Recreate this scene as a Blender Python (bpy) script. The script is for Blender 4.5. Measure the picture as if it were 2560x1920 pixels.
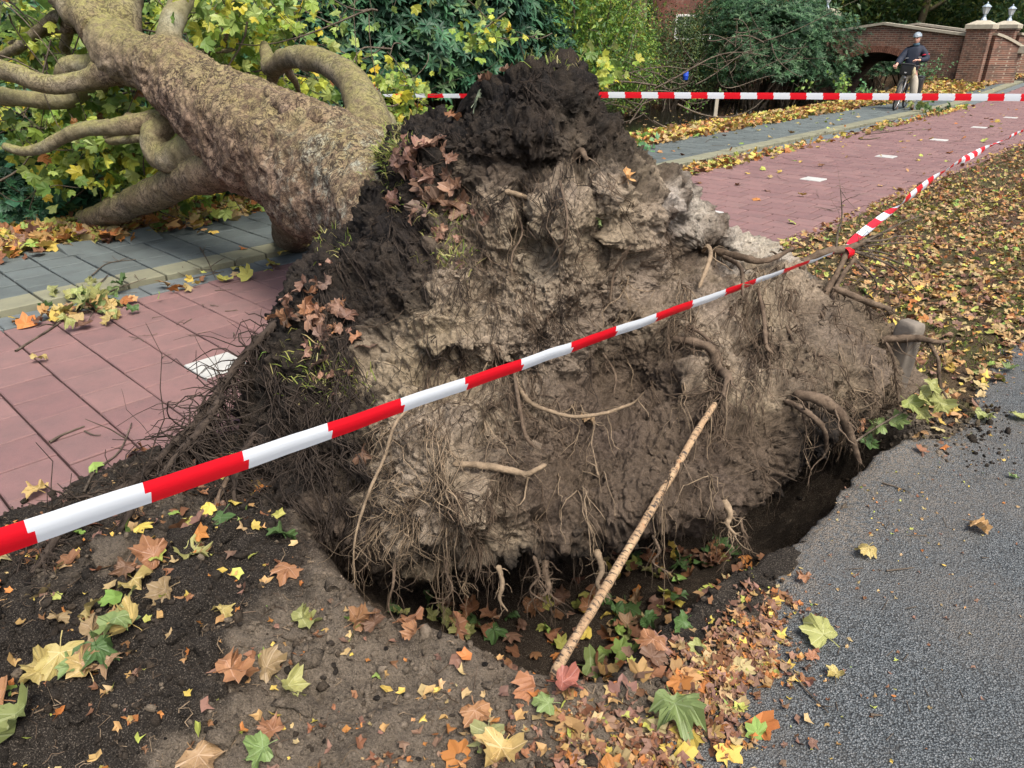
import bpy, bmesh, math, random
import numpy as np
from mathutils import Vector, Matrix, noise as mnoise

# ------------------------------------------------------------------ scene, camera, world, light
for o in list(bpy.data.objects):
    bpy.data.objects.remove(o, do_unlink=True)
sc = bpy.context.scene
COL = sc.collection
rng = np.random.default_rng(7)
random.seed(7)

FPX, CX, CY, H = 1819.0, 1280.0, 960.0, 1.8          # phone lens in photo pixels, eye height in metres
PITCH = math.atan((960 - 90) / FPX)
cam_d = bpy.data.cameras.new('camera')
cam = bpy.data.objects.new('camera', cam_d)
COL.objects.link(cam)
cam.location = (0, 0, H)
cam.rotation_euler = (math.pi / 2 - PITCH, 0, 0)
cam_d.sensor_width = 36.0
cam_d.lens = FPX / 2560 * 36.0
cam_d.clip_start = 0.05
cam_d.clip_end = 600
sc.camera = cam

w = bpy.data.worlds.new('World')
sc.world = w
w.use_nodes = True
nt = w.node_tree
bg = nt.nodes['Background']
sky = nt.nodes.new('ShaderNodeTexSky')
sky.sky_type = 'NISHITA'
sky.sun_disc = False
SUN_EL, SUN_AZ = math.radians(58), math.radians(150)   # high, behind the camera and to the right
sky.sun_elevation = SUN_EL
sky.sun_rotation = SUN_AZ
sky.air_density = 1.0
sky.dust_density = 6.0
sky.ozone_density = 0.6
nt.links.new(sky.outputs[0], bg.inputs[0])
bg.inputs[1].default_value = 0.125

sd = bpy.data.lights.new('sun', 'SUN')
sd.energy = 2.2
sd.angle = math.radians(24)
sd.color = (1.0, 0.95, 0.88)
sun = bpy.data.objects.new('sun', sd)
COL.objects.link(sun)
dirv = Vector((math.sin(SUN_AZ) * math.cos(SUN_EL), math.cos(SUN_AZ) * math.cos(SUN_EL), math.sin(SUN_EL)))
sun.rotation_euler = dirv.to_track_quat('Z', 'Y').to_euler()
sun.location = dirv * 40

sc.view_settings.view_transform = 'Standard'
sc.view_settings.look = 'None'
sc.view_settings.gamma = 1.0
sc.view_settings.use_curve_mapping = False
sc.view_settings.exposure = 0.95
sc.render.engine = 'CYCLES'
sc.cycles.max_bounces = 6
sc.cycles.diffuse_bounces = 3
sc.cycles.glossy_bounces = 2
sc.cycles.transmission_bounces = 3
sc.cycles.transparent_max_bounces = 4
sc.cycles.caustics_reflective = False
sc.cycles.caustics_refractive = False
sc.cycles.use_denoising = True

# ------------------------------------------------------------------ geometry of the place
cP, sP = math.cos(PITCH), math.sin(PITCH)
AZ = math.radians(43.3)                                # the cycle path runs 43 degrees to the right
UD = np.array([math.sin(AZ), math.cos(AZ), 0.0])       # along the path
VD = np.array([-math.cos(AZ), math.sin(AZ), 0.0])      # across it, towards the canal


def ray(x, y):
    x = np.asarray(x, float); y = np.asarray(y, float)
    a = (x - CX) / FPX; b = (CY - y) / FPX
    return np.stack([a, cP + b * sP, -sP + b * cP], -1)


def D(x, y, Y):
    """survey point: direction of a sight line and its distance ahead"""
    r = ray(x, y)
    t = np.asarray(Y, float) / r[..., 1]
    return r * t[..., None] + np.array([0, 0, H])


def G(x, y, z=0.0):
    r = ray(x, y)
    t = (np.asarray(z, float) - H) / r[..., 2]
    return r * t[..., None] + np.array([0, 0, H])


def UV(p):
    p = np.asarray(p, float)
    return p[..., :2] @ UD[:2], p[..., :2] @ VD[:2]


def W(u, v, z=0.0):
    u, v, z = np.broadcast_arrays(np.asarray(u, float), np.asarray(v, float), np.asarray(z, float))
    return u[..., None] * UD + v[..., None] * VD + z[..., None] * np.array([0, 0, 1.0])


def sstep(a, b, x):
    t = np.clip((np.asarray(x, float) - a) / (b - a), 0, 1)
    return t * t * (3 - 2 * t)


# ------------------------------------------------------------------ noise
def _hash(ix, iy, iz, s):
    h = (ix * np.uint32(374761393) + iy * np.uint32(668265263) + iz * np.uint32(2246822519) + np.uint32(s) * np.uint32(3266489917))
    h = (h ^ (h >> np.uint32(13))) * np.uint32(1274126177)
    h = h ^ (h >> np.uint32(16))
    return h


def vn(P, s=0):
    """value noise in -1..1"""
    P = np.asarray(P, float)
    f0 = np.floor(P)
    f = P - f0
    i = f0.astype(np.int64).astype(np.uint32)
    t = f * f * f * (f * (f * 6 - 15) + 10)
    out = np.zeros(P.shape[:-1])
    one = np.uint32(1)
    for dx in (0, 1):
        wx = t[..., 0] if dx else 1 - t[..., 0]
        for dy in (0, 1):
            wy = t[..., 1] if dy else 1 - t[..., 1]
            for dz in (0, 1):
                wz = t[..., 2] if dz else 1 - t[..., 2]
                h = _hash(i[..., 0] + np.uint32(dx), i[..., 1] + np.uint32(dy), i[..., 2] + np.uint32(dz), s)
                out += wx * wy * wz * (h.astype(np.float64) / 2147483647.5 - 1)
    return out


def fbm(P, o=4, s=0, gain=0.5):
    a, f, out, tot = 1.0, 1.0, 0, 0
    P = np.asarray(P, float)
    for k in range(o):
        out = out + a * vn(P * f + 17.3 * k, s + k)
        tot += a
        a *= gain; f *= 2.03
    return out / tot


def worley(P, s=0):
    P = np.asarray(P, float)
    f0 = np.floor(P)
    best = np.full(P.shape[:-1], 9.0)
    for dx in (-1, 0, 1):
        for dy in (-1, 0, 1):
            for dz in (-1, 0, 1):
                c = f0 + np.array([dx, dy, dz])
                i = c.astype(np.int64).astype(np.uint32)
                h1 = _hash(i[..., 0], i[..., 1], i[..., 2], s).astype(np.float64) / 4294967295
                h2 = _hash(i[..., 0], i[..., 1], i[..., 2], s + 91).astype(np.float64) / 4294967295
                h3 = _hash(i[..., 0], i[..., 1], i[..., 2], s + 173).astype(np.float64) / 4294967295
                d = (c[..., 0] + h1 - P[..., 0]) ** 2 + (c[..., 1] + h2 - P[..., 1]) ** 2 + (c[..., 2] + h3 - P[..., 2]) ** 2
                best = np.minimum(best, d)
    return np.sqrt(best)


# ------------------------------------------------------------------ mesh helpers
def mesh_np(name, V, F, mat=None, col=None, smooth=True, uv=None):
    """V (n,3), F (m,3 or 4) -> mesh datablock, fast"""
    V = np.ascontiguousarray(V, dtype=np.float32); F = np.ascontiguousarray(F, dtype=np.int32)
    me = bpy.data.meshes.new(name)
    k = F.shape[1]
    me.vertices.add(len(V)); me.vertices.foreach_set('co', V.ravel())
    me.loops.add(F.size); me.loops.foreach_set('vertex_index', F.ravel())
    me.polygons.add(len(F)); me.polygons.foreach_set('loop_start', np.arange(0, F.size, k, dtype=np.int32))
    me.update(calc_edges=True)
    me.polygons.foreach_set('use_smooth', np.full(len(F), bool(smooth)))
    if col is not None:
        a = me.color_attributes.new('Col', 'FLOAT_COLOR', 'POINT')
        c = np.ones((len(V), 4), np.float32); c[:, :3] = np.asarray(col)[:, :3]
        a.data.foreach_set('color', c.ravel())
    if uv is not None:
        l = me.uv_layers.new(name='UVMap')
        l.data.foreach_set('uv', np.ascontiguousarray(np.asarray(uv, np.float32)[F.ravel()]).ravel())
    if mat is not None:
        me.materials.append(mat)
    return me


def link(name, me, parent=None, loc=None, rot=None, scale=None):
    o = bpy.data.objects.new(name, me)
    COL.objects.link(o)
    if parent is not None: o.parent = parent
    if loc is not None: o.location = [float(c) for c in loc]
    if rot is not None: o.rotation_euler = [float(c) for c in rot]
    if scale is not None: o.scale = (scale,) * 3 if np.isscalar(scale) else scale
    return o


def tag(o, label=None, cat=None, group=None, kind=None):
    if label: o['label'] = label
    if cat: o['category'] = cat
    if group: o['group'] = group
    if kind: o['kind'] = kind
    return o


def thing(name, label, cat, loc=(0, 0, 0), rotz=0.0, group=None):
    o = link(name, None, None, loc, (0, 0, rotz))
    o.empty_display_size = 0.2
    return tag(o, label, cat, group)


class MB:
    """collects simple solids, then builds ONE mesh"""
    def __init__(s): s.v, s.f = [], []

    def add(s, V, F):
        n = len(s.v)
        s.v += [tuple(float(c) for c in p) for p in V]
        s.f += [tuple(int(i) + n for i in f) for f in F]
        return s

    def box(s, c, d, M=None, bev=0.0):
        cx, cy, cz = c; x, y, z = [k / 2 for k in d]
        if bev <= 0:
            V = [(cx + i * x, cy + j * y, cz + k * z) for k in (-1, 1) for i, j in ((-1, -1), (1, -1), (1, 1), (-1, 1))]
            F = [(3, 2, 1, 0), (4, 5, 6, 7), (0, 1, 5, 4), (1, 2, 6, 5), (2, 3, 7, 6), (3, 0, 4, 7)]
        else:
            b = bev
            V = []
            for (e, zz) in ((b, -z), (0, -z + b), (0, z - b), (b, z)):
                for i, j in ((-1, -1), (1, -1), (1, 1), (-1, 1)):
                    V.append((cx + i * (x - e), cy + j * (y - e), cz + zz))
            F = [(3, 2, 1, 0), (12, 13, 14, 15)]
            for r in range(3):
                for q in range(4):
                    F.append((r * 4 + q, r * 4 + (q + 1) % 4, r * 4 + 4 + (q + 1) % 4, r * 4 + 4 + q))
        if M is not None: V = [tuple(M @ Vector(p)) for p in V]
        return s.add(V, F)

    def tube(s, pts, rad, n=8, cap=True):
        V, F = tube1(pts, rad, n)
        k = len(pts)
        F = [tuple(f) for f in F]
        if cap: F += [tuple(range(n - 1, -1, -1)), tuple((k - 1) * n + i for i in range(n))]
        return s.add(V, F)

    def lathe(s, prof, n=12, c=(0, 0, 0), M=None):
        V, F = [], []
        for r, z in prof:
            for i in range(n):
                a = 2 * math.pi * i / n
                V.append((c[0] + r * math.cos(a), c[1] + r * math.sin(a), c[2] + z))
        for j in range(len(prof) - 1):
            for i in range(n):
                F.append((j * n + i, j * n + (i + 1) % n, (j + 1) * n + (i + 1) % n, (j + 1) * n + i))
        F += [tuple(range(n - 1, -1, -1)), tuple((len(prof) - 1) * n + i for i in range(n))]
        if M is not None: V = [tuple(M @ Vector(p)) for p in V]
        return s.add(V, F)

    def prism(s, poly, a, b, ax=1):
        """polygon in the plane normal to axis ax, from a to b along it"""
        n = len(poly); V = []
        for t in (a, b):
            for p, q in poly:
                V.append({0: (t, p, q), 1: (p, t, q), 2: (p, q, t)}[ax])
        F = [tuple(range(n - 1, -1, -1)), tuple(range(n, 2 * n))]
        F += [(i, (i + 1) % n, n + (i + 1) % n, n + i) for i in range(n)]
        return s.add(V, F)

    def build(s, name, mat, parent=None, smooth=False, loc=None, rot=None):
        me = bpy.data.meshes.new(name)
        me.from_pydata(s.v, [], s.f); me.update()
        bm = bmesh.new(); bm.from_mesh(me); bmesh.ops.recalc_face_normals(bm, faces=bm.faces); bm.to_mesh(me); bm.free()
        if smooth:
            me.polygons.foreach_set('use_smooth', np.full(len(me.polygons), True))
        if mat is not None: me.materials.append(mat)
        return link(name, me, parent, loc, rot)


def frames(P):
    """P (N,K,3) -> side vectors of a tube along each path"""
    T = np.gradient(P, axis=1)
    T /= np.linalg.norm(T, axis=-1, keepdims=True) + 1e-9
    m = T.mean(1, keepdims=True)
    ref = np.where(np.abs(m[..., 2:3]) < 0.8, np.array([0, 0, 1.0]), np.array([1.0, 0, 0]))
    A = np.cross(T, np.broadcast_to(ref, T.shape)); A /= np.linalg.norm(A, axis=-1, keepdims=True) + 1e-9
    B = np.cross(T, A)
    return T, A, B


def tubes(P, R, n=3):
    """many tubes at once: P (N,K,3), R (N,K)"""
    P = np.asarray(P, float); R = np.asarray(R, float)
    N, K, _ = P.shape
    T, A, B = frames(P)
    ang = np.arange(n) * 2 * math.pi / n
    ca, sa = np.cos(ang), np.sin(ang)
    V = P[:, :, None] + R[:, :, None, None] * (A[:, :, None] * ca[None, None, :, None] + B[:, :, None] * sa[None, None, :, None])
    idx = np.arange(N * K * n).reshape(N, K, n)
    a = idx[:, :-1]; b = idx[:, 1:]
    F = np.stack([a, np.roll(a, -1, 2), np.roll(b, -1, 2), b], -1).reshape(-1, 4)
    return V.reshape(-1, 3), F


def tube1(pts, rad, n=8):
    P = np.asarray(pts, float)[None]
    R = np.broadcast_to(np.asarray(rad, float), P.shape[1:2])[None]
    return tubes(P, R, n)


def spline(pts, n, vals=None):
    """Catmull-Rom through pts (k,d), n samples, even in arc length"""
    P = np.asarray(pts, float)
    k = len(P)
    Q = np.vstack([2 * P[0] - P[1], P, 2 * P[-1] - P[-2]])
    out = []
    ts = np.linspace(0, k - 1, 40 * k)
    i = np.minimum(ts.astype(int), k - 2); t = (ts - i)[:, None]
    p0, p1, p2, p3 = Q[i], Q[i + 1], Q[i + 2], Q[i + 3]
    C = 0.5 * (2 * p1 + (p2 - p0) * t + (2 * p0 - 5 * p1 + 4 * p2 - p3) * t ** 2 + (3 * p1 - p0 - 3 * p2 + p3) * t ** 3)
    L = np.concatenate([[0], np.cumsum(np.linalg.norm(np.diff(C[:, :3], axis=0), axis=1))])
    s = np.linspace(0, L[-1], n)
    return np.stack([np.interp(s, L, C[:, d]) for d in range(C.shape[1])], -1)


def join_np(parts):
    V, F, C, n = [], [], [], 0
    for p in parts:
        V.append(p[0]); F.append(np.asarray(p[1]) + n); n += len(p[0])
        if len(p) > 2: C.append(p[2])
    return np.vstack(V), np.vstack(F), (np.vstack(C) if C else None)
# ------------------------------------------------------------------ materials
class NT:
    def __init__(s, name, rough=0.8, spec=0.3):
        s.m = bpy.data.materials.new(name); s.m.use_nodes = True
        s.t = s.m.node_tree; s.n = s.t.nodes
        s.b = s.n['Principled BSDF']; s.out = s.n['Material Output']
        s.b.inputs['Roughness'].default_value = rough
        s.b.inputs['Specular IOR Level'].default_value = spec

    def new(s, typ, **kw):
        nd = s.n.new(typ)
        for k, v in kw.items(): setattr(nd, k, v)
        return nd

    def L(s, a, b): s.t.links.new(a, b)

    def put(s, sock, v):
        if isinstance(v, bpy.types.NodeSocket): s.L(v, sock)
        elif isinstance(v, (tuple, list)) and len(v) == 3 and sock.type == 'RGBA': sock.default_value = (*v, 1)
        else: sock.default_value = v

    def coord(s, which='Object'):
        return s.new('ShaderNodeTexCoord').outputs[which]

    def pos(s):
        return s.new('ShaderNodeNewGeometry').outputs['Position']

    def mapping(s, vec, scale=(1, 1, 1), rot=(0, 0, 0), loc=(0, 0, 0)):
        m = s.new('ShaderNodeMapping'); s.L(vec, m.inputs[0])
        m.inputs['Scale'].default_value = scale; m.inputs['Rotation'].default_value = rot; m.inputs['Location'].default_value = loc
        return m.outputs[0]

    def noise(s, vec, scale, det=4, rough=0.55, dist=0.0, out=0):
        x = s.new('ShaderNodeTexNoise'); s.L(vec, x.inputs['Vector'])
        x.inputs['Scale'].default_value = scale; x.inputs['Detail'].default_value = det
        x.inputs['Roughness'].default_value = rough; x.inputs['Distortion'].default_value = dist
        return x.outputs[out]

    def voro(s, vec, scale, feat='F1', out='Distance', rand=1.0):
        x = s.new('ShaderNodeTexVoronoi', feature=feat); s.L(vec, x.inputs['Vector'])
        x.inputs['Scale'].default_value = scale
        x.inputs['Randomness'].default_value = rand
        return x.outputs[out]

    def ramp(s, fac, stops, interp='LINEAR'):
        r = s.new('ShaderNodeValToRGB'); s.L(fac, r.inputs[0]); cr = r.color_ramp; cr.interpolation = interp
        while len(cr.elements) < len(stops): cr.elements.new(0.5)
        for e, (p, c) in zip(cr.elements, stops):
            e.position = p; e.color = (c, c, c, 1) if np.isscalar(c) else (*c, 1)
        return r.outputs[0]

    def mix(s, fac, a, b, mode='MIX'):
        m = s.new('ShaderNodeMix', data_type='RGBA', blend_type=mode)
        s.put(m.inputs[0], fac); s.put(m.inputs[6], a); s.put(m.inputs[7], b)
        return m.outputs[2]

    def math(s, op, a, b=0.0, c=0.0):
        m = s.new('ShaderNodeMath', operation=op)
        s.put(m.inputs[0], a); s.put(m.inputs[1], b); s.put(m.inputs[2], c)
        return m.outputs[0]

    def attr(s, name='Col', out='Color'):
        a = s.new('ShaderNodeAttribute'); a.attribute_name = name
        return a.outputs[out]

    def sep(s, c):
        x = s.new('ShaderNodeSeparateColor'); s.L(c, x.inputs[0]); return x.outputs

    def sepv(s, c):
        x = s.new('ShaderNodeSeparateXYZ'); s.L(c, x.inputs[0]); return x.outputs

    def rnd(s):
        return s.new('ShaderNodeObjectInfo').outputs['Random']

    def island(s):
        return s.new('ShaderNodeNewGeometry').outputs['Random Per Island']

    def hsv(s, col, h=0.5, sat=1.0, val=1.0):
        x = s.new('ShaderNodeHueSaturation')
        s.put(x.inputs['Hue'], h); s.put(x.inputs['Saturation'], sat); s.put(x.inputs['Value'], val); s.put(x.inputs['Color'], col)
        return x.outputs[0]

    def bump(s, h, dist=0.01, strength=1.0, prev=None):
        b = s.new('ShaderNodeBump'); s.put(b.inputs['Height'], h)
        b.inputs['Distance'].default_value = dist; b.inputs['Strength'].default_value = strength
        if prev is not None: s.L(prev, b.inputs['Normal'])
        return b.outputs[0]

    def done(s, col=None, normal=None, rough=None):
        if col is not None: s.put(s.b.inputs['Base Color'], col)
        if normal is not None: s.L(normal, s.b.inputs['Normal'])
        if rough is not None: s.put(s.b.inputs['Roughness'], rough)
        return s.m


def simple(name, col, rough=0.7, spec=0.3, var=0.12, scale=20, metal=0.0, bump=0.0):
    t = NT(name, rough, spec)
    p = t.coord()
    n = t.noise(p, scale, 4)
    c = t.mix(t.math('MULTIPLY', n, 1.0), tuple(k * (1 - var) for k in col), tuple(min(1, k * (1 + var)) for k in col))
    t.b.inputs['Metallic'].default_value = metal
    return t.done(c, t.bump(n, bump, 0.6) if bump else None)


def m_soil():
    t = NT('soil', 0.95, 0.12)
    p = t.pos()
    c = t.attr()
    n1 = t.noise(p, 55, 6, 0.7)
    n2 = t.noise(p, 260, 3, 0.7)
    n3 = t.noise(p, 9, 4, 0.6)
    f = t.ramp(n1, [(0.28, 0.35), (0.5, 1.0), (0.72, 1.5)])
    c = t.mix(1.0, c, f, 'MULTIPLY')
    c = t.mix(t.ramp(n3, [(0.42, 0.0), (0.7, 0.45)]), c, t.mix(0.5, c, (0.16, 0.12, 0.085)))
    sp = t.ramp(n2, [(0.60, 0.0), (0.70, 0.5)])
    c = t.mix(sp, c, t.mix(0.45, c, (0.40, 0.35, 0.29)))
    c = t.mix(t.ramp(n2, [(0.30, 0.6), (0.42, 0.0)]), c, t.hsv(c, 0.5, 1.0, 0.4))
    b = t.bump(n1, 0.022, 0.9)
    b = t.bump(n2, 0.007, 0.8, b)
    return t.done(c, b)


def m_terrain():
    t = NT('bare_soil', 0.95, 0.12)
    p = t.pos()
    c = t.attr()
    n1 = t.noise(p, 40, 6, 0.7)
    n2 = t.noise(p, 230, 3, 0.7)
    f = t.ramp(n1, [(0.25, 0.5), (0.5, 1.0), (0.75, 1.4)])
    c = t.mix(1.0, c, f, 'MULTIPLY')
    sp = t.ramp(n2, [(0.54, 0.0), (0.66, 0.75)])
    c = t.mix(t.ramp(n2, [(0.32, 0.7), (0.44, 0.0)]), c, t.hsv(c, 0.5, 1.0, 0.35))
    c = t.mix(t.ramp(t.noise(p, 95, 4, 0.75), [(0.36, 0.6), (0.48, 0.0)]), c, (0.022, 0.018, 0.015))
    c = t.mix(sp, c, t.mix(0.6, c, (0.36, 0.31, 0.25)))
    b = t.bump(n1, 0.035, 1.0)
    b = t.bump(n2, 0.010, 1.0, b)
    return t.done(c, b)


def m_tile(name, base, var, speck, mossy=0.0):
    t = NT(name, 0.82, 0.25)
    p = t.pos()
    r = t.math('ADD', t.math('MULTIPLY', t.rnd(), 0.5), t.math('MULTIPLY', t.island(), 0.5))
    n = t.noise(p, 5.0, 5, 0.65)
    fine = t.noise(p, 420, 2, 0.6)
    c = t.hsv(base, t.math('ADD', 0.492, t.math('MULTIPLY', r, 0.016)), 1.0, t.math('ADD', 1 - var, t.math('MULTIPLY', r, 2 * var)))
    c = t.mix(t.ramp(n, [(0.38, 0.0), (0.7, 0.6)]), c, t.hsv(c, 0.5, 0.7, 0.62))
    c = t.mix(t.ramp(t.noise(p, 28, 5, 0.7), [(0.55, 0.0), (0.72, 0.4)]), c, t.hsv(c, 0.5, 0.6, 0.6))
    c = t.mix(t.ramp(fine, [(0.62, 0.0), (0.78, 0.55)]), c, speck)
    c = t.mix(t.ramp(fine, [(0.22, 0.5), (0.38, 0.0)]), c, t.hsv(c, 0.5, 1, 0.5))
    if mossy:
        m = t.noise(p, 11, 5, 0.7)
        c = t.mix(t.ramp(m, [(0.45, 0.0), (0.7, mossy)]), c, (0.12, 0.14, 0.05))
    return t.done(c, t.bump(fine, 0.002, 0.7, t.bump(n, 0.004, 0.4)))


def m_asphalt():
    t = NT('asphalt', 0.8, 0.3)
    p = t.pos()
    cell = t.voro(p, 165, 'F1', 'Color')
    dist = t.voro(p, 165, 'F1', 'Distance')
    big = t.noise(p, 2.2, 5, 0.6)
    g = t.sep(cell)[0]
    c = t.ramp(g, [(0.0, (0.062, 0.075, 0.082)), (0.5, (0.115, 0.133, 0.142)), (0.85, (0.165, 0.185, 0.195)), (0.97, (0.22, 0.235, 0.24))])
    c = t.mix(t.ramp(dist, [(0.34, 0.0), (0.68, 0.85)]), c, (0.014, 0.016, 0.017))
    c = t.mix(t.ramp(big, [(0.42, 0.0), (0.68, 0.45)]), c, (0.10, 0.098, 0.092))
    c = t.mix(t.ramp(t.noise(p, 7, 6, 0.7), [(0.58, 0.0), (0.7, 0.5)]), c, (0.045, 0.043, 0.04))
    dust = t.sep(t.attr())[0]
    fine = t.noise(p, 70, 6, 0.8)
    dm = t.math('MULTIPLY', dust, t.ramp(fine, [(0.42, 0.0), (0.62, 1.0)]))
    c = t.mix(dm, c, (0.19, 0.16, 0.125))
    h = t.math('SUBTRACT', 1.0, dist)
    return t.done(c, t.bump(h, 0.0075, 1.0))


def m_bark(name, rough_bark=True):
    t = NT(name, 0.9, 0.15)
    p = t.coord()
    a = t.sep(t.attr())                      # R algae, G smooth olive bark, B lichen
    n0 = t.noise(p, 3.0, 6, 0.6)
    n1 = t.noise(p, 16, 7, 0.7)
    n2 = t.noise(p, 90, 4, 0.7)
    n3 = t.noise(t.mapping(p, (1, 1, 1), (0, 0, 0), (7, 3, 1)), 6.5, 6, 0.65)
    def vein(scale, dist, loc):
        x = t.noise(t.mapping(p, (1, 1, 1), (0, 0, 0), loc), scale, 5, 0.6, dist)
        return t.math('ABSOLUTE', t.math('SUBTRACT', x, 0.5))
    v1 = vein(13, 1.2, (0, 0, 0)); v2 = vein(30, 0.9, (5, 2, 9)); v3 = vein(60, 0.6, (1, 8, 3))
    c = t.ramp(n3, [(0.25, (0.15, 0.10, 0.075)), (0.42, (0.29, 0.215, 0.145)), (0.55, (0.35, 0.26, 0.195)), (0.68, (0.30, 0.23, 0.15)), (0.8, (0.42, 0.36, 0.27))])
    c = t.mix(t.ramp(n1, [(0.35, 0.7), (0.55, 0.0)]), c, (0.13, 0.085, 0.062))
    c = t.mix(t.ramp(n0, [(0.5, 0.0), (0.66, 0.45)]), c, (0.33, 0.235, 0.19))
    ol = t.mix(t.ramp(n1, [(0.35, 0.0), (0.65, 1.0)]), (0.19, 0.18, 0.10), (0.28, 0.26, 0.165))
    ol = t.mix(t.ramp(n0, [(0.48, 0.0), (0.64, 0.8)]), ol, (0.34, 0.34, 0.265))
    c = t.mix(a[1], c, ol)
    mo = t.math('MULTIPLY', a[0], t.ramp(t.math('ADD', n1, t.math('MULTIPLY', n0, 0.3)), [(0.46, 0.0), (0.72, 0.9)]))
    c = t.mix(mo, c, (0.29, 0.285, 0.10))
    lich = t.math('MULTIPLY', t.ramp(t.noise(p, 8, 7, 0.75), [(0.50, 0.0), (0.62, 0.85)]), a[2])
    c = t.mix(lich, c, (0.36, 0.38, 0.32))
    keep = t.math('SUBTRACT', 1.0, t.math('MULTIPLY', a[1], 0.72))
    k1 = t.ramp(v1, [(0.0, 1.0), (0.022, 0.75), (0.05, 0.0)]); k2 = t.ramp(v2, [(0.0, 1.0), (0.02, 0.5), (0.055, 0.0)]); k3 = t.ramp(v3, [(0.0, 0.8), (0.03, 0.3), (0.07, 0.0)])
    part = t.ramp(n0, [(0.32, 0.3), (0.55, 1.0)])
    c = t.hsv(c, 0.5, 1.05, 0.84)
    c = t.mix(t.math('MULTIPLY', t.math('MULTIPLY', k1, keep), part), c, (0.018, 0.013, 0.011))
    c = t.mix(t.math('MULTIPLY', t.math('MULTIPLY', k2, keep), 0.85), c, (0.035, 0.024, 0.019))
    c = t.mix(t.math('MULTIPLY', t.math('MULTIPLY', k3, keep), 0.6), c, (0.06, 0.042, 0.032))
    hh = t.math('ADD', t.math('ADD', k1, t.math('MULTIPLY', k2, 0.7)), t.math('MULTIPLY', k3, 0.35))
    b = t.bump(t.math('MULTIPLY', hh, keep), 0.02, -0.9)
    b = t.bump(t.math('ADD', n1, t.math('MULTIPLY', n2, 0.5)), 0.016, 0.8, b)
    return t.done(c, b)


def m_root(name, c0, c1, rough=0.9):
    t = NT(name, rough, 0.15)
    p = t.coord()
    n = t.noise(p, 40, 5, 0.7)
    f = t.noise(p, 190, 3, 0.7)
    c = t.mix(t.ramp(n, [(0.3, 0.0), (0.7, 1.0)]), c0, c1)
    c = t.mix(t.math('MULTIPLY', t.island(), 0.45), c, tuple(k * 0.55 for k in c0))
    c = t.mix(t.ramp(t.noise(p, 11, 5, 0.7), [(0.45, 0.0), (0.62, 0.75)]), c, tuple(k * 0.5 for k in c0))
    return t.done(c, t.bump(n, 0.006, 0.8, t.bump(f, 0.002, 0.7)))


def m_stick():
    t = NT('peeling_bark', 0.85, 0.2)
    p = t.coord('UV')
    ob = t.coord()
    n = t.noise(ob, 28, 5, 0.7)
    ring = t.noise(t.mapping(p, (2.5, 110, 1)), 1.0, 4, 0.7, 0.6)
    c = t.mix(t.ramp(n, [(0.35, 0.0), (0.7, 1.0)]), (0.24, 0.155, 0.09), (0.40, 0.29, 0.175))
    c = t.mix(t.ramp(ring, [(0.41, 0.92), (0.48, 0.0)]), c, (0.035, 0.03, 0.028))
    c = t.mix(t.ramp(t.noise(ob, 9, 4, 0.7), [(0.6, 0.0), (0.68, 0.8)]), c, (0.27, 0.13, 0.06))
    c = t.mix(t.ramp(t.noise(ob, 13, 4, 0.7), [(0.64, 0.0), (0.7, 0.9)]), c, (0.03, 0.028, 0.03))
    return t.done(c, t.bump(ring, 0.004, 0.8))


def m_leaf(name, objcol=False, trans=0.3, rough=0.5, spec=0.35, blotch=True):
    t = NT(name, rough, spec)
    if objcol:
        c = t.new('ShaderNodeObjectInfo').outputs['Color']
    else:
        c = t.attr()
    p = t.coord('Object') if objcol else t.pos()
    if objcol:
        sp_ = t.noise(p, 14, 3, 0.6)
        c = t.mix(t.ramp(sp_, [(0.66, 0.0), (0.72, 0.75)]), c, (0.10, 0.05, 0.02))
        x_ = t.sepv(p); r_ = t.math('POWER', t.math('ADD', t.math('MULTIPLY', x_[0], x_[0]), t.math('MULTIPLY', x_[1], x_[1])), 0.5)
        an = t.math('ARCTAN2', t.math('ABSOLUTE', x_[0]), x_[1])
        vv = None
        for a0 in (0.0, 0.77, 1.71):
            d_ = t.math('MULTIPLY', t.math('ABSOLUTE', t.math('SUBTRACT', an, a0)), r_)
            k_ = t.math('LESS_THAN', d_, 0.014)
            vv = k_ if vv is None else t.math('MAXIMUM', vv, k_)
        c = t.mix(t.math('MULTIPLY', vv, 0.55), c, t.hsv(c, 0.5, 0.75, 1.6))
    if blotch:
        sc_ = 1.0 if objcol else 40.0
        n = t.noise(p, 3.2 if objcol else 18, 5, 0.75)
        c = t.mix(t.ramp(n, [(0.5, 0.0), (0.7, 0.45)]), c, t.hsv(c, 0.485, 1.0, 0.62))
        c = t.mix(t.ramp(n, [(0.3, 0.35), (0.45, 0.0)]), c, t.hsv(c, 0.512, 1.0, 1.25))
    if objcol: c = t.hsv(c, 0.5, 0.84, 0.86)
    t.put(t.b.inputs['Base Color'], c)
    tr = t.new('ShaderNodeBsdfTranslucent'); t.L(c, tr.inputs[0])
    mx = t.new('ShaderNodeMixShader'); mx.inputs[0].default_value = trans
    t.L(t.b.outputs[0], mx.inputs[1]); t.L(tr.outputs[0], mx.inputs[2])
    t.L(mx.outputs[0], t.out.inputs[0])
    return t.m


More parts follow.
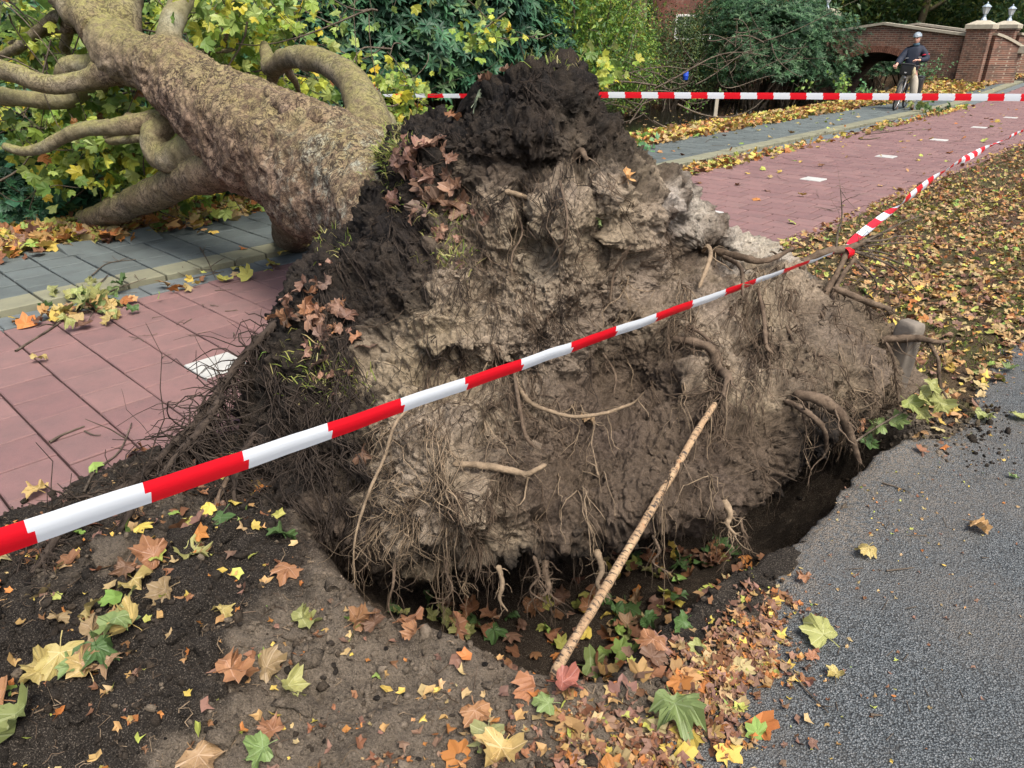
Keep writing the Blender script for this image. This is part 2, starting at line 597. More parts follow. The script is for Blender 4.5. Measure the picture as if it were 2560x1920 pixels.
def m_tape():
    t = NT('barrier_tape_plastic', 0.38, 0.45)
    x = t.sepv(t.coord('UV'))
    fr = t.math('FRACT', t.math('MULTIPLY', t.math('ADD', x[0], t.math('MULTIPLY', t.math('GREATER_THAN', x[1], 0.56), 0.055)), 0.5))
    red = t.math('GREATER_THAN', fr, 0.5)
    n = t.noise(t.pos(), 14, 3)
    c = t.mix(red, (0.66, 0.72, 0.78), (0.66, 0.006, 0.018))
    wr = t.noise(t.mapping(t.coord('UV'), (0.5, 3.0, 1)), 1.4, 2, 0.5)
    t.put(t.b.inputs['Base Color'], c)
    t.L(t.bump(wr, 0.004, 0.18), t.b.inputs['Normal'])
    tr = t.new('ShaderNodeBsdfTranslucent'); t.L(c, tr.inputs[0])
    mx = t.new('ShaderNodeMixShader'); mx.inputs[0].default_value = 0.22
    t.L(t.b.outputs[0], mx.inputs[1]); t.L(tr.outputs[0], mx.inputs[2]); t.L(mx.outputs[0], t.out.inputs[0])
    return t.m


def m_brick(name='old_brick', sc_=1.0, c1=(0.20, 0.095, 0.068), c2=(0.075, 0.045, 0.038), mort=(0.27, 0.23, 0.18), plane='vz'):
    t = NT(name, 0.9, 0.15)
    x = t.sepv(t.coord('Object'))
    cv = t.new('ShaderNodeCombineXYZ')
    if plane == 'vz': t.L(t.math('ADD', x[1], t.math('MULTIPLY', x[0], 1.0)), cv.inputs[0])
    else: t.L(x[0], cv.inputs[0])
    t.L(x[2], cv.inputs[1])
    br = t.new('ShaderNodeTexBrick'); t.L(cv.outputs[0], br.inputs[0])
    br.inputs['Color1'].default_value = (*c1, 1); br.inputs['Color2'].default_value = (*c2, 1); br.inputs['Mortar'].default_value = (*mort, 1)
    br.inputs['Scale'].default_value = sc_; br.inputs['Brick Width'].default_value = 0.22; br.inputs['Row Height'].default_value = 0.065
    br.inputs['Mortar Size'].default_value = 0.009; br.inputs['Mortar Smooth'].default_value = 0.3
    p = t.coord('Object')
    n = t.noise(p, 1.4, 5, 0.7)
    n2 = t.noise(p, 9, 5, 0.7)
    c = t.mix(t.ramp(n2, [(0.45, 0.0), (0.75, 0.6)]), br.outputs[0], (0.26, 0.12, 0.08))
    c = t.mix(t.ramp(n, [(0.5, 0.0), (0.62, 0.7)]), c, (0.07, 0.052, 0.042))
    c = t.mix(t.ramp(n, [(0.28, 0.45), (0.4, 0.0)]), c, (0.30, 0.27, 0.22))
    return t.done(c, t.bump(br.outputs[1], 0.012, -1.0))


def m_water():
    t = NT('canal_water', 0.06, 0.5)
    n = t.noise(t.pos(), 5, 4, 0.6)
    return t.done((0.012, 0.013, 0.009), t.bump(n, 0.01, 0.35))


MAT = dict(
    soil=m_soil(), terrain=m_terrain(), asphalt=m_asphalt(),
    red=m_tile('red_concrete', (0.188, 0.108, 0.104), 0.18, (0.40, 0.32, 0.31)),
    grey=m_tile('grey_concrete', (0.098, 0.118, 0.116), 0.2, (0.20, 0.22, 0.21)),
    algae=m_tile('algae_concrete', (0.20, 0.20, 0.135), 0.14, (0.34, 0.34, 0.26)),
    gutter=m_tile('gutter_concrete', (0.12, 0.142, 0.145), 0.06, (0.25, 0.26, 0.26)),
    white=m_tile('white_concrete', (0.42, 0.43, 0.41), 0.04, (0.66, 0.66, 0.64)),
    bark=m_bark('plane_bark'),
    root=m_root('root_bark', (0.085, 0.06, 0.042), (0.205, 0.155, 0.11)),
    root_pale=m_root('pale_root', (0.20, 0.15, 0.10), (0.34, 0.26, 0.175)),
    root_dark=m_root('dark_root', (0.035, 0.027, 0.022), (0.085, 0.066, 0.052)),
    twig=m_root('twig_bark', (0.07, 0.055, 0.042), (0.20, 0.165, 0.125)),
    stick=m_stick(),
    leaf=m_leaf('plane_leaf', True), litter=m_leaf('leaf_litter', False, 0.15, 0.65),
    foliage=m_leaf('foliage', False, 0.35, 0.45), gloss=m_leaf('glossy_foliage', False, 0.2, 0.48, 0.3, False),
    grass=m_leaf('grass_blades', False, 0.3, 0.6, 0.3, False),
    tape=m_tape(), brick=m_brick(), water=m_water(),
    stone=simple('weathered_stone', (0.36, 0.33, 0.26), 0.9, 0.2, 0.35, 7, 0, 0.01),
    concrete=simple('dirty_concrete', (0.17, 0.15, 0.125), 0.95, 0.15, 0.5, 14, 0, 0.012),
)
# ------------------------------------------------------------------ ground, water, paving
def poly_sdf(px, py, poly):
    """distance to polygon edge, positive inside"""
    poly = np.asarray(poly, float)
    d = np.full(px.shape, 1e9); inside = np.zeros(px.shape, bool)
    n = len(poly)
    for i in range(n):
        a, b = poly[i], poly[(i + 1) % n]
        e = b - a; wx, wy = px - a[0], py - a[1]
        t = np.clip((wx * e[0] + wy * e[1]) / (e @ e), 0, 1)
        d = np.minimum(d, (wx - e[0] * t) ** 2 + (wy - e[1] * t) ** 2)
        c = ((a[1] > py) != (b[1] > py)) & (px < (b[0] - a[0]) * (py - a[1]) / (b[1] - a[1] + 1e-12) + a[0])
        inside ^= c
    d = np.sqrt(d)
    return np.where(inside, d, -d)


PIT_PX = [(735, 1330), (800, 1470), (880, 1545), (980, 1590), (1120, 1625), (1240, 1690), (1390, 1735), (1545, 1715), (1625, 1640),
          (1700, 1560), (1800, 1480), (1900, 1415), (2010, 1340), (2090, 1285), (2160, 1220), (2228, 1150), (2262, 1098), (2235, 1062)]
PIT = [tuple(np.array(UV(G(x, y)))) for x, y in PIT_PX] + [(4.0, 1.3), (3.8, 2.2), (2.2, 2.9), (1.5, 2.7)]


def ramp_z(u, v):
    return sstep(24.0, 36.0, u) * sstep(1.5, 5.0, v) * (0.36 + 0.34 * sstep(6.9, 8.6, v))


def asphalt_edge(u):
    u = np.asarray(u, float)
    base = 0.66 + 0.05 * vn(np.stack([u * 1.7, u * 0, u * 0], -1), 3) + 0.022 * vn(np.stack([u * 9, u * 0, u * 0], -1), 4) + 0.012 * vn(np.stack([u * 31, u * 0, u * 0], -1), 5)
    rim = np.array([(0.9, 0.66), (1.2, 0.69), (1.45, 0.70), (1.75, 0.72), (2.05, 0.76), (2.4, 0.80), (2.75, 0.80), (3.05, 0.80), (3.4, 0.80), (3.62, 0.70), (3.85, 0.62), (4.3, 0.60)])
    return np.interp(u, rim[:, 0], rim[:, 1], left=0.66, right=0.62) + (base - 0.66) * 0.8


def terrain_z(u, v):
    u = np.asarray(u, float); v = np.asarray(v, float)
    P = np.stack([u, v, u * 0], -1)
    near = sstep(9, 5, np.hypot(u, v))
    z = 0.018 * fbm(P * 2.2, 3, 11)
    # loose earth thrown out on the camera's side of the hole
    heap = np.exp(-((u - 0.75) / 0.75) ** 2 - ((v - 2.25) / 0.55) ** 2)
    z = z + heap * (0.10 + 0.06 * fbm(P * 3.5, 3, 24)) + near * sstep(0.55, 0.9, v) * sstep(3.1, 2.7, v) * (0.062 * fbm(P * 6, 4, 21) + 0.022 * (0.6 - worley(P * np.array([13, 13, 1]), 5)) + 0.016 * fbm(P * 26, 3, 23))
    # hole
    d = poly_sdf(u, v, PIT) if u.size < 4000 or True else 0
    d = d + 0.05 * fbm(P * 3, 3, 31)
    wdt = np.interp(u, [0.8, 1.6, 2.4], [0.30, 0.22, 0.13])
    z = z - 0.42 * sstep(0.0, 1.0, d / wdt) - 0.25 * sstep(0.15, 0.6, d)
    lip = np.exp(-(d / 0.07) ** 2) * sstep(1.75, 1.3, u)
    z = z + lip * 0.03
    # bed under paving, asphalt
    z = np.where(v < asphalt_edge(u) - 0.05, -0.06, z)
    z = np.where((v > 2.76) & (v < 7.75), -0.045 + 0.02 * np.minimum(0, z), z)
    cover = np.exp(-((u - 0.7) / 1.0) ** 4) * sstep(3.50, 3.05, v + 0.18 * fbm(P * 2.5, 3, 41)) * (v > 2.0)
    z = np.where(v > 2.7, np.maximum(z, -0.05 + 0.095 * cover + 0.04 * cover * fbm(P * 9, 4, 42)), z)
    # canal
    bank = sstep(8.6, 10.0, v + 0.25 * fbm(P * 0.6, 2, 51) - 0.4 * sstep(8, 3, u))
    z = z - 1.0 * bank
    far = sstep(14.3, 16.2, v + 0.5 * fbm(P * 0.4, 2, 52))
    z = z + 1.35 * far + 0.08 * far * fbm(P * 0.8, 2, 53)
    return z + ramp_z(u, v) * (1 - bank)


def axis(segs):
    out = []
    for a, b, st in segs:
        n = max(1, int(round((b - a) / st)))
        out.append(np.linspace(a, b, n, endpoint=False))
    return np.concatenate(out + [[segs[-1][1]]])


us = axis([(-90, -20, 10), (-20, -4, 1.0), (-4, -0.9, 0.12), (-0.9, 4.4, 0.018), (4.6, 12, 0.15), (12, 40, 0.6), (40, 220, 12)])
vs = axis([(-120, -10, 12), (-10, 0.3, 0.8), (0.3, 3.7, 0.018), (3.7, 7.6, 0.3), (7.6, 17, 0.14), (17, 40, 1.5), (40, 220, 15)])
U2, V2 = np.meshgrid(us, vs, indexing='ij')
TZ = terrain_z(U2, V2)
PV = W(U2, V2, TZ)
Pn = np.stack([U2, V2, TZ], -1)
# earth colours
dark = np.array([0.030, 0.026, 0.022]); brown = np.array([0.075, 0.056, 0.040]); sand = np.array([0.20, 0.165, 0.125]); humus = np.array([0.085, 0.055, 0.032]); green = np.array([0.085, 0.095, 0.03])
nn = fbm(Pn * 2.4, 4, 61); n3 = fbm(Pn * 6, 3, 62)
px_s = sstep(-0.15, 0.35, nn + 0.9 * np.exp(-((U2 - 1.05) / 0.42) ** 2 - ((V2 - 1.42) / 0.5) ** 2) + 0.5 * np.exp(-((U2 - 0.75) / 0.3) ** 2 - ((V2 - 1.2) / 0.3) ** 2) - 0.35 * sstep(1.5, 2.2, V2) + 0.6 * fbm(Pn * 9, 5, 67, 0.65))
tc = dark + (sand - dark) * (0.85 * np.clip(px_s * (1 + 0.5 * fbm(Pn * 17, 3, 66)), 0, 1))[..., None]
dp = poly_sdf(U2, V2, PIT)
k = sstep(0.02, 0.16, dp) * sstep(1.25, 1.6, U2); tc = tc * (1 - k[..., None]) + brown * 0.6 * k[..., None]
k = sstep(-0.1, 0.25, dp + 0.15 * n3) * sstep(1.6, 1.25, U2); tc = tc * (1 - k[..., None]) + (brown * 1.6) * k[..., None]
k = sstep(3.9, 4.3, U2 + 0.3 * nn) * sstep(3.0, 2.7, V2)
hum = humus[None, None] + (green - humus) * (sstep(-0.1, 0.4, n3) * 0.8)[..., None]
tc = tc * (1 - k[..., None]) + hum * k[..., None]
k = sstep(2.72, 2.78, V2) * sstep(7.9, 7.7, V2) * (TZ < -0.02); tc = tc * (1 - k[..., None]) + np.array([0.020, 0.020, 0.013]) * k[..., None]
k = sstep(7.6, 8.0, V2); tc = tc * (1 - k[..., None]) + humus * k[..., None]
k = (V2 < 0.5).astype(float); tc = tc * (1 - k[..., None]) + dark * k[..., None]
nu, nv = len(us), len(vs)
idx = np.arange(nu * nv).reshape(nu, nv)
F = np.stack([idx[:-1, :-1], idx[1:, :-1], idx[1:, 1:], idx[:-1, 1:]], -1).reshape(-1, 4)[:, ::-1]
ground = tag(link('ground', mesh_np('ground', PV.reshape(-1, 3), F, MAT['terrain'], tc.reshape(-1, 3))), 'bare dark earth and leaf strewn verge around the torn roots', None, None, 'structure')

# water in the canal
wz = -0.5
wv = MB().add([W(-90, 8.6, wz), W(220, 8.6, wz), W(220, 16.5, wz), W(-90, 16.5, wz)], [(0, 1, 2, 3)])
tag(wv.build('water', MAT['water']), 'dark still canal water behind the footpath', None, None, 'structure')

# asphalt, a sheet with a crumbled edge
ua = axis([(-60, -6, 6), (-6, -0.5, 0.2), (-0.5, 5.5, 0.02), (5.5, 14, 0.1), (14, 160, 4)])
ta = np.concatenate([np.linspace(0, 0.25, 18), np.linspace(0.28, 2.2, 40), np.linspace(2.6, 14, 12)])
UA, TA = np.meshgrid(ua, ta, indexing='ij')
VA = asphalt_edge(UA) - TA
Pa = np.stack([UA, VA, UA * 0], -1)
ZA = 0.006 * fbm(Pa * 1.3, 3, 71) + 0.0035 * fbm(Pa * 55, 2, 72) * (TA < 2.3) - 0.035 * np.exp(-TA / 0.035) * (0.5 + 0.5 * vn(Pa * 14, 73)) + 0.006
ZA = ZA + 0.022 * np.exp(-((UA - 3.45) / 0.28) ** 2 - (TA / 0.16) ** 2)
dpa = 0.75 * np.exp(-np.maximum(0, -poly_sdf(UA, VA, PIT)) / 0.16) * 0.75 + 0.55 * np.exp(-TA / 0.14) + 0.35 * sstep(0.1, 0.5, fbm(Pa * 2.0, 3, 75)) * sstep(1.6, 0.3, TA)
# skirt down the broken edge
top = W(UA, VA, ZA)
sk = W(UA[:, :1], VA[:, :1] - 0.012, ZA[:, :1] - 0.075)
allp = np.concatenate([sk, top], 1); na, ma = allp.shape[:2]
ca_ = np.concatenate([dpa[:, :1] * 0 + 0.3, dpa], 1)
idx = np.arange(na * ma).reshape(na, ma)
F = np.stack([idx[:-1, :-1], idx[1:, :-1], idx[1:, 1:], idx[:-1, 1:]], -1).reshape(-1, 4)
cc = np.clip(np.repeat(ca_.reshape(-1, 1), 3, 1), 0, 1)
tag(link('asphalt_path', mesh_np('asphalt_path', allp.reshape(-1, 3), F, MAT['asphalt'], cc)), 'dark grey asphalt path with a crumbled edge along the hole', None, None, 'structure')


# paving
def slab_np(lu, lv, h, bev=0.006):
    """chamfered slab, top at z=0"""
    V = []
    for e, z in ((0, -h), (0, -bev), (bev, 0)):
        for i, j in ((-1, -1), (1, -1), (1, 1), (-1, 1)):
            V.append((i * (lu / 2 - e), j * (lv / 2 - e), z))
    F = [(8, 9, 10, 11)]
    for r in range(2):
        for q in range(4):
            F.append((r * 4 + q, r * 4 + (q + 1) % 4, r * 4 + 4 + (q + 1) % 4, r * 4 + 4 + q))
    return np.array(V), np.array(F)


ROTP = math.pi / 2 - AZ          # turns local x onto the path direction


def in_view(p):
    x, y, z = p[..., 0], p[..., 1], p[..., 2] - H
    zc = y * cP - z * sP; yc = y * sP + z * cP
    X = CX + FPX * x / np.maximum(zc, 0.05); Yp = CY - FPX * yc / np.maximum(zc, 0.05)
    return (zc > 0.3) & (X > -120) & (X < 2680) & (Yp < 2100), X, Yp, zc


def lay(parent, name, cells, size, h, mat, zbase, jitter, maxobj=300):
    """cells: list of (u,v,lu,lv); the nearest in view become slabs of their own, the rest one part"""
    cells = np.asarray(cells, float)
    p = W(cells[:, 0], cells[:, 1], 0)
    vis, X, Y, zc = in_view(p)
    hid = (X > 780) & (X < 2150 - (620 - Y) * 0.9) & (Y > 330) & (Y < 1400) | (X > 640) & (X < 1900) & (Y > 640)
    hid = hid | (cells[:, 0] > 23.5)
    order = np.argsort(np.where(vis & ~hid, zc, 1e6))
    chosen = [i for i in order[:maxobj] if vis[i] and not hid[i]]
    rest = np.setdiff1d(np.arange(len(cells)), chosen)
    cache = {}
    r = np.random.default_rng(hash(name) % 1000 + len(cells))
    J = r.normal(0, 1, (len(cells), 4))
    for i in chosen:
        u, v, lu, lv = cells[i]
        key = (round(lu, 3), round(lv, 3))
        if key not in cache:
            V, F = slab_np(lu, lv, h)
            cache[key] = mesh_np(name, V, F, mat, smooth=False)
        q = W(u, v, zbase + J[i, 0] * jitter + float(ramp_z(u, v)))
        link(name, cache[key], parent, q, (J[i, 1] * jitter * 4, J[i, 2] * jitter * 4, ROTP + J[i, 3] * 0.004))
    if len(rest):
        c, s = math.cos(ROTP), math.sin(ROTP)
        R = np.array([[c, -s], [s, c]])
        parts = []
        for i in rest:
            u, v, lu, lv = cells[i]
            V, F = slab_np(lu, lv, h)
            V = V.copy(); V[:, 2] += ramp_z(u + V[:, 0], v + V[:, 1]); V[:, :2] = V[:, :2] @ R.T
            V += W(u, v, zbase + J[i, 0] * jitter)
            parts.append((V, F))
        V, F, _ = join_np(parts)
        tag(link(name + '_field', mesh_np(name + '_field', V, F, mat, smooth=False), parent), None, None, None, 'stuff')


TP = 0.2915                      # slab pitch
U0 = 1.565                       # joint at one side of the white marker
V0 = 3.925
red = tag(thing('cycle_path', 'red concrete slab cycle path with white centre markers', None), None, None, None, 'structure')
if 'category' in red: del red['category']
cells, wcells = [], []
for ci in range(-8, 106):
    off = 0.0 if ci % 2 == 0 else TP / 2
    u = U0 + (ci + 0.5) * TP
    va = V0 + off - 5 * TP
    while va < 5.72:
        a = max(va, 2.765); b = min(va + TP, 5.70)
        if b - a > 0.06:
            mid = (a + b) / 2
            gp = 0.010 if ci < 18 else 0.016
            if ci % 10 == 0 and abs(mid - (V0 + TP / 2)) < 0.03: wcells.append((u, mid, TP - gp, b - a - gp))
            else: cells.append((u, mid, TP - gp, b - a - gp))
        va += TP
lay(red, 'slab', cells, TP, 0.05, MAT['red'], 0.0, 0.0018, 300)
mk = [c for c in wcells if c[0] > 0]
lay(red, 'marker_slab', mk, TP, 0.05, MAT['white'], 0.003, 0.0006, 40)

foot = tag(thing('footpath', 'grey concrete slab footpath with a kerb row stained yellow green', None), None, None, None, 'structure')
if 'category' in foot: del foot['category']
gut = [(-3 + 1.0 * i + 0.5, 5.845, 0.994, 0.262) for i in range(36)]
lay(foot, 'gutter_stone', gut, 1, 0.06, MAT['gutter'], -0.004, 0.0015, 60)
krow = [(U0 + 0.08 + (i + 0.5) * 0.30, 6.152, 0.281, 0.292) for i in range(-20, 105)]
lay(foot, 'kerb_slab', krow, 0.3, 0.08, MAT['algae'], 0.038, 0.0016, 90)
grey = []
for i in range(-20, 105):
    off = 0.0 if i % 2 == 0 else 0.15
    v = 6.305 + off - 0.3
    while v < 7.74:
        a = max(v, 6.305); b = min(v + 0.30, 7.74)
        if b - a > 0.07: grey.append((U0 + 0.08 + (i + 0.5) * 0.30, (a + b) / 2, 0.283, b - a - 0.016))
        v += 0.30
lay(foot, 'slab', grey, 0.3, 0.06, MAT['grey'], 0.036, 0.002, 290)
# slabs heaved up beside the fallen limb
V, F = slab_np(0.292, 0.292, 0.06)
hm = mesh_np('heaved_slab', V, F, MAT['grey'], smooth=False)
for x, y, rx, ry, z in ((200, 618, 0.16, 0.05, 0.065), (352, 588, 0.22, -0.06, 0.075), (486, 548, 0.26, 0.1, 0.085), (575, 540, 0.18, 0.05, 0.06)):
    g = G(x, y, z)
    link('heaved_slab', hm, foot, g, (rx, ry, ROTP))
# ------------------------------------------------------------------ the fallen tree
tree = thing('fallen_plane_tree', 'huge uprooted plane tree lying across the footpath, roots and earth in the air', 'tree', W(2.6, 2.6, 0))
TL = np.array(tree.location)


def tchild(name, me, parent=None):
    o = link(name, me, parent or tree)
    o.matrix_parent_inverse = Matrix.Translation(-Vector(tree.location)) if parent is None else Matrix.Identity(4)
    return o


# ---- root plate: earth body. outline and depths surveyed by sight line
SIL = [(690, 1345), (660, 1250), (640, 1150), (622, 1050), (630, 960), (662, 880), (695, 800), (730, 730), (775, 668), (815, 622), (865, 585), (915, 535), (955, 460), (970, 400),
       (985, 350), (1040, 312), (1110, 285), (1180, 262), (1186, 225), (1215, 203), (1265, 200), (1305, 185), (1340, 172), (1400, 166), (1448, 184), (1478, 222), (1525, 268), (1585, 345),
       (1645, 408), (1705, 462), (1755, 506), (1820, 566), (1890, 602), (1975, 640), (2050, 700), (2110, 740), (2190, 790), (2255, 850), (2285, 930), (2265, 1000), (2190, 1050), (2130, 1090),
       (2060, 1135), (1985, 1195), (1890, 1255), (1790, 1290), (1690, 1318), (1590, 1335), (1480, 1372), (1390, 1400), (1300, 1412), (1210, 1440), (1140, 1408), (1070, 1428), (1000, 1452), (930, 1425), (860, 1440), (790, 1420), (735, 1385)]
DEP = [  # px, py, distance ahead
    (1300, 1490, 2.12), (1300, 1350, 2.18), (1300, 1200, 2.30), (1300, 960, 2.60), (1300, 700, 2.88), (1300, 450, 3.10), (1320, 300, 3.28), (1370, 170, 3.50),
    (1000, 1500, 2.16), (1000, 1300, 2.24), (1000, 1100, 2.42), (1000, 850, 2.78), (1000, 600, 3.20), (985, 380, 3.72), (1100, 280, 3.72), (1200, 205, 3.66),
    (690, 1345, 2.42), (760, 1250, 2.50), (640, 1150, 2.85), (750, 1000, 2.85), (600, 960, 3.35), (700, 800, 3.40), (800, 750, 3.18), (850, 575, 3.80), (950, 440, 3.85), (740, 660, 3.72),
    (1550, 1410, 2.18), (1600, 1200, 2.36), (1600, 960, 2.80), (1600, 700, 3.16), (1600, 500, 3.22), (1580, 345, 3.52), (1470, 220, 3.52),
    (1850, 1310, 2.34), (1850, 1100, 2.56), (1850, 900, 3.02), (1850, 720, 3.52), (1820, 570, 3.68), (1700, 460, 3.58),
    (2080, 1170, 2.85), (2080, 1000, 2.98), (2080, 850, 3.30), (2060, 700, 3.85), (1950, 630, 3.85), (2250, 1000, 3.38), (2280, 930, 3.55), (2200, 790, 3.85), (2180, 900, 3.30)]
BUMP = [(1405, 560, 55, 190, -0.15), (1312, 520, 24, 110, 0.14), (1492, 600, 24, 120, 0.12), (1530, 470, 42, 60, -0.10), (1335, 605, 28, 34, -0.07), (1150, 860, 120, 26, -0.08), (1250, 935, 130, 34, 0.12), (1120, 1230, 110, 140, -0.17), (1000, 1050, 90, 130, -0.07), (1740, 630, 95, 70, 0.42), (1560, 960, 120, 130, 0.26), (1420, 1150, 130, 90, 0.10),
        (1010, 540, 45, 90, 0.20), (1650, 720, 60, 40, 0.14), (1160, 560, 70, 130, 0.05), (1390, 425, 90, 55, 0.22), (1290, 335, 130, 38, -0.11), (910, 500, 45, 80, -0.06), (1960, 830, 120, 70, -0.10), (1880, 900, 70, 60, 0.10),
        (2090, 1140, 60, 50, 0.25), (1710, 900, 60, 90, -0.08), (1250, 700, 80, 120, 0.06), (1530, 480, 50, 90, -0.07), (1640, 560, 40, 120, -0.05), (1260, 900, 90, 70, 0.07), (1480, 700, 60, 50, -0.04),
        (880, 820, 60, 110, 0.06), (760, 880, 50, 90, -0.06), (1180, 250, 60, 30, -0.05), (1390, 240, 60, 60, -0.07), (1650, 1250, 120, 50, -0.06), (1950, 1180, 70, 50, 0.10), (860, 1400, 60, 60, 0.15),
        (1200, 1050, 40, 90, 0.05), (1330, 610, 40, 40, 0.05), (1105, 760, 50, 70, -0.05)]
_D = np.array(DEP, float); _S = 1000.0


def _tps(r2):
    return np.where(r2 > 1e-12, 0.5 * r2 * np.log(r2 + 1e-20), 0)


_A = _D[:, :2] / _S
_K = _tps(((_A[:, None] - _A[None]) ** 2).sum(-1)) + np.eye(len(_A)) * 2e-3
_Q = np.hstack([np.ones((len(_A), 1)), _A])
_M = np.block([[_K, _Q], [_Q.T, np.zeros((3, 3))]])
_w = np.linalg.solve(_M, np.concatenate([_D[:, 2], np.zeros(3)]))


def depth(x, y):
    q = np.stack([np.asarray(x, float), np.asarray(y, float)], -1) / _S
    out = _w[-3] + q @ _w[-2:]
    for i in range(len(_A)):
        out = out + _w[i] * _tps(((q - _A[i]) ** 2).sum(-1))
    for bx, by, sx, sy, d in BUMP:
        out = out + d * np.exp(-((x - bx) / sx) ** 2 - ((y - by) / sy) ** 2)
    return out


CEN = np.array([1350.0, 850.0])
NTH, NR, NB = 1000, 295, 22
sil = np.array(SIL, float) - CEN
th_s = np.unwrap(np.arctan2(sil[:, 1], sil[:, 0])); rs = np.hypot(sil[:, 0], sil[:, 1])
if th_s[-1] < th_s[0]: th_s, rs = th_s[::-1], rs[::-1]
th = np.linspace(0, 2 * math.pi, NTH, endpoint=False)
rim = np.interp((th - th_s[0]) % (2 * math.pi) + th_s[0], np.append(th_s, th_s[0] + 2 * math.pi), np.append(rs, rs[0]))
rim *= 1 + 0.026 * fbm(np.stack([np.cos(th) * 9, np.sin(th) * 9, th * 0], -1), 4, 81)
rr = (np.arange(NR) + 0.5) / (NR - 0.5)
TX = CEN[0] + np.cos(th)[:, None] * rim[:, None] * rr[None]
TY = CEN[1] + np.sin(th)[:, None] * rim[:, None] * rr[None]
YD = depth(TX, TY) + 0.22 * np.clip((rr - 0.9) / 0.1, 0, 1)[None] ** 2
front = D(TX, TY, YD)
sback = (np.arange(1, NB + 1) / NB)[None, :, None]
bc = W(2.45, 3.75, 0.72)
back = front[:, -1:] * (1 - sback) + bc * sback + np.array([0.0, 0.10, 0.0]) * np.sin(math.pi * sback)
body = np.concatenate([front, back], 1)
NJ = NR + NB


def grid_normals(B):
    dt = np.roll(B, -1, 0) - np.roll(B, 1, 0)
    dr = np.gradient(B, axis=1)
    n = np.cross(dt, dr)
    n /= np.linalg.norm(n, axis=-1, keepdims=True) + 1e-12
    return n


NRM = grid_normals(body)
if (NRM[:, 100, 1] > 0).mean() > 0.5: NRM = -NRM

# earth types by layer; hollows also painted darker to deepen their shade
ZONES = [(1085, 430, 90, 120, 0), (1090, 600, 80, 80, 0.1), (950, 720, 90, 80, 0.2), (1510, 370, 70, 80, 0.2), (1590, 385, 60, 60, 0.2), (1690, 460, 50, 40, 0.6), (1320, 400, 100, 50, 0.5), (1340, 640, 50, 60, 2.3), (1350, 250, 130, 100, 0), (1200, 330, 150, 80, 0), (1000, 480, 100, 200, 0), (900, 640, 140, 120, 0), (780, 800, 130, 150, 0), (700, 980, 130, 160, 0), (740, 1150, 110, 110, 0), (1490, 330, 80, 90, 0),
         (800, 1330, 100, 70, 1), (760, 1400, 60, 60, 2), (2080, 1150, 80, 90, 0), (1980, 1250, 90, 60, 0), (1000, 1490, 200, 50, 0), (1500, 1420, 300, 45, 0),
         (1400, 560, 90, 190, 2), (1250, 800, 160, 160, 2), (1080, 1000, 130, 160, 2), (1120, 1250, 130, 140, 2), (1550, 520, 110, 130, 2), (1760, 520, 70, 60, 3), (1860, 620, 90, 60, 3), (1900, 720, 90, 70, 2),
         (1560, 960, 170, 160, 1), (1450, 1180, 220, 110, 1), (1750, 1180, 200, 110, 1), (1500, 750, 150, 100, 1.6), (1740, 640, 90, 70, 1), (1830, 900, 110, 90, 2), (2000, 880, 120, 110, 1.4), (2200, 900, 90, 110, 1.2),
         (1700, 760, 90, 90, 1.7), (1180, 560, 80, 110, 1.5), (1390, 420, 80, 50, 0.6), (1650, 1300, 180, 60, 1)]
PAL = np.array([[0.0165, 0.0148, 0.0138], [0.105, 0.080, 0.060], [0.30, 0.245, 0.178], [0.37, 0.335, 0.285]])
wx = 115 * fbm(body * np.array([7, 7, 3.5]), 5, 91, 0.6); wy = 130 * fbm(body * np.array([7, 7, 3.5]) + 40, 5, 92, 0.6)
fx = np.concatenate([TX, np.repeat(TX[:, -1:], NB, 1)], 1) + wx[:, :]
fy = np.concatenate([TY, np.repeat(TY[:, -1:], NB, 1)], 1) + wy
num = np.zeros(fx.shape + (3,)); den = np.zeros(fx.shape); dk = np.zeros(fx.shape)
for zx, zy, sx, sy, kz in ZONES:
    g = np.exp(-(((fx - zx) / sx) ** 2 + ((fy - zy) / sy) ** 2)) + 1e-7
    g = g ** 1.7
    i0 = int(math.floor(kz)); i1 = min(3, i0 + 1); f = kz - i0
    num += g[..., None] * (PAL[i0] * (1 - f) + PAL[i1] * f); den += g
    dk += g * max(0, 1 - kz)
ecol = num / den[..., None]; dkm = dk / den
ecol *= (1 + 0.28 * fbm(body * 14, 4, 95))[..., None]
ecol[..., 2] *= 1 + 0.10 * fbm(body * 3, 2, 96)
# relief
big = 0.075 * fbm(body * 3.4, 3, 101)
ledge = sstep(-0.12, 0.12, fbm(body * np.array([4.0, 4.0, 7.0]) + 9, 3, 110)) - 0.5
pocket = np.clip(0.34 - worley(body * 4.6 + 5, 111), 0, 1) / 0.34
strk = body * np.array([34, 34, 5.0]) + 3 * fbm(body * 4, 2, 102)[..., None]
streak = fbm(strk, 3, 103)
clod = 0.55 - worley(body * 13, 104)
clod2 = 0.55 - worley(body * 34, 105)
crumb = fbm(body * 60, 3, 106)
ridge = 1 - np.abs(fbm(body * 7, 3, 107)) * 3
disp = big + 0.035 * ledge - 0.10 * pocket ** 1.5 + 0.026 * np.clip(ridge, -1, 1) + 0.024 * streak * (1 - 0.7 * dkm) + (0.010 + 0.012 * dkm) * clod + (0.007 + 0.012 * dkm) * clod2 + 0.018 * crumb + (0.022 + 0.04 * dkm) * fbm(body * 17, 5, 112, 0.68) - 0.05 * dkm * np.abs(fbm(body * 8, 4, 113)) + 0.02 * dkm
disp *= np.concatenate([np.ones(NR), np.linspace(1, 0.5, NB)])[None]
body2 = body + NRM * disp[..., None]
NRM2 = grid_normals(body2)
if (NRM2[:, 100, 1] > 0).mean() > 0.5: NRM2 = -NRM2
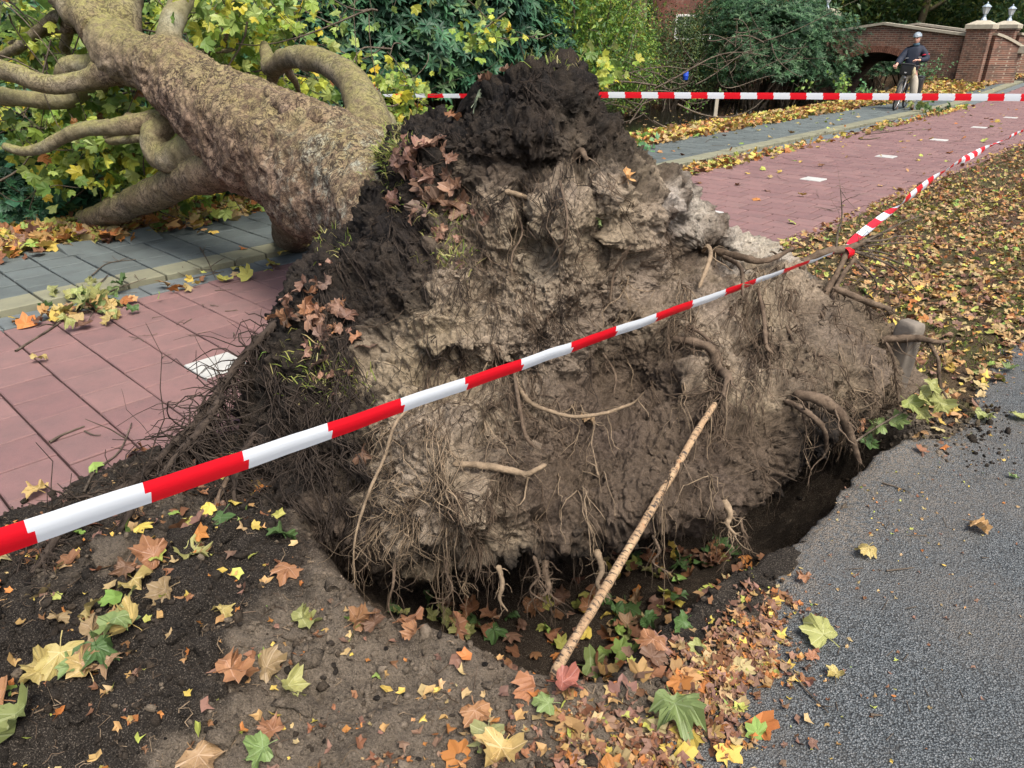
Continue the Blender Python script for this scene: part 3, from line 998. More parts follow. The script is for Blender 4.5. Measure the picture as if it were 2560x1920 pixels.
idx = np.arange(NTH * NJ).reshape(NTH, NJ)
a = idx; b = np.roll(idx, -1, 0)
F = np.stack([a[:, :-1], b[:, :-1], b[:, 1:], a[:, 1:]], -1).reshape(-1, 4)
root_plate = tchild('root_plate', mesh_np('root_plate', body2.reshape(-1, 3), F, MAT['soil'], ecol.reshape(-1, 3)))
root_plate['label'] = 'upturned plate of black topsoil and grey brown sand'


def surf(x, y, off=0.0):
    """point on the root plate along sight line x,y, with its normal"""
    dx = np.asarray(x, float) - CEN[0]; dy = np.asarray(y, float) - CEN[1]
    t = np.arctan2(dy, dx) % (2 * math.pi)
    i = np.round(t / (2 * math.pi) * NTH).astype(int) % NTH
    r = np.hypot(dx, dy) / rim[i]
    j = np.clip(np.round(r * (NR - 0.5) - 0.5).astype(int), 0, NR + 2)
    n = NRM[i, j]
    return body2[i, j] + n * np.asarray(off)[..., None], n, r, ecol[i, j]


# ---- clods of earth stuck to the plate
def icosa(sub=1):
    bm = bmesh.new(); bmesh.ops.create_icosphere(bm, subdivisions=sub, radius=1.0)
    V = np.array([v.co for v in bm.verts]); F = np.array([[v.index for v in f.verts] for f in bm.faces]); bm.free()
    return V, F


ICV, ICF = icosa(2)


def blobs(P, S, C, seed, amp=0.5):
    r = np.random.default_rng(seed)
    n = len(P)
    off = r.uniform(0, 100, (n, 1, 3))
    dir_ = ICV[None]
    rad = 1 + amp * (vn(dir_ * 1.6 + off, seed) + 0.5 * vn(dir_ * 3.7 + off, seed + 1))
    sq = r.uniform(0.65, 1.25, (n, 1, 3))
    V = P[:, None] + dir_ * rad[..., None] * sq * S[:, None, None]
    F = ICF[None] + (np.arange(n) * len(ICV))[:, None, None]
    return V.reshape(-1, 3), F.reshape(-1, 3), np.repeat(C, len(ICV), 0)


n = 4200
x = rng.uniform(620, 2250, n * 3); y = rng.uniform(180, 1480, n * 3)
p, nr, r, c = surf(x, y)
ok = (r < 0.985) & ((c[:, 0] < 0.06) | (rng.random(len(c)) < 0.3)); x, y, p, c, r = x[ok][:n], y[ok][:n], p[ok][:n], c[ok][:n], r[ok][:n]
s = rng.gamma(1.5, 0.0038, len(p)) + 0.003
ICV, ICF = icosa(1)
V, F, C = blobs(p, s, c, 5, 0.7)
ICV, ICF = icosa(2)
tag(tchild('soil_clods', mesh_np('soil_clods', V, F, MAT['soil'], C, smooth=False)), None, None, None, 'stuff')

# ---- fine roots over the whole plate
def drape(n, x0, x1, y0, y1, seed, step=(10, 26), K=9, rad=(0.0012, 0.0035), off=(0.006, 0.03), side=10.0, hang=0.0):
    r_ = np.random.default_rng(seed)
    x = r_.uniform(x0, x1, n * 4); y = r_.uniform(y0, y1, n * 4)
    _, _, r, _ = surf(x, y)
    ok = r < 0.97
    x, y = x[ok][:n], y[ok][:n]; n = len(x)
    st = r_.uniform(*step, n); drift = r_.normal(0, side * 0.6, n)
    o = r_.uniform(*off, n)
    P = []
    wob = np.zeros(n); last = None; free = np.zeros(n, bool)
    for k in range(K):
        p, nr, r, _ = surf(x, y, o * math.sin(math.pi * min(1, (k + 0.3) / K)))
        if last is not None:
            free |= (r > 0.99) | (np.linalg.norm(p - last, axis=1) > 0.12)
            lp = last + np.stack([drift * 0.0006 + r_.normal(0, 0.006, n), r_.normal(0, 0.006, n), -st * 0.0015], -1)
            p = np.where(free[:, None], lp, p)
        P.append(p); last = p
        wob = 0.6 * wob + r_.normal(0, side, n)
        x = x + drift + wob; y = y + st * r_.uniform(0.5, 1.4, n)
    P = np.stack(P, 1)
    R = r_.uniform(*rad, n)[:, None] * np.linspace(1, 0.35, K)[None]
    return P, R


parts_l, parts_d, parts_p = [], [], []


def tufts(n, x0, x1, y0, y1, seed, per=(5, 16), **kw):
    """clumps of roots, each clump hanging from one spot"""
    r0 = np.random.default_rng(seed); out = []
    for k in range(n):
        cx_, cy_ = r0.uniform(x0, x1), r0.uniform(y0, y1)
        if surf(np.array([cx_]), np.array([cy_]))[2][0] > 0.96: continue
        m_ = int(r0.integers(*per)); sc_ = r0.uniform(0.5, 1.5)
        st = kw.get('step', (8, 20))
        P_, R_ = drape(m_, cx_ - 12, cx_ + 12, cy_ - 8, cy_ + 8, seed * 1000 + k, (st[0] * sc_, st[1] * sc_), 9, kw.get('rad', (0.001, 0.0032)), kw.get('off', (0.01, 0.05)), r0.uniform(3, 9))
        out.append(tubes(P_, R_, 3))
    return out


parts_l += tufts(42, 950, 1900, 420, 1400, 1)
parts_l += tufts(26, 950, 1350, 900, 1460, 2, rad=(0.0012, 0.004))
parts_l += tufts(44, 1650, 2250, 640, 1050, 3, rad=(0.0014, 0.004), off=(0.015, 0.08), step=(10, 26))
parts_p += tufts(36, 1000, 2200, 500, 1420, 4, per=(2, 7), rad=(0.0014, 0.0038), off=(0.02, 0.08), step=(10, 26))
parts_p += tufts(14, 940, 1120, 1000, 1400, 14, per=(4, 12), rad=(0.0014, 0.0036), off=(0.02, 0.08), step=(8, 22))
parts_d += tufts(60, 620, 1500, 190, 900, 6, off=(0.006, 0.04), rad=(0.001, 0.0026))
parts_d += tufts(50, 620, 900, 850, 1350, 7, rad=(0.0014, 0.004), off=(0.01, 0.07), step=(12, 28))
parts_l.append(tubes(*drape(150, 900, 2200, 400, 1450, 8, rad=(0.0007, 0.002), side=14), n=3))
parts_d.append(tubes(*drape(220, 620, 1300, 190, 1300, 9, rad=(0.0007, 0.002), side=14), n=3))
V, F, _ = join_np(parts_p)
tag(tchild('fine_roots', mesh_np('fine_roots', V, F, MAT['root_pale'])), 'pale straw coloured hair roots', None, None, 'stuff')
V, F, _ = join_np(parts_l)
tag(tchild('fine_roots', mesh_np('fine_roots', V, F, MAT['root'])), 'pale tangle of hair roots hanging over the sand', None, None, 'stuff')
V, F, _ = join_np(parts_d)
tag(tchild('fine_roots', mesh_np('fine_roots', V, F, MAT['root_dark'])), 'blackened hair roots matted in the topsoil', None, None, 'stuff')


# ---- a single limb or root as its own mesh
def limb_np(pts, rad, nseg, ns, seed=0, amp=0.08, freq=3.0, cap=True, knots=0):
    """pts (k,3), rad (k) -> verts, quads; lumpy tapering tube"""
    S = spline(np.hstack([np.asarray(pts, float), np.asarray(rad, float)[:, None]]), nseg)
    P, R = S[:, :3], np.maximum(S[:, 3], 0.0006)
    T, A, B = frames(P[None])
    ang = np.arange(ns) * 2 * math.pi / ns
    dirs = A[0][:, None] * np.cos(ang)[None, :, None] + B[0][:, None] * np.sin(ang)[None, :, None]
    if cap:
        R = R.copy(); m = max(2, nseg // 60); e = np.sqrt(1 - np.linspace(0, 0.98, m) ** 2)
        R[-m:] *= e
        R[0] = 0.0005
    Q = P[:, None] + dirs * R[:, None, None]
    d = fbm(Q / np.maximum(np.mean(R), 0.004) * freq * 0.25, 3, seed) * amp
    Q = Q + dirs * (R[:, None] * d)[..., None]
    idx = np.arange(nseg * ns).reshape(nseg, ns)
    a, b = idx[:-1], idx[1:]
    F = np.stack([a, np.roll(a, -1, 1), np.roll(b, -1, 1), b], -1).reshape(-1, 4)
    return Q, dirs, F, P, R


def side_roots(P, R, n, seed, length=0.12, rad=0.0018, down=1.0, K=6):
    r_ = np.random.default_rng(seed)
    i = r_.integers(1, len(P) - 1, n)
    d = r_.normal(0, 1, (n, 3)); d[:, 2] -= down; d /= np.linalg.norm(d, axis=1, keepdims=True)
    L = r_.gamma(2.5, length / 2.5, n)
    pts = [P[i] + d * R[i][:, None] * 0.6]
    for k in range(K - 1):
        d = d + r_.normal(0, 0.35, (n, 3)); d[:, 2] -= 0.12 * down; d /= np.linalg.norm(d, axis=1, keepdims=True)
        pts.append(pts[-1] + d * (L / K)[:, None])
    Pt = np.stack(pts, 1)
    return tubes(Pt, r_.uniform(0.5, 1.5, n)[:, None] * rad * np.linspace(1, 0.4, K)[None], 3)


def root(pts, rad, mat='root', n_side=12, seed=0, label=None, length=0.10, nseg=None, amp=0.42, sr=0.0018, down=1.0):
    pts = np.asarray(pts, float)
    nseg = nseg or max(14, 9 * len(pts))
    Q, dirs, F, P, R = limb_np(pts, rad, nseg, 8, seed, amp, 3.0)
    V = Q.reshape(-1, 3)
    if n_side:
        v2, f2 = side_roots(P, R, n_side, seed + 7, length, sr, down)
        fk_ = side_roots(P, R, 3 + n_side // 60, seed + 3, length * 1.1, float(np.mean(R)) * 0.42, down * 0.6, 8)
        V, F, _ = join_np([(V, F), (v2, f2), fk_])
    o = tchild('root', mesh_np('root', V, F, MAT[mat]))
    if label: o['label'] = label
    return o


def on(x, y, off=0.02):
    return surf(np.array([float(x)]), np.array([float(y)]), np.array([off]))[0][0]


def sroot(pxs, offs, rads, **kw):
    """root running over the plate: sight lines, distance off its surface, radii"""
    return root([on(x, y, o) for (x, y), o in zip(pxs, offs)], rads, **kw)


# pale pulled root across the dark hollow
sroot([(1285, 930), (1310, 990), (1345, 1020), (1400, 1048), (1460, 1062), (1530, 1075), (1590, 1072), (1640, 1060)], [0.02, 0.05, 0.07, 0.09, 0.12, 0.14, 0.13, 0.12],
      [0.008, 0.010, 0.009, 0.008, 0.0075, 0.007, 0.005, 0.003], mat='root_pale', n_side=14, seed=1, label='long pale peeled root arching across the hollow', sr=0.0012)
sroot([(1130, 1160), (1190, 1180), (1240, 1200), (1275, 1205), (1312, 1200)], [0.02, 0.05, 0.07, 0.08, 0.09], [0.012, 0.014, 0.013, 0.011, 0.010], mat='root_pale', n_side=16, seed=2, label='stubby broken root end poking from the sand', sr=0.0012)
sroot([(1716, 622), (1700, 650), (1675, 675), (1650, 692)], [0.06, 0.16, 0.2, 0.22], [0.010, 0.013, 0.011, 0.009], mat='root_pale', n_side=4, seed=3, label='bare pale root stub in the dark hollow')
sroot([(1030, 1010), (1015, 1080), (1003, 1150), (985, 1230), (965, 1320), (955, 1380)], [0.04, 0.07, 0.09, 0.11, 0.14, 0.16], [0.005, 0.006, 0.006, 0.006, 0.004, 0.002], mat='root_pale', n_side=40, seed=4, label='straight hanging root with a frayed broom end', length=0.16, sr=0.0014)
sroot([(1960, 1000), (1985, 1020), (2020, 1050), (2050, 1085)], [0.02, 0.07, 0.12, 0.16], [0.022, 0.026, 0.022, 0.010], n_side=20, seed=5, label='thick split root stump above the hole')
sroot([(1950, 1010), (1960, 1050), (1985, 1080), (2000, 1105)], [0.02, 0.07, 0.1, 0.12], [0.013, 0.014, 0.011, 0.006], n_side=8, seed=6)
sroot([(1690, 870), (1740, 900), (1775, 945), (1800, 990), (1795, 1030)], [0.05, 0.06, 0.06, 0.05, 0.04], [0.016, 0.020, 0.022, 0.02, 0.012], n_side=26, seed=8, label='thick forked root beside the leaning peeled branch')
sroot([(1700, 820), (1730, 860), (1760, 900), (1790, 940)], [0.02, 0.05, 0.06, 0.04], [0.007, 0.008, 0.008, 0.006], n_side=10, seed=9)
sroot([(1790, 640), (1820, 650), (1850, 660), (1900, 664), (1940, 668)], [0.02, 0.05, 0.07, 0.08, 0.09], [0.020, 0.022, 0.020, 0.016, 0.010], n_side=10, seed=10, label='stout root lying towards the knotted tape')
sroot([(1810, 660), (1825, 720), (1835, 790)], [0.05, 0.09, 0.10], [0.012, 0.011, 0.006], n_side=14, seed=11)
sroot([(1880, 740), (1905, 800), (1925, 870), (1940, 910)], [0.03, 0.07, 0.09, 0.08], [0.009, 0.010, 0.010, 0.006], n_side=20, seed=12)
sroot([(1400, 480), (1405, 560), (1398, 650)], [0.03, 0.06, 0.08], [0.006, 0.005, 0.003], n_side=22, seed=13, length=0.14)
sroot([(1545, 600), (1535, 680), (1520, 760)], [0.04, 0.06, 0.06], [0.007, 0.006, 0.003], n_side=20, seed=14, length=0.14)
sroot([(1270, 510), (1285, 580), (1275, 640), (1280, 700)], [0.05, 0.07, 0.07, 0.05], [0.004, 0.0045, 0.004, 0.002], n_side=12, seed=15)
sroot([(1265, 500), (1300, 505), (1330, 498)], [0.05, 0.10, 0.13], [0.012, 0.010, 0.008], mat='root_pale', n_side=6, seed=16, label='short pale forked root below the topsoil')
sroot([(1425, 420), (1445, 435), (1460, 455)], [0.04, 0.07, 0.06], [0.012, 0.014, 0.010], n_side=6, seed=17)
sroot([(1500, 880), (1510, 940), (1505, 1010)], [0.06, 0.09, 0.08], [0.005, 0.006, 0.003], n_side=30, seed=18, length=0.12)
sroot([(1280, 900), (1285, 1000), (1290, 1090), (1300, 1130)], [0.03, 0.06, 0.05, 0.05], [0.006, 0.008, 0.008, 0.006], n_side=24, seed=19, length=0.13)
sroot([(1440, 1070), (1470, 1130), (1490, 1190), (1510, 1240)], [0.10, 0.11, 0.1, 0.08], [0.003, 0.003, 0.0025, 0.0015], mat='root_pale', n_side=4, seed=20)
for q, (x, y, L, r_, lx, ly) in enumerate([(1120, 1370, 0.20, 0.005, -0.03, 0.0), (1235, 1390, 0.14, 0.009, 0.02, -0.02), (1330, 1370, 0.17, 0.006, 0.05, 0.0), (1360, 1380, 0.09, 0.013, -0.02, -0.03), (1475, 1340, 0.13, 0.012, 0.03, -0.04), (1010, 1380, 0.22, 0.005, 0.02, -0.03), (935, 1300, 0.20, 0.007, -0.03, -0.04),
                                          (1790, 1245, 0.13, 0.013, 0.02, -0.02), (1830, 1260, 0.08, 0.006, -0.02, 0.0), (1610, 1300, 0.10, 0.005, 0.04, -0.02), (1170, 1395, 0.10, 0.004, 0.02, 0.0)]):
    p0 = on(x, y, 0.02); nn_ = surf(np.array([x]), np.array([y]))[1][0]
    root([p0, p0 + nn_ * 0.03 + np.array([lx * 0.3, ly * 0.5, -0.35 * L]), p0 + nn_ * 0.04 + np.array([-lx * 0.4, ly, -0.7 * L]), p0 + nn_ * 0.05 + np.array([lx, ly * 1.3, -L])], [r_ * 1.3, r_, r_ * 0.7, r_ * 0.3], mat=['root', 'root_pale', 'root'][q % 3], n_side=[40, 12, 26, 60][q % 4], seed=30 + q, length=[0.08, 0.05, 0.12][q % 3])

# side root trailing over the cycle path on the left, with curtains of rootlets
lr = [D(700, 800, 3.30), D(610, 890, 3.22), D(560, 960, 3.10), D(500, 1045, 2.95), D(430, 1115, 2.80), D(350, 1190, 2.62), D(270, 1245, 2.50), D(170, 1310, 2.36), D(60, 1400, 2.18), D(-60, 1490, 2.02)]
root(lr, [0.024, 0.021, 0.019, 0.018, 0.017, 0.017, 0.016, 0.014, 0.012, 0.010], mat='root_dark', n_side=900, seed=50, label='long dark side root trailing over the red paving', length=0.22, sr=0.0036, nseg=80)
root([D(560, 985, 3.0), D(500, 1075, 2.85), D(440, 1140, 2.72), D(380, 1220, 2.58)], [0.02, 0.018, 0.015, 0.010], mat='root_dark', n_side=320, seed=51, length=0.2, sr=0.0036)
root([D(640, 1080, 2.75), D(600, 1150, 2.62), D(585, 1230, 2.52), D(600, 1310, 2.42)], [0.014, 0.014, 0.012, 0.007], mat='root_dark', n_side=340, seed=52, label='bushy dark root hanging beside the green leaves', length=0.20, sr=0.0028)
root([D(570, 1190, 2.55), D(540, 1260, 2.46), D(510, 1340, 2.34), D(482, 1440, 2.22)], [0.011, 0.011, 0.010, 0.006], mat='root', n_side=16, seed=53, label='slender root standing in the loose earth')
root([D(350, 1230, 2.40), D(300, 1330, 2.28), D(230, 1420, 2.18), D(150, 1490, 2.08)], [0.012, 0.011, 0.010, 0.006], mat='root_dark', n_side=120, seed=54, length=0.16, sr=0.002)
root([D(150, 1330, 2.25), D(90, 1420, 2.10), D(30, 1500, 2.0), D(-40, 1560, 1.92)], [0.015, 0.013, 0.011, 0.008], mat='root_dark', n_side=320, seed=55, length=0.2, sr=0.0026)
root([D(470, 1180, 2.5), D(440, 1280, 2.38), D(425, 1380, 2.26), D(400, 1500, 2.14)], [0.006, 0.006, 0.005, 0.003], mat='root_dark', n_side=60, seed=56, length=0.12)
# right hand bundle of roots, the tape is knotted to it
kn = D(2115, 622, 3.98)
root([on(1985, 690, 0.0), D(2010, 655, 3.95), D(2060, 632, 3.96), kn, D(2160, 606, 4.00), D(2210, 585, 4.05)], [0.022, 0.024, 0.023, 0.021, 0.016, 0.008], mat='root', n_side=12, seed=60, label='grey root tied round with red and white tape', nseg=40)
fan = [((2130, 612), (2190, 590), (2250, 558), (2300, 540)), ((2135, 620), (2200, 610), (2270, 607), (2310, 606)), ((2130, 628), (2200, 640), (2260, 662), (2300, 680)), ((2150, 610), (2210, 580), (2270, 550), (2330, 530)),
       ((2140, 630), (2220, 660), (2270, 700), (2300, 745)), ((2090, 625), (2095, 580), (2105, 540), (2100, 460)), ((2130, 620), (2190, 628), (2240, 640), (2290, 640)), ((2160, 604), (2210, 600), (2250, 590), (2300, 595)), ((2130, 640), (2180, 690), (2190, 720), (2150, 745))]
for q, f in enumerate(fan):
    root([D(x, y, 3.98 + 0.04 * i) for i, (x, y) in enumerate(f)], [0.008, 0.006, 0.004, 0.0015], mat='twig', n_side=10, seed=70 + q, length=0.12, sr=0.0014, down=0.0)
root([D(2120, 625, 3.98), D(2090, 690, 3.9), D(2060, 740, 3.8), D(2040, 790, 3.7)], [0.014, 0.018, 0.02, 0.018], mat='root', n_side=60, seed=80, length=0.16)
root([D(2140, 640, 3.98), D(2100, 700, 3.85), D(2075, 760, 3.72)], [0.012, 0.013, 0.014], mat='root', n_side=40, seed=81, length=0.16)
sroot([(2060, 740), (2130, 780), (2200, 800), (2240, 830)], [0.06, 0.08, 0.07, 0.06], [0.018, 0.018, 0.014, 0.008], n_side=60, seed=82, length=0.16)
root([on(2200, 850, 0.0), D(2290, 845, 3.55), D(2340, 855, 3.5), D(2375, 852, 3.52)], [0.020, 0.020, 0.013, 0.006], mat='root', n_side=50, seed=83, label='root reaching past the concrete block', length=0.14)
root([D(2320, 852, 3.52), D(2345, 900, 3.45), D(2350, 960, 3.4), D(2385, 1025, 3.3)], [0.009, 0.010, 0.008, 0.003], mat='root', n_side=30, seed=84, length=0.12)
for q, (x, y) in enumerate([(2140, 770), (2050, 780), (1985, 760), (1960, 820), (2100, 830), (2190, 870)]):
    p0 = on(x, y, 0.05)
    root([p0, p0 + np.array([0.03, -0.06, -0.08]), p0 + np.array([0.05, -0.10, -0.2]), p0 + np.array([0.08, -0.13, -0.33])], [0.007, 0.007, 0.005, 0.002], n_side=70, seed=90 + q, length=0.17)

# ---- trunk
tp = [D(1090, 590, 4.15), D(1000, 535, 4.40), D(905, 482, 4.68), D(800, 425, 4.95), D(700, 370, 5.22), D(600, 315, 5.50), D(510, 256, 5.78), D(420, 186, 6.15), D(340, 146, 6.50), D(285, 108, 6.75), D(255, 66, 6.95), D(235, 20, 7.1)]
tr = [0.40, 0.41, 0.40, 0.385, 0.365, 0.33, 0.265, 0.215, 0.20, 0.195, 0.17, 0.14]
Q, dirs, F, TPc, TRc = limb_np(tp, tr, 360, 150, 201, 0.10, 2.0)
# burls and buttress folds
def burl(x, y, Y, s, h):
    global Q
    c = D(x, y, Y)
    d2 = ((Q - c) ** 2).sum(-1)
    Q = Q + dirs * (h * np.exp(-d2 / (2 * s * s)))[..., None]
for bx, by, bY, bs, bh in [(700, 350, 4.85, 0.10, 0.06), (640, 300, 5.1, 0.09, -0.05), (760, 520, 4.7, 0.16, 0.08), (840, 380, 4.4, 0.12, 0.05), (700, 430, 4.85, 0.06, -0.06), (560, 470, 5.3, 0.14, 0.08), (640, 420, 4.9, 0.12, -0.08),
                           (880, 440, 4.05, 0.10, 0.04), (480, 220, 5.6, 0.16, 0.05), (240, 170, 6.4, 0.16, 0.08), (420, 110, 6.0, 0.2, 0.06), (540, 350, 5.2, 0.1, -0.06), (780, 450, 4.4, 0.07, -0.05), (930, 560, 4.0, 0.18, 0.08), (730, 300, 4.7, 0.05, -0.06)]:
    burl(bx, by, bY, bs, bh)
dd = 0.030 * (1 - np.abs(fbm(Q * np.array([6, 6, 6]), 4, 203)) * 2.4) + 0.020 * fbm(Q * 14, 3, 204) + 0.009 * (0.5 - worley(Q * 26, 205)) + 0.005 * fbm(Q * 70, 2, 206)
sm = sstep(200, 340, np.arange(360))[:, None]
Q = Q + dirs * (dd * (1 - 0.6 * sm))[..., None]
alg = np.clip(sstep(0.1, 0.9, dirs[..., 2]) * (0.55 + 0.45 * sm), 0, 1)
ac = np.stack([alg, np.clip(sm * 0.55 + 0 * alg, 0, 1), np.clip(1 - sm + 0 * alg, 0, 1) * sstep(4.9, 4.3, Q[..., 1])], -1)
trunk = tchild('trunk', mesh_np('trunk', Q.reshape(-1, 3), F, MAT['bark'], ac.reshape(-1, 3)))


def limb(pts, rad, seed, smooth=0.85, label=None, nseg=80, ns=28, amp=0.10, alg=0.8):
    Q, dirs, F, P, R = limb_np(pts, rad, nseg, ns, seed, amp * 1.7, 2.0)
    sw = np.exp(-((np.linspace(0, 1, nseg) * 9 - 1.2) ** 2)) * 0.12
    kn = fbm(Q * 5.5 + seed, 2, seed + 8)
    Q = Q + dirs * (R[:, None] * (sw[:, None] + 0.5 * np.clip(kn - 0.28, 0, 1)) + 0.007 * fbm(Q * 22, 4, seed + 3, 0.6))[..., None]
    g = smooth * sstep(-0.1, 0.25, np.linspace(0, 1, nseg))[:, None] + 0 * dirs[..., 2]
    g = g * (0.8 + 0.35 * fbm(Q * 3, 3, seed + 11))
    c = np.stack([alg * sstep(-0.1, 0.8, dirs[..., 2]), np.clip(g, 0, 1), 0 * g], -1)
    o = tchild('limb', mesh_np('limb', Q.reshape(-1, 3), F, MAT['bark'], c.reshape(-1, 3)))
    if label: o['label'] = label
    return o


limb([D(960, 400, 5.0), D(925, 330, 5.25), D(912, 265, 5.5), D(880, 205, 5.75), D(830, 165, 6.0), D(770, 145, 6.2), D(712, 148, 6.45), D(680, 170, 6.7), D(668, 140, 7.0), D(660, 110, 7.4)], [0.15, 0.145, 0.135, 0.115, 0.098, 0.088, 0.08, 0.07, 0.055, 0.035], 301, 0.6, 'thick limb arching up behind the root plate', 120)
limb([D(540, 222, 5.4), D(620, 246, 5.2), D(700, 262, 5.05), D(770, 282, 4.9), D(830, 312, 4.78), D(885, 352, 4.7), D(930, 400, 4.6)], [0.04, 0.085, 0.105, 0.11, 0.10, 0.08, 0.05], 321, 0.0, 'dark burred ridge along the upper side of the trunk', 120, 50, 0.5, 0.3)
limb([D(925, 285, 5.55), D(950, 285, 5.5), D(972, 300, 5.48), D(982, 335, 5.48), D(980, 372, 5.5)], [0.06, 0.048, 0.045, 0.042, 0.035], 302, 0.95, 'short dark branch stub curling down')
limb([D(430, 190, 6.4), D(422, 120, 6.5), D(425, 70, 6.6), D(445, 20, 6.8), D(470, -60, 7.0), D(490, -160, 7.4)], [0.12, 0.095, 0.092, 0.088, 0.085, 0.07], 303, 1.0, 'smooth pale grey limb rising from the trunk', alg=0.2)
limb([D(300, 120, 6.8), D(305, 60, 6.95), D(308, 0, 7.1), D(318, -90, 7.4), D(330, -220, 7.9)], [0.15, 0.145, 0.14, 0.13, 0.11], 304, 0.7, 'upright fork of the trunk stained yellow green', alg=1.0)
limb([D(262, 90, 6.8), D(225, 40, 6.95), D(175, 5, 7.1), D(110, -25, 7.3), D(30, -60, 7.7), D(-100, -110, 8.3)], [0.17, 0.14, 0.115, 0.105, 0.10, 0.09], 305, 0.75, 'fork of the trunk bending out to the upper left', alg=0.9)
limb([D(300, 170, 6.5), D(240, 192, 6.55), D(190, 205, 6.55), D(130, 212, 6.5), D(80, 200, 6.5), D(30, 180, 6.55), D(-40, 165, 6.7), D(-160, 150, 7.0)], [0.13, 0.085, 0.074, 0.074, 0.076, 0.078, 0.075, 0.07], 306, 0.8, 'smooth olive limb reaching left, upper of the pair')
limb([D(300, 180, 6.9), D(215, 215, 6.95), D(180, 245, 6.95), D(120, 252, 6.9), D(60, 246, 6.9), D(10, 240, 6.95), D(-80, 225, 7.1)], [0.11, 0.09, 0.078, 0.074, 0.07, 0.074, 0.07], 307, 1.0, 'smooth olive limb reaching left, lower of the pair', alg=0.6)
limb([D(280, 160, 7.0), D(225, 165, 7.0), D(180, 165, 7.0), D(158, 178, 7.0), D(150, 200, 7.05)], [0.12, 0.09, 0.085, 0.07, 0.05], 308, 0.95, None, 50)
limb([D(560, 350, 5.6), D(490, 375, 5.75), D(430, 395, 5.9), D(398, 385, 5.95), D(385, 345, 6.0), D(408, 312, 6.05), D(385, 297, 6.1), D(340, 300, 6.1)], [0.16, 0.14, 0.125, 0.115, 0.105, 0.088, 0.07, 0.05], 309, 0.8, 'knobbly mossy limb stub under the trunk', 90)
limb([D(410, 312, 6.05), D(370, 308, 6.05), D(320, 312, 6.05), D(270, 320, 6.1), D(215, 322, 6.15), D(160, 342, 6.2), D(110, 368, 6.25), D(60, 378, 6.3), D(10, 366, 6.4)], [0.085, 0.075, 0.066, 0.062, 0.055, 0.052, 0.047, 0.04, 0.03], 310, 0.9, 'long mossy branch snaking left above the shrubs', 110)
limb([D(620, 395, 5.4), D(550, 415, 5.6), D(480, 440, 5.85), D(420, 470, 6.2), D(350, 500, 6.6), D(280, 530, 7.0), D(210, 552, 7.5)], [0.20, 0.16, 0.14, 0.135, 0.13, 0.12, 0.10], 311, 0.35, 'thick limb propping the trunk on the ground', 120, 60, 0.12, 0.9)
limb([D(770, 470, 5.3), D(748, 520, 5.8), D(738, 560, 6.4), D(735, 598, 7.0)], [0.24, 0.22, 0.20, 0.18], 312, 0.3, 'short stump limb under the trunk resting on slabs', 50, 48)
limb([D(185, 70, 7.2), D(150, 40, 7.4), D(115, 60, 7.5), D(75, 95, 7.6), D(45, 118, 7.7), D(0, 140, 7.9), D(-60, 170, 8.1)], [0.06, 0.052, 0.05, 0.05, 0.045, 0.035, 0.03], 313, 0.7)
limb([D(175, 72, 7.4), D(140, 72, 7.6), D(105, 82, 7.7), D(70, 100, 7.9), D(20, 108, 8.0)], [0.04, 0.038, 0.04, 0.035, 0.02], 314, 0.7, None, 60, 20)
limb([D(175, 40, 7.4), D(168, 90, 7.5), D(160, 120, 7.6), D(172, 150, 7.7), D(150, 190, 7.9)], [0.05, 0.045, 0.042, 0.04, 0.03], 315, 0.6, None, 60, 20)
limb([D(600, -60, 7.6), D(580, 0, 7.5), D(562, 55, 7.4), D(566, 90, 7.4), D(558, 130, 7.5)], [0.035, 0.034, 0.032, 0.028, 0.02], 316, 0.2, None, 60, 16, 0.2, 0.2)
limb([D(490, 135, 7.4), D(520, 128, 7.4), D(550, 128, 7.4), D(575, 125, 7.5), D(600, 118, 7.6)], [0.02, 0.022, 0.022, 0.02, 0.012], 317, 0.6, None, 40, 14)
limb([D(690, 170, 6.7), D(680, 200, 6.8), D(676, 222, 6.9), D(680, 250, 7.1)], [0.05, 0.045, 0.035, 0.02], 318, 0.6, None, 40, 16)
limb([D(712, 160, 6.5), D(728, 190, 6.6), D(738, 205, 6.8), D(750, 235, 7.2)], [0.035, 0.03, 0.026, 0.015], 319, 0.6, None, 40, 14)
limb([D(330, 290, 6.3), D(270, 345, 6.5), D(305, 350, 6.4), D(360, 345, 6.3)], [0.04, 0.04, 0.035, 0.03], 320, 0.8, None, 40, 16)


# ---- thin branches and leaves of the crown
def bezier_twigs(A, B, seed, K=9, sag=0.12):
    r_ = np.random.default_rng(seed)
    n = len(A)
    t = np.linspace(0, 1, K)[None, :, None]
    L = np.linalg.norm(B - A, axis=1)[:, None, None]
    M1 = A[:, None] * 0.65 + B[:, None] * 0.35 + r_.normal(0, 0.16, (n, 1, 3)) * L
    M2 = A[:, None] * 0.3 + B[:, None] * 0.7 + r_.normal(0, 0.13, (n, 1, 3)) * L
    P = (1 - t) ** 3 * A[:, None] + 3 * (1 - t) ** 2 * t * M1 + 3 * (1 - t) * t * t * M2 + t ** 3 * B[:, None]
    P[..., 2] -= sag * L[..., 0] * np.sin(math.pi * t[..., 0]) * r_.uniform(-1, 1, (n, 1))
    return P


# plane leaf: outline in polar form (degrees, radius), petiole at the origin
LEAF_HI = [(90, 1.0), (83, .84), (78, .87), (72, .70), (66, .64), (60, .72), (53, .78), (47, .93), (41, .80), (34, .82), (27, .68), (19, .60), (11, .66), (3, .66), (-8, .74), (-15, .62), (-28, .60), (-40, .48), (-58, .36), (-75, .22)]
LEAF_LO = [(90, 1.0), (76, .80), (65, .62), (47, .92), (31, .76), (18, .58), (-8, .72), (-45, .44)]


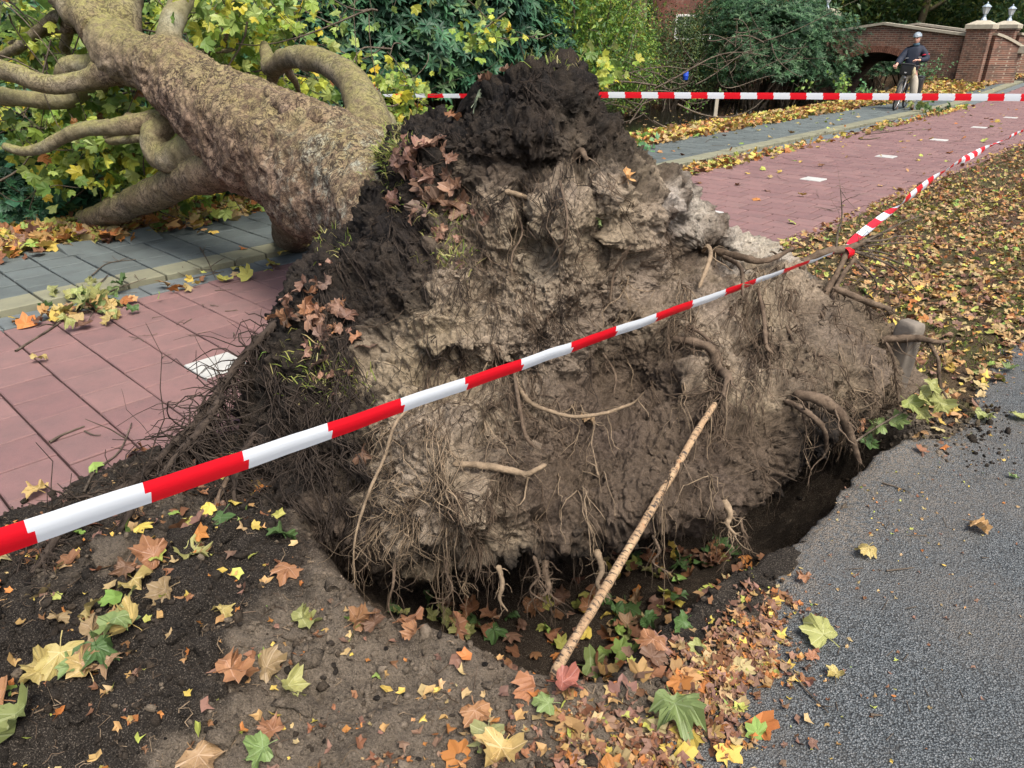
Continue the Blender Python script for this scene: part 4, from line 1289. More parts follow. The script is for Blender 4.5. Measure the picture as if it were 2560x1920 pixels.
def leaf_outline(half):
    pts = [(math.radians(a), r) for a, r in half]
    right = [(r * math.cos(a), r * math.sin(a)) for a, r in pts]
    left = [(-x_, y_) for x_, y_ in right[1:]][::-1]
    return np.array(right + left)           # from the tip clockwise round to the tip


def leaf_np(half, ring=True, curl=(0.0, 0.0), wave=0.0, seed=0, stalk=False):
    """leaf lying in xy, stalk along -y, size 1"""
    O = leaf_outline(half); n = len(O)
    V = [(0, 0.0)]; F = []
    if ring:
        V += [tuple(o * 0.5) for o in O]; V += [tuple(o) for o in O]
        for i in range(n):
            j = (i + 1) % n
            F += [(0, 1 + j, 1 + i), (1 + i, 1 + j, 1 + n + j), (1 + i, 1 + n + j, 1 + n + i)]
    else:
        V += [tuple(o) for o in O]
        for i in range(n):
            F.append((0, 1 + (i + 1) % n, 1 + i))
    V = np.array(V)
    if seed: V *= (1 + 0.13 * vn(np.stack([V[:, 0] * 4 + seed, V[:, 1] * 4, 0 * V[:, 0]], -1), seed + 50))[:, None]; V[:, 0] += 0.12 * math.sin(seed * 2.3) * V[:, 1]
    x_, y_ = V[:, 0], V[:, 1]
    r2 = x_ ** 2 + y_ ** 2; ang = np.arctan2(y_, x_)
    rib = np.min(np.abs(((ang[:, None] - np.radians([90, 46, 134, -8, 188])[None]) + math.pi) % (2 * math.pi) - math.pi), 1)
    z = curl[0] * x_ ** 2 + curl[1] * (y_ - 0.3) ** 2 + np.sqrt(r2) * 0.16 * np.minimum(rib, 0.4)
    z = z + wave * vn(np.stack([x_ * 2.6 + seed * 9.1, y_ * 2.6, 0 * x_], -1), seed) * np.sqrt(r2)
    V3 = np.stack([x_, y_, z], -1)
    if stalk:
        k = len(V3)
        sv, sf = tube1([(0, 0.02, 0.0), (0.01, -0.22, 0.02), (0.03, -0.45, 0.01), (0.02, -0.66, 0.0)], [0.018, 0.016, 0.016, 0.022], 3)
        V3 = np.vstack([V3, sv]); F += [(a_, b_, c_) for a_, b_, c_, d_ in sf + k] + [(a_, c_, d_) for a_, b_, c_, d_ in sf + k]
    return V3, np.array(F)


def rot_from(nrm, spin):
    """rotation matrices with z along nrm, turned by spin"""
    nrm = nrm / (np.linalg.norm(nrm, axis=-1, keepdims=True) + 1e-9)
    ref = np.where(np.abs(nrm[:, 2:3]) < 0.9, np.array([0, 0, 1.0]), np.array([0, 1.0, 0]))
    a = np.cross(ref, nrm); a /= np.linalg.norm(a, axis=1, keepdims=True) + 1e-9
    b = np.cross(nrm, a)
    c, s = np.cos(spin)[:, None], np.sin(spin)[:, None]
    return np.stack([a * c + b * s, -a * s + b * c, nrm], -1)       # columns


def scatter(P, Nrm, S, C, shapes, seed, spin=None):
    """join copies of leaf shapes: P (n,3), S (n), C (n,3)"""
    r_ = np.random.default_rng(seed)
    n = len(P)
    sp = r_.uniform(0, 2 * math.pi, n) if spin is None else spin
    R = rot_from(Nrm, sp)
    w_ = r_.integers(0, len(shapes), n)
    Vs, Fs, Cs, off = [], [], [], 0
    for k, (V, F) in enumerate(shapes):
        m = np.where(w_ == k)[0]
        if not len(m): continue
        X = np.einsum('nij,vj->nvi', R[m], V) * S[m][:, None, None] + P[m][:, None]
        Vs.append(X.reshape(-1, 3)); Fs.append((F[None] + (np.arange(len(m)) * len(V))[:, None, None]).reshape(-1, 3) + off)
        Cs.append(np.repeat(C[m], len(V), 0)); off += len(m) * len(V)
    return np.vstack(Vs), np.vstack(Fs), np.vstack(Cs)


LO = [leaf_np(LEAF_LO, False, c, w, i) for i, (c, w) in enumerate([((-0.3, -0.2), 0.2), ((0.3, -0.1), 0.2), ((-0.1, -0.5), 0.3), ((0.5, 0.2), 0.2), ((-0.6, 0.1), 0.1)])]
YEL = np.array([[0.48, 0.44, 0.045], [0.38, 0.42, 0.06], [0.21, 0.31, 0.05], [0.11, 0.19, 0.038], [0.48, 0.36, 0.035], [0.28, 0.36, 0.10], [0.24, 0.10, 0.03]])


def pick(pal, w_, n, r_, var=0.2):
    c = pal[r_.choice(len(pal), n, p=np.array(w_) / np.sum(w_))]
    return c * r_.uniform(1 - var, 1 + var, (n, 1)) * r_.uniform(0.93, 1.07, (n, 3))


def clusters(spec, seed, size=(0.055, 0.11), weights=(1.3, 2.8, 4.5, 5, 0.35, 4, 0.2)):
    """leaf clusters: px, py, distance, spread x px, spread y px, depth spread, count"""
    r_ = np.random.default_rng(seed)
    P = []
    for x, y, Y, sx, sy, sz, n in spec:
        n = int(n * CLS)
        xx = r_.normal(x, sx, n); yy = r_.normal(y, sy, n); YY = Y + r_.normal(0, sz, n)
        p = D(xx, yy, YY); P.append(p)
    P = np.vstack(P)
    P = P[P[:, 2] > 0.05]
    n = len(P)
    Nn = r_.normal(0, 0.75, (n, 3)) + np.array([0.1, -0.7, 0.6])
    S = r_.uniform(*size, n)
    spin = r_.normal(math.pi, 0.9, n)
    return P, Nn, S, pick(YEL, weights, n, r_), spin


CLS = 1.25
CL = [(560, 20, 7.8, 70, 50, 0.5, 150), (640, 90, 8.0, 50, 50, 0.5, 110), (500, 90, 7.8, 50, 50, 0.4, 90), (720, 20, 8.4, 50, 40, 0.6, 40), (620, 170, 8.2, 50, 40, 0.5, 80), (780, 215, 8.0, 40, 35, 0.5, 50),
      (990, 220, 11.6, 40, 35, 0.3, 90), (1020, 290, 11.6, 40, 35, 0.3, 120), (960, 345, 7.4, 35, 20, 0.4, 50), (1050, 330, 11.6, 28, 25, 0.3, 40), (430, 300, 7.3, 60, 40, 0.4, 80), (350, 350, 7.3, 70, 50, 0.4, 110),
      (280, 420, 7.2, 70, 40, 0.4, 110), (360, 420, 7.6, 60, 40, 0.4, 90), (230, 330, 7.2, 60, 40, 0.4, 80), (300, 250, 7.3, 50, 25, 0.3, 70), (160, 300, 7.4, 60, 30, 0.4, 60), (60, 60, 8.6, 80, 60, 0.6, 170),
      (90, 150, 8.6, 70, 40, 0.6, 110), (20, 280, 7.8, 50, 30, 0.4, 60), (200, 100, 8.8, 60, 60, 0.6, 120), (380, 40, 8.4, 50, 40, 0.5, 90), (460, 160, 8.2, 50, 40, 0.5, 60), (860, 60, 9.0, 60, 60, 0.6, 20),
      (540, 380, 7.6, 50, 40, 0.4, 50), (480, 480, 7.6, 60, 25, 0.3, 60), (120, 430, 7.2, 40, 30, 0.3, 35), (1230, 60, 10.5, 35, 25, 0.4, 30), (1200, 100, 10.5, 30, 20, 0.4, 22), (1500, 170, 10.0, 40, 30, 0.4, 22), (1530, 195, 10.0, 30, 15, 0.4, 16),
      (640, 330, 7.8, 60, 60, 0.5, 60), (880, 200, 8.4, 60, 40, 0.5, 60), (440, 230, 8.0, 80, 50, 0.5, 80), (100, 340, 7.6, 60, 40, 0.4, 60)]
P, Nn, S, C, spin = clusters(CL, 11)
V, F, C = scatter(P, Nn, S, C, LO, 12, spin)
tag(tchild('crown', mesh_np('crown', V, F, MAT['foliage'], C, smooth=False)), 'yellowing lobed leaves of the crown', None, None, 'stuff')
# thin twigs carrying them
r_ = np.random.default_rng(5)
sel = r_.integers(0, len(P), 380)
A = P[sel]; Bt = A + r_.normal(0, 0.55, A.shape) * np.array([1, 0.4, 1]) + np.array([-0.15, 0.35, 0.1])
tw = bezier_twigs(A, Bt, 6)
tv, tf = tubes(tw, r_.uniform(0.003, 0.011, len(A))[:, None] * np.linspace(0.4, 1, 9)[None], 4)
tag(tchild('twigs', mesh_np('twigs', tv, tf, MAT['twig'])), None, None, None, 'stuff')
# ------------------------------------------------------------------ barrier tape
def strip(name, P, wdir, width, uvx, fold=0.0, rows=5, parent=None):
    """tape: P (n,3) centre line, wdir (n,3) direction across, width (n), uvx (n) stripe coordinate"""
    P = np.asarray(P, float); n = len(P)
    T = np.gradient(P, axis=0); T /= np.linalg.norm(T, axis=1, keepdims=True)
    Wd = wdir - (wdir * T).sum(1, keepdims=True) * T; Wd /= np.linalg.norm(Wd, axis=1, keepdims=True)
    Nn = np.cross(T, Wd)
    s = np.linspace(-0.5, 0.5, rows)
    bulge = fold * (0.25 - np.abs(s - 0.1))
    V = P[:, None] + Wd[:, None] * (s[None, :, None] * width[:, None, None]) + Nn[:, None] * (bulge[None, :, None] * width[:, None, None])
    uv = np.stack([np.repeat(uvx[:, None], rows, 1), np.repeat((s + 0.5)[None], n, 0)], -1).reshape(-1, 2)
    idx = np.arange(n * rows).reshape(n, rows)
    F = np.stack([idx[:-1, :-1], idx[1:, :-1], idx[1:, 1:], idx[:-1, 1:]], -1).reshape(-1, 4)
    return link(name, mesh_np(name, V.reshape(-1, 3), F, MAT['tape'], smooth=True, uv=uv), parent)


def PZ(x, y, Z):
    r = ray(x, y); zc = r[1] * cP - r[2] * sP
    return np.array([0, 0, H]) + r * Z / zc


tA, tB = PZ(0, 1360, 1.658), PZ(2098, 629, 4.08)
t = np.linspace(-0.42, 1.0, 220)
kk = np.interp(t, [-0.42, 0, 1], [-0.27 - 0.42 * 15.57, -0.27, 15.3])
P = tA + (tB - tA) * t[:, None]
P[:, 2] -= 0.012 * np.sin(math.pi * np.clip(t, 0, 1)) 
P += 0.004 * fbm(np.stack([t * 30, t * 0, t * 0], -1), 2, 3)[:, None] * np.array([0, 0, 1])
tw = np.interp(t, [-0.42, 0.2, 0.7, 1.0], [0.10, 0.16, 0.35, 0.9])
wd = np.stack([0 * t, -np.sin(tw), np.cos(tw)], -1)
wid = np.interp(t, [-0.42, 0, 0.12, 0.3, 0.6, 0.9, 1.0], [0.082, 0.080, 0.070, 0.058, 0.050, 0.040, 0.028])
front_tape = strip('barrier_tape', P, wd, wid, kk, 0.28)
tag(front_tape, 'red and white barrier tape stretched diagonally in front of the root plate', 'barrier tape')
# knot on the root
ka = np.linspace(0, 2.6 * math.pi, 40)
kc = D(2114, 632, 3.975)
rt = (tB - tA) / np.linalg.norm(tB - tA); k1 = np.array([0, 0, 1.0]); k1 = k1 - (k1 @ rt) * rt; k1 /= np.linalg.norm(k1); k2 = np.cross(rt, k1)
KP = kc + 0.034 * (np.cos(ka)[:, None] * k1 + np.sin(ka)[:, None] * k2) + rt * (ka * 0.003)[:, None]
strip('knot', KP, np.repeat(rt[None], 40, 0), np.full(40, 0.045), np.full(40, 1.5) + ka * 0.02, 0.3, 5, front_tape)

# second length, running off along the verge
sp = [(2112, 628, 3.96), (2160, 582, 4.35), (2255, 508, 5.25), (2346, 439, 6.5), (2424, 391, 7.9), (2511, 350, 9.8), (2565, 325, 11.2), (2650, 292, 13.6), (2740, 262, 17.0)]
P = spline([D(*q) for q in sp], 420)
L = np.concatenate([[0], np.cumsum(np.linalg.norm(np.diff(P, axis=0), axis=1))])
T = np.gradient(P, axis=0); T /= np.linalg.norm(T, axis=1, keepdims=True)
up = np.array([0, 0, 1.0]); s1 = np.cross(T, up); s1 /= np.linalg.norm(s1, axis=1, keepdims=True); s2 = np.cross(s1, T)
ph = 0.35 + 0.75 * np.sin(L * 2.1) + 0.5 * np.sin(L * 0.83 + 1) + 0.12 * np.sin(L * 6.1)
wd = np.cos(ph)[:, None] * s2 + np.sin(ph)[:, None] * s1
tag(strip('barrier_tape', P, wd, np.interp(L, [0, 0.25, 20], [0.035, 0.062, 0.07]), L / 0.25 + 0.35, 0.5), 'twisted barrier tape running off over the leafy verge towards the right edge', 'barrier tape')
stake = thing('wooden_stake', 'wooden stake at the far end of the verge tape', 'stake', tuple(P[-1] * np.array([1, 1, 0])))
MB().box((0, 0, 0.55), (0.05, 0.05, 1.3), bev=0.006).build('post', MAT['twig'], stake)

# third length, level behind the root plate
x = np.linspace(952, 2760, 300)
P = D(x, np.interp(x, [952, 1200, 1470, 2760], [238.5, 240, 237, 245]), np.full(300, 10.8))
L = np.concatenate([[0], np.cumsum(np.linalg.norm(np.diff(P, axis=0), axis=1))])
wid = np.interp(x, [952, 1000, 1200, 1470, 2100, 2560], [0.03, 0.045, 0.062, 0.078, 0.086, 0.096])
back_tape = strip('barrier_tape', P, np.repeat(np.array([[0, -0.1, 1.0]]), 300, 0), wid, L / 0.2285 + 0.2, 0.06)
tag(back_tape, 'level red and white barrier tape strung behind the root plate', 'barrier tape')
q0, q1 = P[0], D(905, 208, 5.75)
for i, (a, b, wv_, ux) in enumerate([(q0, q1, 0.03, 0.2), (q0, D(922, 262, 6.2), 0.028, 0.1), (D(930, 215, 8.0), D(938, 245, 8.0), 0.06, 1.3), (D(932, 214, 8.0), q0, 0.05, 0.7)]):
    tt = np.linspace(0, 1, 30)[:, None]
    PP = a * (1 - tt) + b * tt; LL = np.linspace(0, np.linalg.norm(b - a), 30) / 0.4
    strip('knot_loop', PP, np.repeat(np.array([[0.2, -0.1, 1.0 if i < 2 else 0.3]]), 30, 0), np.full(30, wv_), LL + ux, 0.3, 4, back_tape)

# ------------------------------------------------------------------ leaning peeled branch and concrete block
b0, b1 = D(1396, 1665, 1.70), on(1790, 1006, 0.03)
pb, PULL = [], []
for x, y in ((1382, 1690), (1396, 1665), (1452, 1572), (1520, 1458), (1583, 1352), (1640, 1255), (1700, 1152), (1745, 1075), (1790, 1006)):
    r0 = ray(x, y); r1, r2 = b0 - np.array([0, 0, H]), b1 - np.array([0, 0, H])
    # nearest point of the straight line to this sight line, then pulled onto it
    A_ = np.stack([r0, -(r2 - r1)], 1); sol = np.linalg.lstsq(A_, r1, rcond=None)[0]
    q = np.array([0, 0, H]) + r0 * sol[0]
    if y < 1450: PULL.append(sol[0] - on(x, y, 0.03)[1] / r0[1])
    pb.append(q)
pb[0][2] -= 0.03
mx_ = max(0.0, max(PULL)); eye = np.array([0, 0, H])
for i, q in enumerate(pb):
    k_ = mx_ * math.sin(math.pi * min(1, i / 7.0) * 0.5)
    pb[i] = eye + (q - eye) * (1 - k_ / np.linalg.norm(q - eye))
br_ = [0.017, 0.017, 0.0155, 0.0165, 0.015, 0.0145, 0.014, 0.0135, 0.011]
Q, dirs, F, Pc, Rc = limb_np(pb, br_, 110, 20, 401, 0.14, 2.0)
uvb = np.stack(np.meshgrid(np.linspace(0, 1, 110), np.linspace(0, 1, 20), indexing='ij')[::-1], -1).reshape(-1, 2)
tag(link('peeled_branch', mesh_np('peeled_branch', Q.reshape(-1, 3), F, MAT['stick'], uv=uvb)), 'straight peeled branch leaning from the hole against the root plate', 'branch')

blk = thing('concrete_block', 'weathered concrete block standing at the edge of the roots', 'concrete block', G(2222, 985))
V, F = icosa(3)
V = np.sign(V) * np.abs(V) ** 0.22
V = V / np.abs(V).max(0) * np.array([0.048, 0.06, 0.25]) + np.array([0, 0, 0.19])
V = V + 0.010 * fbm(V * 9, 3, 5)[:, None] * np.sign(V - np.array([0, 0, 0.19]))
o = link('block', mesh_np('block', V, F, MAT['concrete'], smooth=True), blk, None, (0.05, 0.03, 0.5))

# ------------------------------------------------------------------ brick bridge
BU = 31.0
bridge = thing('brick_bridge', 'old red brick arch bridge with stone copings over the canal', 'bridge', W(BU, 10.0, 0), ROTP)
BO = np.array([0, 10.0, 0])                                    # local (du, v-10, z)


def bl(du, v, z): return (du, v - 10.0, z)


AC, AR, AZ0 = 10.5, 2.18, -0.92


def top_z(v):
    return np.interp(v, [6.9, 7.7, 10.5, 12.4, 14.6], [1.74, 1.79, 2.17, 1.90, 1.6])


def facade(du0, du1, arch=True, dz=0.0):
    vsx = np.linspace(7.3, 14.6, 130)
    m = MB(); V = []; F = []
    for v in vsx:
        b_ = -0.9
        if arch and abs(v - AC) < AR: b_ = AZ0 + math.sqrt(AR * AR - (v - AC) ** 2)
        if not arch: b_ = 0.85
        for du in (du0, du1):
            V.append(bl(du, v, b_)); V.append(bl(du, v, float(top_z(v)) + dz))
    for i in range(len(vsx) - 1):
        a = i * 4; b = a + 4
        F += [(a, b, b + 1, a + 1), (a + 2, a + 3, b + 3, b + 2), (a + 1, b + 1, b + 3, a + 3), (a, a + 2, b + 2, b)]
    F += [(0, 1, 3, 2), (len(V) - 4, len(V) - 2, len(V) - 1, len(V) - 3)]
    return m.add(V, F)


facade(0.0, 0.34).build('wall', MAT['brick'], bridge)
facade(3.9, 4.24, False, 0.02).build('parapet', MAT['brick'], bridge)
# barrel
m = MB(); aa = np.linspace(math.radians(10), math.radians(170), 50); V = []; F = []
for a_ in aa:
    for du in (0.34, 4.3):
        for rr_ in (AR, AR + 0.25): V.append(bl(du, AC + rr_ * math.cos(a_), AZ0 + rr_ * math.sin(a_)))
for i in range(49):
    a = i * 4; b = a + 4
    F += [(a, a + 2, b + 2, b), (a + 1, b + 1, b + 3, a + 3)]
m.add(V, F).build('arch_barrel', MAT['brick'], bridge)
# ring of upright bricks
ring = MB()
for a_ in np.arange(math.radians(24), math.radians(156), 0.031):
    M_ = Matrix.Translation(Vector(bl(-0.012, AC + (AR + 0.11) * math.cos(a_), AZ0 + (AR + 0.11) * math.sin(a_)))) @ Matrix.Rotation(a_ - math.pi / 2, 4, 'X')
    ring.box((0, 0, 0), (0.05, 0.052, 0.22 + 0.01 * random.random()), M_)
mr = m_root('ring_brick', (0.16, 0.07, 0.05), (0.30, 0.15, 0.10))
ro = ring.build('arch_ring', mr, bridge)
tag(ro, None, None, None, 'stuff')


def coping(pts, wdt, th, name='coping', parent=None):
    m = MB()
    for (a, b) in zip(pts[:-1], pts[1:]):
        a = np.array(a); b = np.array(b); d = b - a; L_ = np.linalg.norm(d); d = d / L_
        s = np.cross(d, [0, 0, 1]); s /= np.linalg.norm(s); n_ = np.cross(s, d)
        V = [a + s * i * wdt / 2 + n_ * j * th for j in (0, 1) for i in (-1, 1)] + [b + s * i * wdt / 2 + n_ * j * th for j in (0, 1) for i in (-1, 1)]
        m.add(V, [(0, 1, 3, 2), (4, 6, 7, 5), (0, 4, 5, 1), (2, 3, 7, 6), (0, 2, 6, 4), (1, 5, 7, 3)])
    return m.build(name, MAT['stone'], parent or bridge)


cv = [7.6, 9.0, 10.5, 11.6, 13.0, 14.6]
coping([bl(0.15, v, float(top_z(v)) + 0.003) for v in cv], 0.46, 0.085)
coping([bl(4.05, v, float(top_z(v)) + 0.023) for v in cv], 0.46, 0.085)


def pillar(du, v, z0, z1, sz=0.72):
    p = MB().box(bl(du, v, (z0 + z1) / 2), (sz, sz, z1 - z0)).box(bl(du, v, z1 - 0.03), (sz + 0.06, sz + 0.06, 0.05)).build('pillar', MAT['brick'], bridge)
    c = MB(); s = sz / 2 + 0.06
    x0, y0, _ = bl(du, v, 0)
    V = [(x0 + i * s, y0 + j * s, z) for z in (z1, z1 + 0.13) for i, j in ((-1, -1), (1, -1), (1, 1), (-1, 1))] + [(x0 + i * 0.16, y0 + j * 0.16, z1 + 0.26) for i, j in ((-1, -1), (1, -1), (1, 1), (-1, 1))]
    c.add(V, [(3, 2, 1, 0), (0, 1, 5, 4), (1, 2, 6, 5), (2, 3, 7, 6), (3, 0, 4, 7), (4, 5, 9, 8), (5, 6, 10, 9), (6, 7, 11, 10), (7, 4, 8, 11), (8, 9, 10, 11)])
    c.build('cap', MAT['stone'], p)
    return W(BU + du, v, z1 + 0.26)


lamp_at = [pillar(0.15, 7.3, -0.2, 2.02), pillar(4.5, 7.45, 0.3, 2.06), pillar(0.15, 12.75, -0.2, 2.5)]


def wing(a, b, za, zb, name):
    m = MB(); a = np.array(a, float); b = np.array(b, float); d = (b - a) / np.linalg.norm(b - a); s = np.array([-d[1], d[0]]) * 0.17
    V = []
    N_ = 14
    for i in range(N_):
        t_ = i / (N_ - 1); c = a + (b - a) * t_; z = za + (zb - za) * (t_ ** 1.25)
        for k in (-1, 1):
            for zz in (-0.2, z): V.append(bl(*(c + s * k), zz))
    F = []
    for i in range(N_ - 1):
        q = i * 4
        F += [(q, q + 4, q + 5, q + 1), (q + 2, q + 3, q + 7, q + 6), (q + 1, q + 5, q + 7, q + 3)]
    F += [(0, 1, 3, 2), (len(V) - 4, len(V) - 2, len(V) - 1, len(V) - 3)]
    w_ = m.add(V, F).build('wing_wall', MAT['brick'], bridge)
    pts = []
    for i in range(6):
        t_ = i / 5; c = a + (b - a) * t_; pts.append(bl(c[0], c[1], za + (zb - za) * (t_ ** 1.25) + 0.004))
    coping(pts, 0.44, 0.08, 'coping', w_)
    MB().box(bl(b[0], b[1], zb - 0.02), (0.5, 0.5, 0.26), bev=0.02).build('end_stone', MAT['stone'], w_)


wing((0.25, 6.95), (1.25, 6.25), 1.82, 1.40, 'near')
wing((4.6, 7.1), (6.0, 6.1), 1.84, 1.42, 'far')
MB().box(bl(2.1, 11.3, 1.33), (3.5, 6.6, 0.12)).build('deck', MAT['asphalt'], bridge)

zinc = simple('lamp_metal', (0.33, 0.40, 0.45), 0.45, 0.5, 0.15, 12, 0.3)
frost = simple('lamp_glass', (0.62, 0.66, 0.66), 0.25, 0.5, 0.05, 6)


def lamp(p, label):
    t_ = thing('bridge_lamp', label, 'lamp', p, ROTP, 'lanterns on the bridge pillars')
    MB().lathe([(0.10, 0.0), (0.085, 0.04), (0.05, 0.10), (0.042, 0.18), (0.06, 0.20)], 8).build('post', zinc, t_)
    MB().lathe([(0.065, 0.20), (0.125, 0.40)], 6).build('glass', frost, t_)
    f = MB()
    for i in range(6):
        a_ = i * math.pi / 3
        f.tube([(0.068 * math.cos(a_), 0.068 * math.sin(a_), 0.2), (0.128 * math.cos(a_), 0.128 * math.sin(a_), 0.40)], 0.008, 4)
    f.build('lantern_frame', zinc, t_)
    MB().lathe([(0.15, 0.40), (0.15, 0.415), (0.07, 0.48), (0.03, 0.50), (0.025, 0.54), (0.004, 0.57)], 8).build('lantern_roof', zinc, t_)


lamp(lamp_at[0], 'lantern on the near bridge pillar, behind the cyclist')
lamp(lamp_at[1], 'lantern on the farther bridge pillar close to the right edge')
lamp(lamp_at[2], 'lantern half hidden by the tall dark shrub')

# ------------------------------------------------------------------ house behind the trees
hb = D(1770, 90, 42.0)
house = thing('brick_house', 'red brick house with tiled roof showing between the shrubs', 'house', (hb[0], 42.0, 0.3))
m_house = m_brick('house_brick', 1.0, (0.15, 0.055, 0.042), (0.11, 0.042, 0.035), (0.14, 0.09, 0.075), 'xz')
m_roof = m_brick('roof_tiles', 0.8, (0.20, 0.075, 0.055), (0.14, 0.06, 0.05), (0.05, 0.03, 0.03), 'xz')
MB().prism([(-3.2, 0), (0.55, 0), (0.55, 3.0), (-0.3, 5.2), (-1.5, 7.5), (-3.2, 4.5)], -0.4, 3.0, 1).build('wall', m_house, house)
MB().box((2.6, 1.2, 1.4), (4.2, 3.0, 2.8)).build('wall', m_house, house)
rf = MB().add([(0.4, -0.5, 2.75), (4.9, -0.5, 2.75), (4.9, 2.6, 6.6), (0.0, 2.6, 6.6), (0.4, -0.5, 2.9), (4.9, -0.5, 2.9), (4.9, 2.5, 6.7), (0.0, 2.5, 6.7)],
              [(3, 2, 1, 0), (4, 5, 6, 7), (0, 1, 5, 4), (1, 2, 6, 5), (2, 3, 7, 6), (3, 0, 4, 7)]).build('roof', m_roof, house)
white = simple('white_paint', (0.74, 0.76, 0.74), 0.5, 0.4, 0.05, 6)
pane_m = simple('dark_pane', (0.03, 0.04, 0.045), 0.1, 0.5, 0.1, 3)
for wx_, wz_, ww, hh, yy in ((-1.35, 1.9, 0.9, 1.1, -0.4), (0.0, 1.7, 0.7, 1.3, -0.4), (2.2, 1.5, 0.9, 1.2, -0.3)):
    wn = MB()
    for c, d in (((wx_, yy - 0.03, wz_ + hh / 2), (ww + 0.1, 0.08, 0.09)), ((wx_, yy - 0.03, wz_ - hh / 2), (ww + 0.1, 0.08, 0.09)), ((wx_ - ww / 2, yy - 0.03, wz_), (0.09, 0.07, hh)), ((wx_ + ww / 2, yy - 0.03, wz_), (0.09, 0.07, hh)), ((wx_, yy - 0.025, wz_), (0.05, 0.06, hh)), ((wx_, yy - 0.025, wz_ + 0.1), (ww, 0.05, 0.05))):
        wn.box(c, d)
    wo = wn.build('window', white, house)
    MB().box((wx_, yy - 0.005, wz_), (ww - 0.02, 0.02, hh - 0.02)).build('pane', pane_m, wo)
# ------------------------------------------------------------------ cyclist and bicycle
CU, CV = 22.2, 6.5
cbase = W(CU, CV, 0.042)
crot = -math.atan2(cbase[0], cbase[1])
skin = simple('skin', (0.60, 0.34, 0.26), 0.55, 0.35, 0.08, 30)
navy = simple('navy_jacket', (0.016, 0.022, 0.038), 0.75, 0.3, 0.25, 12, 0, 0.004)
beige = simple('beige_cotton', (0.40, 0.37, 0.31), 0.9, 0.15, 0.14, 10, 0, 0.006)
brownl = simple('brown_leather', (0.11, 0.075, 0.055), 0.7, 0.3, 0.2, 20)
black = simple('black_rubber', (0.012, 0.012, 0.013), 0.6, 0.35, 0.2, 20)
blackv = simple('black_vinyl', (0.018, 0.019, 0.02), 0.4, 0.45, 0.2, 9, 0, 0.006)
silver = simple('brushed_metal', (0.42, 0.43, 0.44), 0.35, 0.5, 0.1, 30, 0.8)
greyr = simple('grey_reflective', (0.45, 0.46, 0.47), 0.4, 0.5, 0.1, 10)
helm = simple('helmet_shell', (0.24, 0.29, 0.33), 0.35, 0.5, 0.1, 8)
hairm = simple('grey_hair', (0.16, 0.14, 0.12), 0.8, 0.2, 0.3, 60)
redm = simple('red_band', (0.62, 0.03, 0.06), 0.6, 0.3, 0.05, 10)
scarf_m = simple('blue_scarf', (0.06, 0.11, 0.15), 0.9, 0.2, 0.25, 25)

person = thing('person', 'person in navy jacket, beige trousers and grey helmet standing over a bicycle', 'person', cbase, crot)
person.rotation_euler = (0, math.radians(-7), crot)
J = dict(hip=(0, 0.02, 0.92), spine=(0.03, 0.02, 1.14), chest=(0.06, 0.01, 1.36), nb=(0.085, 0.0, 1.50), nt=(0.095, -0.02, 1.59),
         sl=(0.26, 0.0, 1.43), el=(0.37, -0.07, 1.17), wl=(0.17, -0.30, 1.19), sr=(-0.13, 0.0, 1.42), er=(-0.26, -0.12, 1.22), wr=(-0.315, -0.40, 1.14),
         hl=(0.12, 0.02, 0.86), kl=(0.13, -0.03, 0.48), al=(0.12, 0.03, 0.09), hr=(-0.10, 0.02, 0.86), kr=(-0.20, -0.03, 0.48), ar=(-0.25, 0.0, 0.09))


def skinned(name, verts, edges, rad, rootv, mat, parent, sub=2):
    me = bpy.data.meshes.new(name)
    me.from_pydata(verts, edges, [])
    me.materials.append(mat)
    o = link(name, me, parent)
    sk_ = o.modifiers.new('skin', 'SKIN')
    sk_.use_smooth_shade = True
    for i, r_ in enumerate(rad):
        v = me.skin_vertices[0].data[i]
        v.radius = (r_, r_) if np.isscalar(r_) else r_
        v.use_root = (i == rootv)
    s_ = o.modifiers.new('sub', 'SUBSURF'); s_.levels = sub; s_.render_levels = sub
    return o


def chain(names, edges, rad, name, mat, parent, sub=2):
    vs_ = [J[k] for k in names]; ix = {k: i for i, k in enumerate(names)}
    return skinned(name, vs_, [(ix[a], ix[b]) for a, b in edges], [rad[k] for k in names], 0, mat, parent, sub)


# body: one continuous surface
names = ['hip', 'spine', 'chest', 'nb', 'nt', 'sl', 'el', 'wl', 'sr', 'er', 'wr', 'hl', 'kl', 'al', 'hr', 'kr', 'ar']
edges = [('hip', 'spine'), ('spine', 'chest'), ('chest', 'nb'), ('nb', 'nt'), ('chest', 'sl'), ('sl', 'el'), ('el', 'wl'), ('chest', 'sr'), ('sr', 'er'), ('er', 'wr'), ('hip', 'hl'), ('hl', 'kl'), ('kl', 'al'), ('hip', 'hr'), ('hr', 'kr'), ('kr', 'ar')]
rad = dict(hip=(0.14, 0.11), spine=(0.13, 0.10), chest=(0.14, 0.10), nb=0.06, nt=0.055, sl=0.055, el=0.042, wl=0.03, sr=0.055, er=0.042, wr=0.03, hl=0.08, kl=0.055, al=0.04, hr=0.08, kr=0.055, ar=0.04)
body_o = chain(names, edges, rad, 'body', skin, person)
J['slo'] = (0.25, 0.005, 1.435); J['sro'] = (-0.12, 0.005, 1.425)
J['hem'] = (0.0, 0.02, 0.83); J['col'] = (0.09, -0.005, 1.555); J['cl'] = (0.20, -0.27, 1.185); J['cr'] = (-0.305, -0.36, 1.15)
